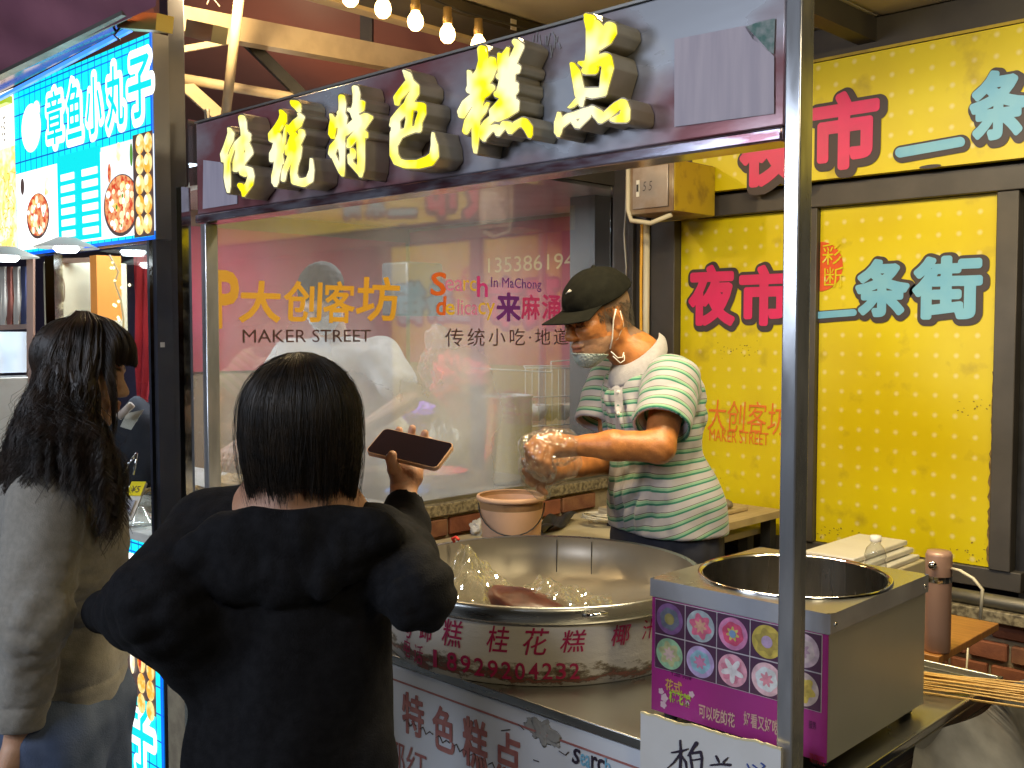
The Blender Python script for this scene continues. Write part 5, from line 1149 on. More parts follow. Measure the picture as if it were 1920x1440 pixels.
def sdf_mesh(f, lo, hi, h, c=5):
    lo = np.array(lo, float); n = np.ceil((np.array(hi)-lo)/h/c).astype(int)*c+1
    ax = [lo[i]+h*np.arange(n[i]) for i in range(3)]; nc = (n-1)//c+1
    cax = [a[::c] for a in ax]; G_ = np.stack(np.meshgrid(*cax, indexing='ij'), -1).reshape(-1,3)
    Dc = f(G_).reshape(nc)
    act = np.abs(Dc) < h*c*1.9
    a2 = np.zeros(nc-1, bool)
    for i in (0,1):
        for j in (0,1):
            for k in (0,1): a2 |= act[i:nc[0]-1+i, j:nc[1]-1+j, k:nc[2]-1+k]
    D = np.repeat(np.repeat(np.repeat(Dc,c,0),c,1),c,2)[:n[0],:n[1],:n[2]].copy()
    m = np.zeros(n, bool); 
    up = np.repeat(np.repeat(np.repeat(a2,c,0),c,1),c,2)
    for i in (0,1):
        for j in (0,1):
            for k in (0,1): m[i:n[0]-1+i, j:n[1]-1+j, k:n[2]-1+k] |= up
    I = np.argwhere(m); P = lo+I*h; V = np.empty(len(P))
    for s_ in range(0, len(P), 400000): V[s_:s_+400000] = f(P[s_:s_+400000])
    D[m] = V
    ins = D < 0; nx, ny, nz = n
    cnt = np.zeros((nx-1,ny-1,nz-1), np.int8)
    for i in (0,1):
        for j in (0,1):
            for k in (0,1): cnt += ins[i:nx-1+i, j:ny-1+j, k:nz-1+k]
    cell = (cnt > 0) & (cnt < 8); idx = -np.ones(cell.shape, np.int64); C_ = np.argwhere(cell); idx[cell] = np.arange(len(C_))
    acc = np.zeros((len(C_),3)); num = np.zeros(len(C_))
    off = [(i,j,k) for i in (0,1) for j in (0,1) for k in (0,1)]
    for a in off:
        for ax_ in range(3):
            if a[ax_]: continue
            b = list(a); b[ax_] = 1
            da = D[C_[:,0]+a[0], C_[:,1]+a[1], C_[:,2]+a[2]]; db = D[C_[:,0]+b[0], C_[:,1]+b[1], C_[:,2]+b[2]]
            mm = (da < 0) != (db < 0); t = np.where(mm, da/(da-db+1e-15), 0)
            p = np.repeat(np.array(a, float)[None], len(C_), 0); p[:, ax_] += t
            acc[mm] += p[mm]; num[mm] += 1
    V = lo+(C_+acc/np.maximum(num,1)[:,None])*h
    quads = []
    for ax_ in range(3):
        u, v = (ax_+1)%3, (ax_+2)%3
        sl0 = [slice(None)]*3; sl1 = [slice(None)]*3; sl0[ax_] = slice(0,n[ax_]-1); sl1[ax_] = slice(1,n[ax_])
        s0, s1 = ins[tuple(sl0)], ins[tuple(sl1)]; E_ = np.argwhere(s0 != s1)
        E_ = E_[(E_[:,u] > 0) & (E_[:,v] > 0) & (E_[:,u] < n[u]-1) & (E_[:,v] < n[v]-1)]
        fl = s0[E_[:,0],E_[:,1],E_[:,2]]
        q = []
        for (du,dv) in ((-1,-1),(0,-1),(0,0),(-1,0)):
            c_ = E_.copy(); c_[:,u] += du; c_[:,v] += dv; q.append(idx[c_[:,0],c_[:,1],c_[:,2]])
        q = np.stack(q, 1); q[~fl] = q[~fl][:, ::-1]; quads.append(q)
    Q = np.concatenate(quads); Q = Q[(Q >= 0).all(1)]
    return V, Q
def np_mesh(name, V, Q, m, parent, attrs=None, smooth=True, k=4):
    me = bpy.data.meshes.new(name); me.vertices.add(len(V)); me.vertices.foreach_set('co', np.asarray(V, np.float32).ravel())
    me.loops.add(len(Q)*k); me.loops.foreach_set('vertex_index', np.asarray(Q, np.int32).ravel())
    me.polygons.add(len(Q)); me.polygons.foreach_set('loop_start', np.arange(len(Q), dtype=np.int32)*k)
    me.polygons.foreach_set('use_smooth', np.full(len(Q), smooth)); me.update(calc_edges=True)
    for an, (ty, arr) in (attrs or {}).items():
        at = me.attributes.new(an, ty, 'POINT')
        at.data.foreach_set('color' if ty == 'FLOAT_COLOR' else 'value', np.asarray(arr, np.float32).ravel())
    return link(name, me, parent, m)
def bbox(prims, pad):
    lo = []; hi = []
    for p in prims:
        if isinstance(p, tuple): p = p[0]
        if isinstance(p, Cap):
            for q, r in ((p.a,p.ra),(p.b,p.rb)): lo.append(q-r); hi.append(q+r)
        else: lo.append(p.c-max(p.rr)); hi.append(p.c+max(p.rr))
    return np.min(lo,0)-pad, np.max(hi,0)+pad
def skin_mat(name, c, c2, rough=.5):
    m = mat(name, c, rough, 0, c2=c2, scale=30, bump=.25, bscale=220, sss=.12); nt = m.node_tree; b = nt.nodes['Principled BSDF']
    src = b.inputs['Base Color'].links[0].from_socket; at = _n(nt,'ShaderNodeAttribute'); at.attribute_name = 'tint'
    mx = _n(nt,'ShaderNodeMix',data_type='RGBA',blend_type='MIX'); nt.links.new(src, mx.inputs[6]); nt.links.new(at.outputs['Color'], mx.inputs[7]); nt.links.new(at.outputs['Alpha'], mx.inputs[0])
    nt.links.new(mx.outputs[2], b.inputs['Base Color']); return m
class Head:
    """local frame: x forward, y to its left, z up; about 0.24 m from chin to crown"""
    def __init__(s, c, f, up=Uv, sc=1.):
        s.c = Vector(c); s.f = Vector(f).normalized(); s.l = Vector(up).cross(s.f).normalized(); s.u = s.f.cross(s.l); s.s = sc; s.ax = (s.f, s.l, s.u)
    def p(s, x, y, z): return s.c+(s.f*x+s.l*y+s.u*z)*s.s
    def loc(s, P): return (P-A3(s.c))@np.array([A3(s.f),A3(s.l),A3(s.u)]).T/s.s
    def E(s, x, y, z, r): return Ell(s.p(x,y,z), s.ax, [q*s.s for q in r])
    def Cp(s, a, b, ra, rb=None): return Cap(s.p(*a), s.p(*b), ra*s.s, None if rb is None else rb*s.s)
    def sdf(s):
        big = [s.E(-.012,0,.042,(.094,.075,.084)), (s.E(.034,0,-.028,(.056,.055,.082)),.03), (s.Cp((.0,.050,-.04),(.055,.014,-.090),.022,.020),.03), (s.Cp((.0,-.050,-.04),(.055,-.014,-.090),.022,.020),.03), (s.E(.062,0,-.092,(.022,.020,.018)),.02)]
        det = []
        for y in (1,-1):
            det += [(s.E(.058,.037*y,-.014,(.025,.020,.020)),.025),(s.Cp((.078,.040*y,.022),(.088,.008*y,.020),.0115),.014),(s.E(-.012,.074*y,-.004,(.019,.009,.031)),.006),(s.E(.101,.0115*y,-.032,(.011,.008,.008)),.008)]
        det += [(s.Cp((.088,0,.014),(.109,0,-.026),.0085,.0115),.010),(s.Cp((.086,-.020,-.057),(.096,0,-.0545),.0055,.0070),.005),(s.Cp((.086,.020,-.057),(.096,0,-.0545),.0055,.0070),.005),(s.Cp((.084,-.016,-.067),(.0935,0,-.0675),.0060,.0080),.005),(s.Cp((.084,.016,-.067),(.0935,0,-.0675),.0060,.0080),.005)]
        sub = [s.E(.099,.031,.003,(.017,.017,.011)), s.E(.099,-.031,.003,(.017,.017,.011)), s.E(-.002,.083,-.004,(.010,.006,.018)), s.E(-.002,-.083,-.004,(.010,.006,.018))]
        eye = [s.E(.0785,.031,.002,(.0125,.0145,.0115)), s.E(.0785,-.031,.002,(.0125,.0145,.0115))]
        def f(P):
            d = union(P, big, .03); 
            for p, k in det: d = smin(d, p(P), k*s.s)
            for p in sub: d = smax(d, -p(P), .008*s.s)
            for p in eye: d = smin(d, p(P), .003*s.s)
            return d
        return f
def hand_prims(w, d, n, side, curl=.5, spread=.25, sc=1., thumb=.6):
    """wrist, pointing direction, palm normal, side of the thumb"""
    w = Vector(w); d = Vector(d).normalized(); n = Vector(n); n = (n-d*n.dot(d)).normalized(); s = d.cross(n)*side
    P_ = [Cap(w, w+d*.05*sc, .026*sc, .030*sc)]
    for i in range(4): b = w+d*(.03*sc)+s*((1.5-i)*.012*sc); e = w+d*.088*sc+s*((1.5-i)*.0195*sc); P_.append((Cap(b, e, .015*sc, .0115*sc), .014))
    for i, L in enumerate((.070,.078,.072,.056)):
        p = w+d*.088*sc+s*((1.5-i)*.0195*sc); dr = (d+s*(1.5-i)*spread*.16).normalized(); r = .0095*sc*(1-.06*i)
        for j, fr in enumerate((.44,.31,.25)):
            a = curl*(.55+.55*j)+i*.03; dj = (dr*math.cos(a)+n*math.sin(a)); q = p+dj*(L*fr*sc); P_.append((Cap(p, q, r*(1-.08*j), r*(1-.08*(j+1))), .0035)); p = q; dr = dj if j < 0 else dr
    p = w+d*.022*sc+s*.024*sc; q = p+(d*.55+s*.75+n*.35*thumb).normalized()*.040*sc; r_ = q+(d*.95+s*.15+n*.55*thumb).normalized()*.034*sc; t_ = r_+(d*1.0-s*.1+n*.5*thumb).normalized()*.026*sc
    P_ += [(Cap(p,q,.0165*sc,.0125*sc),.012),(Cap(q,r_,.0120*sc,.0105*sc),.004),(Cap(r_,t_,.0105*sc,.0085*sc),.004)]
    return P_
def strands(name, paths, r0, m, parent, tip=.35):
    """paths: (N,K,3) array of hair strands -> thin three-sided tubes in one mesh"""
    N_, K_ = paths.shape[:2]; T = np.gradient(paths, axis=1); T /= np.linalg.norm(T,axis=2,keepdims=True)+1e-9
    ref = np.array([.31,.52,.79]); B = np.cross(T, ref); B /= np.linalg.norm(B,axis=2,keepdims=True)+1e-9; C_ = np.cross(T, B)
    taper = (1-(1-tip)*np.linspace(0,1,K_)**2)[None,:,None]*r0
    R_ = [paths+(B*math.cos(a)+C_*math.sin(a))*taper for a in (0,2.094,4.189)]
    V = np.stack(R_, 2).reshape(-1,3); base = (np.arange(N_)[:,None]*K_+np.arange(K_-1)[None])*3
    Q = np.concatenate([np.stack([base+a, base+b, base+3+b, base+3+a], -1).reshape(-1,4) for a, b in ((0,1),(1,2),(2,0))])
    o = np_mesh(name, V, Q, m, parent); return o
def cloth_mat(name, c, c2, rough=.9, bs=350, bump=.5, sheen=.3, scale=90):
    return mat(name, c, rough, 0, c2=c2, scale=scale, bump=bump, bscale=bs, sheen=sheen)
hair_m = mat('black_hair', (.010,.008,.007), .46, 0, c2=(.024,.016,.010), scale=40, spec=.45)
hair_b = mat('brown_black_hair', (.013,.009,.007), .42, 0, c2=(.035,.020,.012), scale=25, spec=.5)
def fin(o): return o
# ---------------------------------------------------------------- woman with the bob, seen from behind, photographing with her phone
wo = thing('person', 'person with black bob and black hooded sweatshirt seen from behind, holding a phone', 'person', tuple(Vector((W(545,1440,1.86).x, W(545,1440,1.86).y, 0))))
base = Vector(wo.location)
def onF(px, py, d): return W(px, py, d)
hd_ = Head(W(569,802,1.83), Fv*.97+Rv*.18)
neckb = W(562,925,1.85)
lsh, rsh = W(395,1000,1.86), W(716,1030,1.86); lel, rel = W(300,1128,1.76), W(776,1112,1.77); lwr, rwr = W(188,1152,2.04), W(756,950,2.0)
hw = W(757,915,2.02)
hp_ = hand_prims(hw, (W(764,862,2.05)-hw), -(Fv*.5)+Uv*.2, 1, curl=.12, thumb=.8, sc=.86)
# hand built to the photo: palm below the phone, thumb over its lower edge, fingertips behind its top edge
hnd = [Cap(hw, W(765,893,2.03), .024, .030)]
for i,(bx,tx,ty) in enumerate([(742,748,806),(757,773,803),(772,797,812),(785,806,826)]):
    b_ = W(bx,872,2.05); m_ = W((bx+tx)/2+2,845,2.10); t_ = W(tx,ty,2.09); hnd += [(Cap(W(760,895,2.03), b_, .016, .012), .014),(Cap(b_, m_, .0105, .0095), .004),(Cap(m_, t_, .0095, .0078), .003)]
hnd += [(Cap(W(750,905,2.02), W(739,880,1.985), .017, .0135), .012),(Cap(W(739,880,1.985), W(733,860,1.972), .0125, .0105), .004),(Cap(W(733,860,1.972), W(736,852,1.966), .0105, .0085), .004)]
hf = hd_.sdf()
bprims = [Cap(hd_.p(-.02,0,-.05), neckb, .052, .056),(Ell(W(556,965,1.85),(Rv,Fv,Uv),(.125,.088,.050)),.05),(Cap(W(560,960,1.87),W(548,1400,1.87),.10,.085),.06)]
bprims += [(Cap(lsh,lel,.045,.038),.04),(Cap(lel,lwr,.038,.026),.02),(Cap(rsh,rel,.045,.038),.04),(Cap(rel,rwr,.038,.028),.02),(Cap(rwr,hw,.0265,.0245),.02)]
for sx in (-1,1): bprims += [(Cap(W(548,1400,1.87)+Rv*.085*sx, Vector((base.x,base.y,.08))+Rv*.09*sx,.055,.045),.05),(Cap(Vector((base.x,base.y,.05))+Rv*.09*sx, Vector((base.x,base.y,.04))+Rv*.09*sx+Fv*.14,.04,.035),.03)]
def bodyf(P): d = smin(hf(P), union(P, bprims, .03), .03); return smin(d, union(P, hnd, .004), .006)
# fine head and hand, coarser body: one field sampled twice and cut where sleeves and collar hide the seam
sk = skin_mat('warm_skin', (.50,.27,.17), (.44,.22,.13))
def tint0(V): return np.tile(np.array([0,0,0,0],np.float32),(len(V),1))
lo, hi = bbox(bprims+[Cap(hd_.c,hd_.c,.14)]+hnd, .02)
V, Q = sdf_mesh(bodyf, lo, hi, .0042); np_mesh('body', V, Q, sk, wo, {'tint':('FLOAT_COLOR',tint0(V))})
hood = mat('black_sweatshirt', (.0055,.0055,.007), .85, 0, c2=(.009,.009,.011), scale=60, bump=.4, bscale=300, sheen=.01, spec=.15)
hoodp = [Ell(W(545,1012,1.87),(Rv,Fv,Uv),(.165,.105,.085)),(Cap(W(552,1030,1.88),W(546,1400,1.88),.125,.135),.05),(Cap(W(455,1060,1.88),W(436,1420,1.88),.075,.082),.05),(Cap(W(645,1060,1.88),W(656,1420,1.88),.075,.082),.05)]
slv = [(Cap(lsh,lel,.075,.066),.05),(Cap(lel,W(196,1150,2.03),.064,.038),.03),(Cap(W(345,1175,1.80),W(262,1160,1.86),.070,.055),.05),(Cap(W(345,1120,1.82),W(362,1240,1.84),.06,.05),.06),(Cap(rsh,rel,.066,.053),.05),(Cap(rel,W(757,975,1.985),.053,.042),.025),(Cap(W(757,975,1.985),W(757,950,2.0),.039,.036),.01)]
hd_drape = [(Ell(W(505,1045,1.758),(Rv,Fv,Uv),(.150,.042,.080)),.010),(Ell(W(600,1010,1.765),(Rv,Fv,Uv),(.13,.040,.055)),.02),(Cap(W(430,1000,1.76),W(600,1085,1.745),.028,.020),.01)]
ncut = Ell(W(553,906,1.81),(Rv,Fv,Uv),(.098,.135,.040)); armcut = Cap(rwr+(hw-rwr)*-.1, hw+(hw-rwr)*2, .031, .034)
elb = [A3(rel),A3(lel)]
def hoodf(P):
    d = union(P, hoodp+slv, .05); d = smin(d, union(P, hd_drape, .02)+waves(P,8,34,.004,5), .004)
    w = waves(P, 3, 20, .0060, 6, True, (1,1,.35)); g_ = 0
    for e in elb: r_ = np.linalg.norm(P-e,axis=1); g_ = g_+np.exp(-(r_/.11)**2)*waves(P, 5, 46, .0062, 4, True, (.5,.5,1.4))
    d = d+w+g_; d = smax(d, -ncut(P), .012); d = smax(d, -armcut(P), .006)
    z = P[:,2]; d = np.maximum(d, .76-z); return d
lo, hi = bbox(hoodp+slv+hd_drape, .03); V, Q = sdf_mesh(hoodf, lo, hi, .0062); np_mesh('hooded_sweatshirt', V, Q, hood, wo)
trs = mat('black_trousers', (.015,.015,.018), .8, c2=(.02,.02,.024), scale=30, bump=.4, bscale=200)
tp_ = []
for sx in (-1,1): tp_ += [(Cap(W(548,1400,1.88)+Rv*.085*sx, Vector((base.x,base.y,.12))+Rv*.09*sx,.078,.06),.04)]
V, Q = sdf_mesh(lambda P: np.maximum(union(P,tp_,.04)+waves(P,9,40,.002), P[:,2]-.80), *bbox(tp_,.03), .012); np_mesh('trousers', V, Q, trs, wo)
# bob: strands from the crown over the head, curling under at the nape
def bob_paths(H, n, seed, zend=-.108, rx=.112, ry=.104, rz=.113, cz=.018, gap=.62):
    rg = np.random.default_rng(seed); out = np.empty((n,16,3)); M3 = np.array([A3(H.f),A3(H.l),A3(H.u)])
    for i in range(n):
        a = rg.uniform(gap, 2*math.pi-gap); a0 = a+rg.normal()*.13+.05*math.sin(a*31); lay = 1-rg.random()**2*.07+rg.normal()*.006+.008*math.sin(a*17); ze = zend+rg.normal()*.009+.006*math.sin(a*23)+.004*math.sin(a*51)-(.018 if abs(a-math.pi) > 1.3 else 0)+.012*math.cos(a*7); cl = rg.normal()*.05
        v = np.linspace(0,1,16); th = np.minimum(v/.52,1)*math.pi/2; w = np.clip((v-.52)/.48,0,1)
        rr = np.sin(th)*(1+.02*np.sin(w*3.1)-.13*w**2.2)*lay; z = np.where(v < .52, rz*np.cos(th)*lay, ze*w)
        az = a0+(a-a0)*v+cl*w+.02*np.sin(v*9+i)
        L = np.stack([rx*rr*np.cos(az)-.012, ry*rr*np.sin(az), z+cz], 1)*H.s
        out[i] = L@M3+A3(H.c)
    return out
capm = MB()
def bobhull(u, v):
    a = .62+u*(2*math.pi-1.24); vv = v; th = min(vv/.52,1)*math.pi/2; w = max((vv-.52)/.48,0); rr = math.sin(th)*(1+.02*math.sin(w*3.1)-.17*w**2.2)*.90; z = (.118*math.cos(th)*.90 if vv < .52 else -.112*w)
    return hd_.p(.112*rr*math.cos(a)-.012, .104*rr*math.sin(a), z+.018)
hb_ = MB().grid(bobhull, 60, 30).build('hair_base', hair_m, wo, smooth=True); so = hb_.modifiers.new('s','SOLIDIFY'); so.thickness = .012; so.offset = 1
ho = strands('hair', bob_paths(hd_, 5200, 3), .00085, hair_m, wo)
fly = bob_paths(hd_, 260, 8, zend=-.135, rx=.116, ry=.110); fly[:, :, :] += np.cumsum(np.random.default_rng(2).normal(size=fly.shape)*.0007, axis=1); strands('loose_hair', fly, .0004, hair_m, wo)['kind'] = 'stuff'
# phone
ph = thing('phone', 'smartphone with dark screen and beige case held up by the person with the bob', 'phone', tuple(W(760,840,2.0)))
A_, B_, D_ = W(684,846,2.0), W(818,878,1.935), W(714,800,2.055); ux, uy = (B_-A_), (D_-A_); nn = ux.cross(uy).normalized()
if nn.dot(CP-A_) < 0: nn = -nn
uy = (uy-ux.normalized()*uy.dot(ux.normalized()))
def rrect(u0,u1,v0,v1,r,off,n=8):
    out = []
    for (cx_,cy_,a0) in ((u1-r,v1-r,0),(u0+r,v1-r,90),(u0+r,v0+r,180),(u1-r,v0+r,270)):
        for k_ in range(n+1): a = math.radians(a0+90*k_/n); out.append((cx_+r*math.cos(a), cy_+r*math.sin(a)))
    return [A_+ux.normalized()*x+uy.normalized()*y+nn*off for x,y in out]
LX, LY = ux.length, max(uy.length,.070)
def slab(name, in_, t0, t1, m, r):
    a = rrect(in_,LX-in_,in_,LY-in_,r,t0); b = rrect(in_,LX-in_,in_,LY-in_,r,t1); n = len(a); mb = MB(); mb.add(a+b, [tuple(range(n))[::-1], tuple(range(n,2*n))]+[(i,(i+1)%n,n+(i+1)%n,n+i) for i in range(n)]); o = mb.build(name, m, ph); smooth_by_angle(o, 40)
slab('case', 0, -.0095, -.0008, mat('phone_case', (.62,.36,.22), .35), .011); slab('screen', .0022, -.0007, .0004, mat('phone_screen', (.006,.007,.011), .05, spec=.5), .009)
# ---------------------------------------------------------------- young woman in grey sweatshirt, in profile
gi = thing('person', 'person with long wavy dark hair, grey sweatshirt and jeans, in profile at left', 'person', (W(120,1300,2.22).x, W(120,1300,2.22).y, 0))
base = Vector(gi.location)
H2 = Head(W(150,703,2.21), Rv*.985-Fv*.04-Uv*.13, Uv, .91)
h2 = H2.sdf(); nb2 = W(108,860,2.23)
S1, E1, W1 = W(86,950,2.07), W(60,1165,2.00), W(34,1385,2.06); S2, E2, W2 = W(110,950,2.36), W(140,1130,2.38), W(185,1110,2.25)
b2 = [Cap(H2.p(-.02,0,-.05), nb2, .048, .052),(Cap(W(108,900,2.22),W(112,1300,2.22),.09,.10),.06),(Cap(S1,E1,.042,.036),.04),(Cap(E1,W1,.036,.025),.02),(Cap(S2,E2,.042,.036),.04),(Cap(E2,W2,.036,.025),.02)]
b2 += hand_prims(W1, (W(8,1425,2.05)-W1)+Uv*-.04, Rv, -1, curl=.4, sc=.85)
for sx in (-1,1): b2 += [(Cap(W(140,1320,2.22)+Fv*.08*sx, Vector((base.x,base.y,.08))+Fv*.08*sx,.07,.04),.05),(Cap(Vector((base.x,base.y,.05))+Fv*.08*sx, Vector((base.x,base.y,.04))+Fv*.08*sx+Rv*.14,.038,.032),.03)]
def g_body(P): return smin(h2(P), union(P, b2, .012), .03)
def tint2(V):
    L = H2.loc(V); t = tint0(V); lips = (np.abs(L[:,1])<.023)&(L[:,0]>.082)&(L[:,2]<-.050)&(L[:,2]>-.075); t[lips] = (.36,.12,.09,.6)
    for y in (1,-1):
        ey = (np.abs(L[:,1]-.031*y)<.016)&(np.abs(L[:,2]-.0005+.0)<.0022)&(L[:,0]>.08); t[ey] = (.02,.01,.01,.95)
        br = (np.abs(L[:,1]-.030*y)<.018)&(np.abs(L[:,2]-.026)<.004)&(L[:,0]>.07); t[br] = (.05,.03,.02,.8)
    return t
V, Q = sdf_mesh(g_body, *bbox(b2+[Cap(H2.c,H2.c,.14)], .02), .0040); np_mesh('body', V, Q, skin_mat('fair_skin', (.60,.36,.24), (.55,.31,.20)), gi, {'tint':('FLOAT_COLOR',tint2(V))})
sw = cloth_mat('grey_sweatshirt', (.23,.215,.185), (.27,.25,.215), bs=420, bump=.35)
swp = [Ell(W(106,950,2.22),(Rv,Fv,Uv),(.115,.165,.09)),(Cap(W(110,1000,2.22),W(118,1260,2.22),.130,.118),.06),(Ell(W(128,1040,2.16),(Rv,Fv,Uv),(.105,.12,.12)),.05),(Cap(W(122,1240,2.22)+Fv*.05,W(124,1290,2.22)+Fv*.05,.112,.10),.03),(Cap(W(122,1240,2.22)-Fv*.05,W(124,1290,2.22)-Fv*.05,.112,.10),.03)]
sws = [(Cap(S1,E1,.076,.062),.035),(Cap(E1,W(42,1330,2.04),.062,.048),.03),(Cap(W(42,1330,2.04),W(36,1372,2.05),.040,.037),.012),(Cap(S2,E2,.07,.058),.03),(Cap(E2,W2,.056,.045),.02)]
e2_ = [A3(E1), A3(W(120,1100,2.15)), A3(W(60,1320,2.1))]
cut2 = Ell(W(115,868,2.22),(Rv,Fv,Uv),(.075,.085,.035)); ac2 = Cap(W1+(W1-E1)*-.03, W1+(W1-E1)*.5, .030, .05)
def swf(P):
    d = union(P, swp, .05); d = smin(d, union(P, sws, .03), .007)
    d = d+waves(P, 13, 20, .0026, 6, True, (1,1,.5))
    for i, e in enumerate(e2_): r_ = np.linalg.norm(P-e,axis=1); d = d+np.exp(-(r_/.12)**2)*waves(P, 15+i, 60, .0062, 5, True, (.7,.7,1.2))
    # seam across the shoulder and the ribbed hem
    z = P[:,2]; hem = W(120,1308,2.22).z; d = d+.004*np.exp(-((z-hem-.058)/.006)**2)
    d = smax(d, -cut2(P), .01); d = smax(d, -ac2(P), .006); return smax(d, hem-z, .008)
V, Q = sdf_mesh(swf, *bbox(swp+sws,.03), .0062); np_mesh('sweatshirt', V, Q, sw, gi)
jn = mat('blue_jeans', (.05,.075,.14), .75, 0, c2=(.09,.12,.20), scale=12, bump=.5, bscale=300)
jp = [(Cap(W(118,1290,2.22)+Fv*.03, W(122,1330,2.22)+Fv*.03, .11,.115),.05)]
for sx in (-1,1): jp += [(Cap(W(128,1340,2.22)+Fv*.075*sx, Vector((base.x,base.y,.10))+Fv*.085*sx+Rv*.02,.105,.055),.05)]
V, Q = sdf_mesh(lambda P: union(P,jp,.04)+waves(P,9,34,.003,5,True,(1,1,.4)), *bbox(jp,.03), .010); np_mesh('jeans', V, Q, jn, gi)
# long wavy hair: guides over the crown, locks falling before and behind the shoulder
GD = [ # pixel x, pixel y, depth
 [(172,600,2.27),(205,604,2.28),(236,626,2.27),(250,655,2.26),(251,682,2.25)],
 [(176,594,2.20),(212,602,2.18),(240,628,2.17),(252,655,2.17),(250,686,2.17)],
 [(172,591,2.18),(196,600,2.13),(214,630,2.11),(216,655,2.11),(206,680,2.115)],
 [(168,590,2.17),(188,605,2.115),(186,650,2.09),(177,700,2.085),(172,760,2.085),(184,820,2.09),(214,880,2.10),(222,925,2.11),(216,960,2.11)],
 [(165,589,2.17),(176,608,2.105),(172,660,2.075),(168,730,2.07),(172,800,2.065),(188,860,2.06),(208,910,2.07),(210,950,2.08)],
 [(162,589,2.17),(160,610,2.10),(152,660,2.07),(152,740,2.055),(162,820,2.035),(186,890,2.03),(200,935,2.04),(200,960,2.05)],
 [(156,588,2.17),(140,610,2.10),(134,660,2.07),(134,740,2.055),(144,810,2.03),(160,860,2.01),(176,895,2.01)],
 [(150,588,2.18),(124,612,2.11),(112,660,2.085),(106,740,2.06),(108,800,2.03),(112,842,2.01),(118,862,2.00)],
 [(146,588,2.19),(112,615,2.13),(94,660,2.11),(80,730,2.09),(68,790,2.06),(62,840,2.03),(52,880,2.02)],
 [(144,588,2.20),(104,620,2.16),(84,670,2.15),(64,735,2.14),(44,800,2.13),(32,855,2.12),(30,910,2.12),(34,960,2.12)],
 [(144,588,2.21),(100,622,2.21),(80,672,2.21),(56,740,2.21),(30,805,2.21),(16,860,2.21),(14,915,2.21),(8,960,2.21)],
 [(148,588,2.24),(110,616,2.28),(92,665,2.30),(70,740,2.31),(50,800,2.31),(40,860,2.31),(30,920,2.31)],
 [(158,588,2.26),(150,610,2.31),(150,660,2.34),(160,740,2.35),(175,820,2.35),(195,890,2.34),(215,950,2.33)]]
def resamp(g, K=26):
    g = [(x, y-4 if y < 600 else y, 2.21+(d-2.21)*(.76+.24*min(max((y-750)/110,0),1))) for x,y,d in g]
    p = np.array([A3(W(*q)) for q in g]); s_ = np.r_[0, np.cumsum(np.linalg.norm(np.diff(p,axis=0),axis=1))]; t = np.linspace(0,s_[-1],K)
    q = np.stack([np.interp(t,s_,p[:,i]) for i in range(3)],1)
    for _ in range(2): q[1:-1] = (q[:-2]+2*q[1:-1]+q[2:])/4
    return q
GR = [resamp(g) for g in GD]
def long_paths(n, seed, wav=.012, jit=.012, lo_=0, hi_=None, ext=0.06):
    rg = np.random.default_rng(seed); out = np.empty((n,26,3)); v = np.linspace(0,1,26)[:,None]; hi_ = hi_ or len(GR)-1.001; lo_ = lo_ or 3
    for i in range(n):
        x = rg.uniform(lo_,hi_); k = int(x); f_ = x-k; p = GR[k]*(1-f_)+GR[k+1]*f_
        L = np.linalg.norm(np.diff(p,axis=0),axis=1).sum(); wl_ = 6.28*L/.080; ph = rg.uniform(0,6.3); ck = int(x*14+rg.normal()*.5); ph2 = (ck*2.4)%6.28+rg.normal()*.25
        cr_ = np.random.default_rng(ck+seed*100); off = (cr_.normal(size=3)*jit*.95+rg.normal(size=3)*jit*.24)*(.10+.9*v); am = wav*(v**1.4)*(1 if L > .2 else .1)
        w = am*np.sin(wl_*v+ph2)*A3(Rv)+am*.8*np.cos(wl_*v+ph2)*A3(Fv)
        inn = -np.array([A3(H2.c)])+p; inn /= np.linalg.norm(inn,axis=1,keepdims=True)
        q = p+off+w+inn*(rg.random()*-.010)*np.maximum(1-v*1.5,0)
        if L > .2: q += (v**2)*np.array([0,0,-1])*rg.normal()*ext*.5
        Lc = H2.loc(q)-np.array([-.014,0,.040]); rad = np.linalg.norm(Lc/np.array([.0995,.0805,.0900]),axis=1); tgt = 1.0+.05*rg.random(); fix = (rad < tgt); s_ = np.where(fix, tgt/np.maximum(rad,.5), 1.)
        Lw = Lc*s_[:,None]+np.array([-.014,0,.040]); q = np.where(fix[:,None], (Lw*H2.s)@np.array([A3(H2.f),A3(H2.l),A3(H2.u)])+A3(H2.c), q)
        out[i] = q
    return out
strands('hair', np.concatenate([long_paths(9000, 4, .0125), long_paths(1900, 41, .002, .004, .001, 2.45)]), .00095, hair_b, gi)
strands('loose_hair', long_paths(90, 6, .024, .022, 5), .00045, hair_b, gi)['kind'] = 'stuff'
hp2 = [H2.E(-.014,0,.040,(.097,.0775,.0875))]
for g in (3,4,5,6,7,8,9,10,11,12):
    pts = GR[g]
    for a_, b_ in ((10,14),(14,19),(19,22)): hp2.append((Cap(pts[a_], pts[b_], .009, .007),.012))
fc2 = H2.E(.095,0,-.035,(.075,.085,.075))
def hairb(P): 
    d = union(P, hp2, .03); return smax(d, -fc2(P), .01)
V, Q = sdf_mesh(hairb, *bbox(hp2,.02), .007); np_mesh('hair_base', V, Q, hair_b, gi)
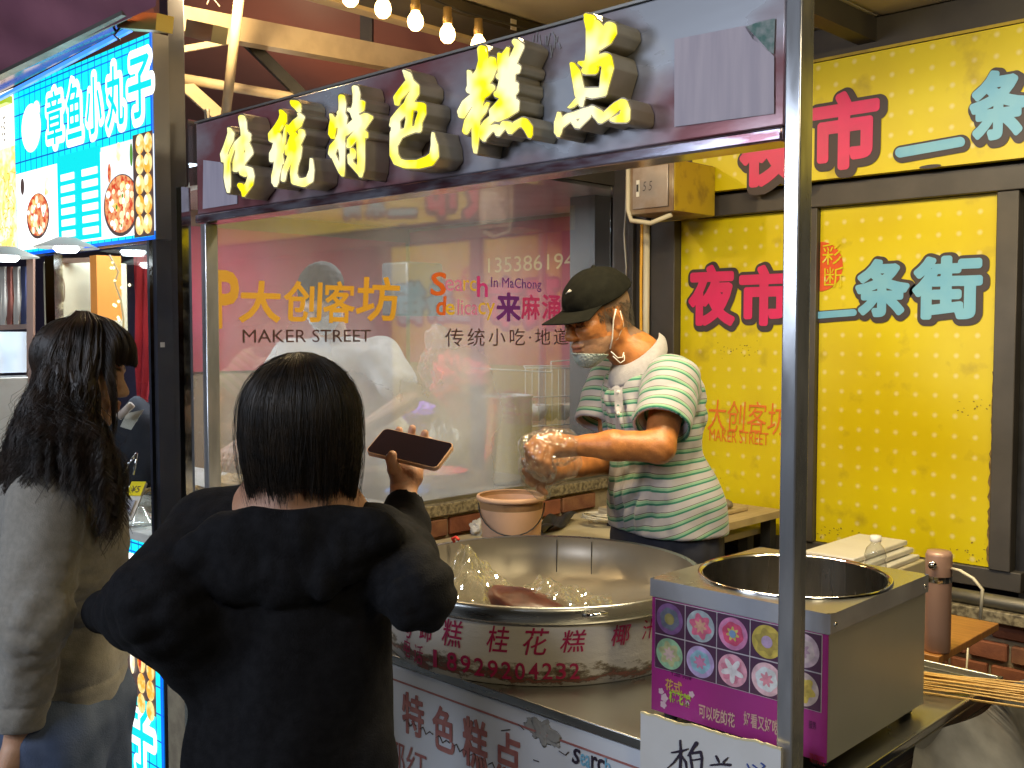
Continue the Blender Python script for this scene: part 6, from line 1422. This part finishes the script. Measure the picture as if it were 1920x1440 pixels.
# ---------------------------------------------------------------- stall keeper in striped polo and black cap
ma = thing('person', 'person in black cap and green striped polo pulling on a clear glove', 'person', (W(1245,1000,3.0).x, W(1245,1000,3.0).y, 0))
base = Vector(ma.location); cd_ = (Rv*-.87-Fv*.50).normalized(); sd_ = (Rv*.50-Fv*.87).normalized()
H3 = Head(W(1121,600,2.93), Rv*-.80-Fv*.52-Uv*.20, Uv, 1.0)
h3 = H3.sdf(); D0 = 2.97
S3, E3, W3 = W(1260,716,2.84), W(1236,838,2.72), W(1062,836,2.74); S4, E4, W4 = W(1150,712,3.10), W(1150,862,3.06), W(1046,880,2.86)
neck3 = W(1196,668,2.97)
b3 = [Cap(H3.p(-.035,0,-.045), neck3, .056, .062),(Cap(neck3,W(1215,720,D0),.060,.07),.03),(Cap(W(1222,770,D0),W(1248,960,D0),.085,.10),.04),(Cap(S3,E3,.050,.040),.04),(Cap(E3,W(1150,835,2.72),.042,.037),.015),(Cap(W(1150,835,2.72),W3,.037,.023),.02),(Cap(S4,E4,.050,.040),.04),(Cap(E4,W4,.041,.027),.02)]
for sx in (-1,1): b3 += [(Cap(W(1248,980,D0)+sd_*.08*sx, Vector((base.x,base.y,.08))+sd_*.09*sx,.075,.045),.05),(Cap(Vector((base.x,base.y,.05))+sd_*.09*sx, Vector((base.x,base.y,.04))+sd_*.09*sx+cd_*.16,.042,.036),.03)]
def fingers(prs): return [(Cap(W(*a),W(*b),ra,rb),k) for a,b,ra,rb,k in prs]
hA = fingers([((1062,836,2.74),(1035,834,2.73),.028,.031,.02),((1035,834,2.73),(1008,836,2.72),.030,.026,.02),
 ((1010,824,2.71),(990,838,2.70),.0125,.0105,.008),((990,838,2.70),(992,862,2.71),.0105,.009,.004),((992,862,2.71),(1002,876,2.73),.009,.008,.004),
 ((1012,834,2.70),(999,852,2.69),.0125,.0105,.008),((999,852,2.69),(1004,876,2.70),.0105,.009,.004),((1004,876,2.70),(1014,888,2.72),.009,.008,.004),
 ((1020,842,2.695),(1012,862,2.685),.0125,.0105,.008),((1012,862,2.685),(1018,882,2.70),.0105,.009,.004),((1018,882,2.70),(1028,892,2.72),.009,.008,.004),
 ((1030,848,2.70),(1027,868,2.69),.0115,.0095,.008),((1027,868,2.69),(1033,884,2.70),.0095,.008,.004),
 ((1030,822,2.76),(1006,824,2.79),.014,.0115,.012),((1006,824,2.79),(992,836,2.79),.011,.009,.004)])
hB = fingers([((1046,880,2.86),(1024,886,2.83),.027,.030,.02),((1024,886,2.83),(1006,890,2.80),.028,.024,.02),
 ((1010,880,2.79),(990,878,2.77),.0120,.010,.008),((990,878,2.77),(982,864,2.76),.010,.0085,.004),
 ((1010,888,2.78),(992,892,2.76),.0120,.010,.008),((992,892,2.76),(983,882,2.75),.010,.0085,.004),
 ((1012,897,2.78),(998,906,2.76),.0120,.010,.008),((998,906,2.76),(990,902,2.75),.010,.0085,.004),
 ((1018,904,2.79),(1012,916,2.78),.0115,.0095,.008),((1012,916,2.78),(1022,924,2.77),.0095,.008,.004),
 ((1030,872,2.80),(1014,868,2.76),.013,.0105,.01),((1014,868,2.76),(1002,866,2.745),.010,.0085,.004)])
def m_body(P):
    d = smin(h3(P), union(P, b3, .03), .03); d = smin(d, union(P, hA, .01), .012); d = smin(d, union(P, hB, .01), .012)
    L = H3.loc(P); inface = np.exp(-((np.linalg.norm(L-np.array([.06,0,-.02]),axis=1))/.08)**4)
    return d + inface*waves(P, 77, 190, .0007, 5) + (1-inface)*waves(P, 78, 100, .0008, 6, True, (1,1,.5))
def tint3(V):
    L = H3.loc(V); t = tint0(V)
    be = (L[:,2]<-.040)&(L[:,0]>.01)&(L[:,2]>-.13)&(np.linalg.norm(L,axis=1)<.16); t[be] = (.22,.19,.15,.5)
    mo = (np.abs(L[:,1])<.024)&(L[:,0]>.086)&(np.abs(L[:,2]+.062)<.0025); t[mo] = (.10,.03,.03,.9)
    lp = (np.abs(L[:,1])<.020)&(L[:,0]>.088)&(np.abs(L[:,2]+.062)<.010)&~mo; t[lp] = (.34,.12,.09,.6)
    hr = (L[:,0]<.025)&(L[:,2]>-.030)&(L[:,2]<.06)&(L[:,0]>-.13)&(np.abs(L[:,1])>.02)&~((L[:,0]>-.035)&(L[:,2]<.035)&(np.abs(L[:,1])>.070)); hr |= (L[:,0]<-.05)&(L[:,2]>-.055)&(L[:,2]<.08)&(np.linalg.norm(L,axis=1)<.16)
    t[hr] = (.13,.11,.09,.75)
    for y in (1,-1):
        ey = (np.abs(L[:,1]-.031*y)<.015)&(np.abs(L[:,2]+.001)<.0022)&(L[:,0]>.08); t[ey] = (.03,.015,.01,.95)
        br = (np.abs(L[:,1]-.030*y)<.018)&(np.abs(L[:,2]-.027)<.0045)&(L[:,0]>.06); t[br] = (.10,.08,.06,.7)
        dk = ((L[:,0]+.002)**2+(L[:,2]+.004)**2<.014**2)&(np.abs(L[:,1])>.07); t[dk] = (.20,.07,.04,.6)
    return t
V, Q = sdf_mesh(m_body, *bbox(b3+hA+hB+[Cap(H3.c,H3.c,.14)], .02), .0036); np_mesh('body', V, Q, skin_mat('tanned_skin', (.52,.20,.055), (.38,.14,.04), .42), ma, {'tint':('FLOAT_COLOR',tint3(V))})
# polo
pol = bpy.data.materials.new('striped_polo'); pol.use_nodes = True; nt = pol.node_tree; b = nt.nodes['Principled BSDF']; b.inputs['Roughness'].default_value = .85; b.inputs['Sheen Weight'].default_value = .2
at = _n(nt,'ShaderNodeAttribute'); at.attribute_name = 'st'; fr = _n(nt,'ShaderNodeMath',operation='FRACT'); nt.links.new(at.outputs['Fac'], fr.inputs[0])
rp = _n(nt,'ShaderNodeValToRGB'); rp.color_ramp.interpolation = 'CONSTANT'; nt.links.new(fr.outputs[0], rp.inputs[0]); el = rp.color_ramp.elements
cr_ = (.38,.36,.37,1); el[0].position = 0; el[0].color = cr_; el[1].position = .40; el[1].color = (.02,.16,.10,1)
for ps, cc in [(.56,(.20,.38,.24,1)),(.74,(.36,.42,.30,1)),(.79,(.05,.045,.04,1)),(.84,cr_)]: e = el.new(ps); e.color = cc
tc = _n(nt,'ShaderNodeTexCoord'); no = _n(nt,'ShaderNodeTexNoise'); no.inputs['Scale'].default_value = 420; nt.links.new(tc.outputs['Object'], no.inputs['Vector']); bp_ = _n(nt,'ShaderNodeBump'); bp_.inputs['Strength'].default_value = .35; bp_.inputs['Distance'].default_value = .002; nt.links.new(no.outputs['Fac'], bp_.inputs['Height']); nt.links.new(bp_.outputs[0], b.inputs['Normal'])
nt.links.new(rp.outputs[0], b.inputs['Base Color'])
ax3 = (cd_, sd_, Uv)
tor = [Ell(W(1214,735,D0),ax3,(.095,.175,.085)),(Ell(W(1224,800,D0),ax3,(.118,.158,.14)),.05),(Ell(W(1240,900,D0),ax3,(.135,.155,.13)),.06),(Cap(W(1248,950,D0)+sd_*.06,W(1249,992,D0)+sd_*.06,.128,.133),.04),(Cap(W(1248,950,D0)-sd_*.06,W(1249,992,D0)-sd_*.06,.128,.133),.04),(Ell(W(1240,755,D0+.02),ax3,(.070,.12,.11)),.05)]
sl1 = Cap(S3, W(1240,802,2.74), .076, .076); sl2 = Cap(S4, W(1122,800,3.05), .074, .073)
cutA = Cap(W(1240,806,2.735), W(1225,930,2.70), .070, .10); cutB = Cap(W(1118,806,3.045), W(1100,930,3.0), .062, .10)
pA = A3(W(1240,802,2.74)-S3); pA /= np.linalg.norm(pA); qA = A3(W(1240,800,2.74)); pB = A3(W(1122,800,3.05)-S4); pB /= np.linalg.norm(pB); qB = A3(W(1122,798,3.05))
nk = Ell(W(1190,668,2.95),(cd_,sd_,Uv),(.085,.075,.045)); vcut = Cap(W(1150,700,2.80),W(1152,712,2.78),.012,.006)
f3 = [A3(W(1190,950,2.85)), A3(W(1215,800,2.85)), A3(W(1290,720,2.95)), A3(W(1130,760,2.9))]
hemz = W(1249,990,D0).z
def polf(P):
    d = union(P, tor, .05)
    d = d+waves(P, 23, 22, .0050, 6, True, (1,1,.55))
    for i, e in enumerate(f3): r_ = np.linalg.norm(P-e,axis=1); d = d+np.exp(-(r_/.11)**2)*waves(P, 25+i, 48, .0135, 4, True, (1,1,.6))
    a = smax(sl1(P)+waves(P, 31, 40, .0025, 5), (P-qA)@pA, .004); a = smax(a, -cutA(P), .003); bb = smax(sl2(P)+waves(P, 32, 40, .0025, 5), (P-qB)@pB, .004); bb = smax(bb, -cutB(P), .003)
    d = smin(d, a, .024); d = smin(d, bb, .024); d = smax(d, -nk(P), .01)
    return smax(d, hemz-P[:,2], .006)
V, Q = sdf_mesh(polf, *bbox(tor+[sl1,sl2],.03), .0052)
d_t = union(V, tor, .05); d_a = sl1(V); d_b = sl2(V); c0 = A3(W(1240,900,D0)); rel = V-c0
slp = .04+.30*np.clip((c0[2]+.10-V[:,2])/.20,0,1); st_t = (V[:,2]-slp*(rel@A3(Rv))+.005*np.sin(V[:,0]*30)+.5)/.0325
st_a = ((V-A3(S3))@-pA)/.0325+.3; st_b = ((V-A3(S4))@-pB)/.0325+.6
st = np.where(d_a < d_t-.004, st_a, np.where(d_b < d_t-.004, st_b, st_t))
po = np_mesh('polo_shirt', V, Q, pol, ma, {'st':('FLOAT',st+20)})
# collar, placket, buttons
colm = cloth_mat('grey_white_collar', (.40,.375,.38), (.36,.34,.34), bs=500)
def collar(u, v):
    a = math.radians(-150+u*300)+math.pi; dirv = cd_*math.cos(a)*-1+sd_*math.sin(a); fwd = -math.cos(a)
    top = W(1196,655,2.955)+dirv*(.060)+Uv*(.054-.098*(fwd+1)/2); bot = W(1196,655,2.955)+dirv*(.084)+Uv*(.010-.117*(fwd+1)/2)
    p = top.lerp(bot, v); p += Uv*.006*math.sin(v*math.pi)+dirv*.006*math.sin(v*math.pi); return p
o = MB().grid(collar, 48, 8).build('collar', colm, ma, smooth=True); so = o.modifiers.new('s','SOLIDIFY'); so.thickness = .0035
# placket strip laid on the chest
def surf_hit(px, py, f, d0=2.6, d1=3.2):
    ds = np.linspace(d0, d1, 400); P = np.array([A3(W(px,py,float(q))) for q in ds]); v = f(P); k_ = np.argmax(v < 0)
    return Vector(P[max(k_-1,0)])
k_ = MB()
for i in range(13):
    y_ = 700+i*10; a = surf_hit(1150+i*.4,y_,polf); b_ = surf_hit(1166+i*.3,y_,polf); k_.v += [tuple(a-Fv*.002), tuple(b_-Fv*.002)]
k_.f = [(2*i,2*i+1,2*i+3,2*i+2) for i in range(12)]; k_.mi = [0]*12
o = k_.build('placket', colm, ma, smooth=True)
for y_ in (735,775,815):
    c = surf_hit(1159,y_,polf); k_ = MB(); k_.lathe((0,0,0),[(.001,.002),(.005,.002),(.0055,0)],14); o = k_.build('button', M['white'], ma, smooth=True); o.location = (c-Fv*.005)-base; o.rotation_euler = (-Fv).to_track_quat('Z','Y').to_euler()
# trousers
tp3 = [(Ell(W(1248,1000,D0),ax3,(.118,.15,.10)),.05)]
for sx in (-1,1): tp3 += [(Cap(W(1248,1020,D0)+sd_*.075*sx, Vector((base.x,base.y,.10))+sd_*.09*sx,.105,.06),.06)]
V, Q = sdf_mesh(lambda P: union(P,tp3,.04)+waves(P,39,40,.003,5,True,(1,1,.4)), *bbox(tp3,.03), .009); np_mesh('trousers', V, Q, M['navycloth'], ma)
# cap
capm_ = mat('black_cap_cloth', (.007,.007,.005), .9, 0, c2=(.010,.010,.007), scale=60, bump=.4, bscale=400, sheen=.0, spec=.12)
cc_ = H3.E(-.014,0,.055,(.110,.090,.092)); ci = H3.E(-.014,0,.050,(.102,.082,.086))
cp_n = A3(H3.u*.96+H3.f*.28); cp_q = A3(H3.p(0,0,.054))
def capf(P):
    L = H3.loc(P); d = cc_(P)+.0012*np.cos(6*np.arctan2(L[:,1],L[:,0]+.014))+waves(P, 51, 60, .0010, 4)
    top = Cap(H3.p(-.014,0,.146),H3.p(-.014,0,.149),.006)(P); d = smin(d, top, .004)
    d = smax(d, -((P-cp_q)@cp_n), .004); return smax(d, -ci(P), .003)
V, Q = sdf_mesh(capf, *bbox([cc_],.03), .0030); np_mesh('cap', V, Q, capm_, ma)
def brim(u, v):
    a = math.radians(-62+124*u); c_, s_ = math.cos(a), math.sin(a); L_ = .086*(c_**.6)*v
    return H3.p(-.014+.108*c_+L_*.98, .089*s_*(1+.04*v), .054-.030*c_*.95+.012-.016*v*c_ -.045*(s_*s_)*(.35+.65*v)+.012*(1-c_))
o = MB().grid(brim, 40, 12).build('cap_brim', capm_, ma, smooth=True); so = o.modifiers.new('s','SOLIDIFY'); so.thickness = .0035
lg = surf_hit(1068,546,capf,2.7,3.0); k_ = MB()
for (x0_,y0_,x1_,y1_) in [(1061,551,1068,545),(1066,549,1071,545),(1064,547,1069,543)]:
    a = surf_hit(x0_,y0_,capf,2.7,3.0); b_ = surf_hit(x1_,y1_,capf,2.7,3.0)
    if (a-b_).length < .04: k_.tube([a-Fv*.002,b_-Fv*.002],.0016,6)
if k_.v: k_.build('cap_logo', M['white'], ma, smooth=True)
# short grey hair below the cap
rg = np.random.default_rng(5); n_ = 1500; P0 = []
for i in range(n_):
    a = rg.uniform(.75,math.pi*2-.75); z = rg.uniform(-.028,.045) if math.cos(a) < -.3 else rg.uniform(.005,.048); P0.append(H3.p(-.012+.093*math.cos(a), .0745*math.sin(a)+0, z))
pp = np.empty((n_,4,3))
for i, p in enumerate(P0):
    d = (p-H3.c).normalized()*.35-H3.u*.9-H3.f*.25; L_ = rg.uniform(.008,.014)
    for j in range(4): pp[i,j] = A3(p+d*(L_*j/3)+Vector(rg.normal(size=3)*.0008))
strands('hair', pp, .0005, mat('grey_hair', (.10,.09,.075), .6), ma)
# mask pulled under the chin with its ear loops
mk = mat('mask_cloth', (.36,.43,.38), .8, 0, c2=(.42,.47,.43), scale=20, bump=.3, bscale=200)
def maskf(P):
    L = H3.loc(P); d = h3(P)-.0055; d = np.maximum(d, -(h3(P)-.0025))
    lim = (L[:,2]+.079)+.25*(.07-L[:,0]); d = smax(d, lim, .003); d = smax(d, -(L[:,0]-.002), .003); return smax(d, -(L[:,2]+.128), .003)
V, Q = sdf_mesh(maskf, A3(H3.c)-.16, A3(H3.c)+.16, .0030); np_mesh('face_mask', V, Q, mk, ma)
eh = lambda x,y,z: H3.p(x,y,z)
side = 1 if (H3.l).dot(-Fv) > 0 else -1
k_ = MB(); k_.tube([eh(-.004,.084*side,.030), eh(.008,.080*side,.0), eh(.014,.070*side,-.05), eh(.020,.060*side,-.078)],.0020,6); k_.tube([eh(-.016,.085*side,.022), eh(-.024,.080*side,-.02), eh(-.006,.068*side,-.055), eh(.014,.062*side,-.062)],.0012,6)
k_.tube([eh(.018,.060*side,-.086), eh(.0,.062*side,-.108), eh(-.018,.062*side,-.110), eh(-.030,.060*side,-.090)],.0018,6); k_.tube([eh(.014,.060*side,-.10), eh(-.006,.062*side,-.124), eh(-.022,.062*side,-.120), eh(-.030,.060*side,-.090)],.0015,6)
k_.build('ear_loops', M['white'], ma, smooth=True)
# clear gloves over both hands, loose and creased
def glove(name, prs, seed, lbl, extra):
    pr = prs+extra; kk = .020
    def gf(P):
        d = union(P, [p if not isinstance(p,tuple) else (p[0],kk) for p in pr], kk)-.0045; return d+waves(P, seed, 85, .0040, 6)
    V, Q = sdf_mesh(gf, *bbox(pr,.03), .0034); o = np_mesh(name, V, Q, M['film'], None); tag(o, lbl, 'glove'); return o
glove('plastic_glove', hA, 61, 'clear plastic glove on the upper hand, with a pointed loose tip', [(Cap(W(995,832,2.71),W(976,828,2.72),.010,.002),.01),(Cap(W(1040,836,2.74),W(1050,838,2.74),.036,.040),.01)])
glove('plastic_glove', hB, 62, 'clear plastic glove being pulled onto the lower hand', [(Cap(W(1022,886,2.83),W(1060,868,2.84),.030,.036),.01),(Cap(W(1005,905,2.79),W(1006,925,2.78),.012,.003),.01)])
# ---------------------------------------------------------------- kitchen worker behind the steamed glass
wk = thing('person', 'person in white t-shirt and mask bending over the worktop behind the steamed glass', 'person', (W(640,900,4.15).x, W(640,900,4.15).y, 0)); base = Vector(wk.location)
H4 = Head(W(605,560,4.05), -Fv*.75-Rv*.25-Uv*.62, Uv, 1.0); h4 = H4.sdf()
S5,E5,W5 = W(712,668,4.10), W(765,752,4.02), W(655,822,3.82); S6,E6,W6 = W(545,672,4.12), W(492,770,3.95), W(452,838,3.62)
b4 = [Cap(H4.p(-.02,0,-.05), W(625,635,4.15), .05,.058),(Cap(W(630,700,4.18),W(640,930,4.2),.11,.12),.06),(Cap(S5,E5,.046,.038),.04),(Cap(E5,W5,.040,.026),.02),(Cap(S6,E6,.046,.038),.04),(Cap(E6,W6,.040,.026),.02)]
b4 += hand_prims(W5, W(610,845,3.72)-W5, -Uv, 1, .35)+hand_prims(W6, W(425,858,3.50)-W6, -Uv, -1, .5)
for sx in (-1,1): b4 += [(Cap(W(640,930,4.2)+Rv*.08*sx, Vector((base.x,base.y,.08))+Rv*.09*sx,.07,.045),.05)]
V, Q = sdf_mesh(lambda P: smin(h4(P), union(P,b4,.02), .03), *bbox(b4+[Cap(H4.c,H4.c,.14)],.02), .006); np_mesh('body', V, Q, skin_mat('pale_skin',(.62,.38,.27),(.58,.34,.23)), wk, {'tint':('FLOAT_COLOR',tint0(V))})
ts = [Ell(W(628,672,4.16),(Rv,Fv,Uv),(.20,.12,.09)),(Cap(W(630,720,4.18),W(640,900,4.22),.145,.15),.06),(Cap(S5,S5.lerp(E5,.62),.078,.076),.04),(Cap(S6,S6.lerp(E6,.62),.078,.076),.04)]
V, Q = sdf_mesh(lambda P: union(P,ts,.05)+waves(P,71,30,.004,6), *bbox(ts,.03), .008); np_mesh('t_shirt', V, Q, mat('white_tshirt',(.80,.80,.80),.8), wk)
ap = [(Cap(W(632,780,4.10),W(640,960,4.14),.15,.15),.03)]
hr4 = H4.E(-.018,0,.045,(.104,.085,.092)); V, Q = sdf_mesh(lambda P: smax(hr4(P), -H4.E(.10,0,-.03,(.085,.09,.085))(P), .01)+waves(P,72,90,.002), *bbox([hr4],.02), .006); np_mesh('hair', V, Q, mat('worker_hair',(.02,.017,.015),.85,spec=.1), wk)
def mk4(P):
    L = H4.loc(P); d = h4(P)-.006; d = smax(d, L[:,2]+.022, .004); return smax(d, -(L[:,0]-.02), .004)
V, Q = sdf_mesh(mk4, A3(H4.c)-.16, A3(H4.c)+.16, .005); np_mesh('face_mask', V, Q, mat('white_mask',(.75,.80,.85),.7), wk)
V, Q = sdf_mesh(lambda P: union(P,[(Cap(W(640,930,4.2)+Rv*.08*sx, Vector((base.x,base.y,.1))+Rv*.09*sx,.10,.06),.05) for sx in (-1,1)],.05), base and (base.x-.3,base.y-.3,0), (base.x+.3,base.y+.3,1.1), .015); np_mesh('trousers', V, Q, M['navycloth'], wk)
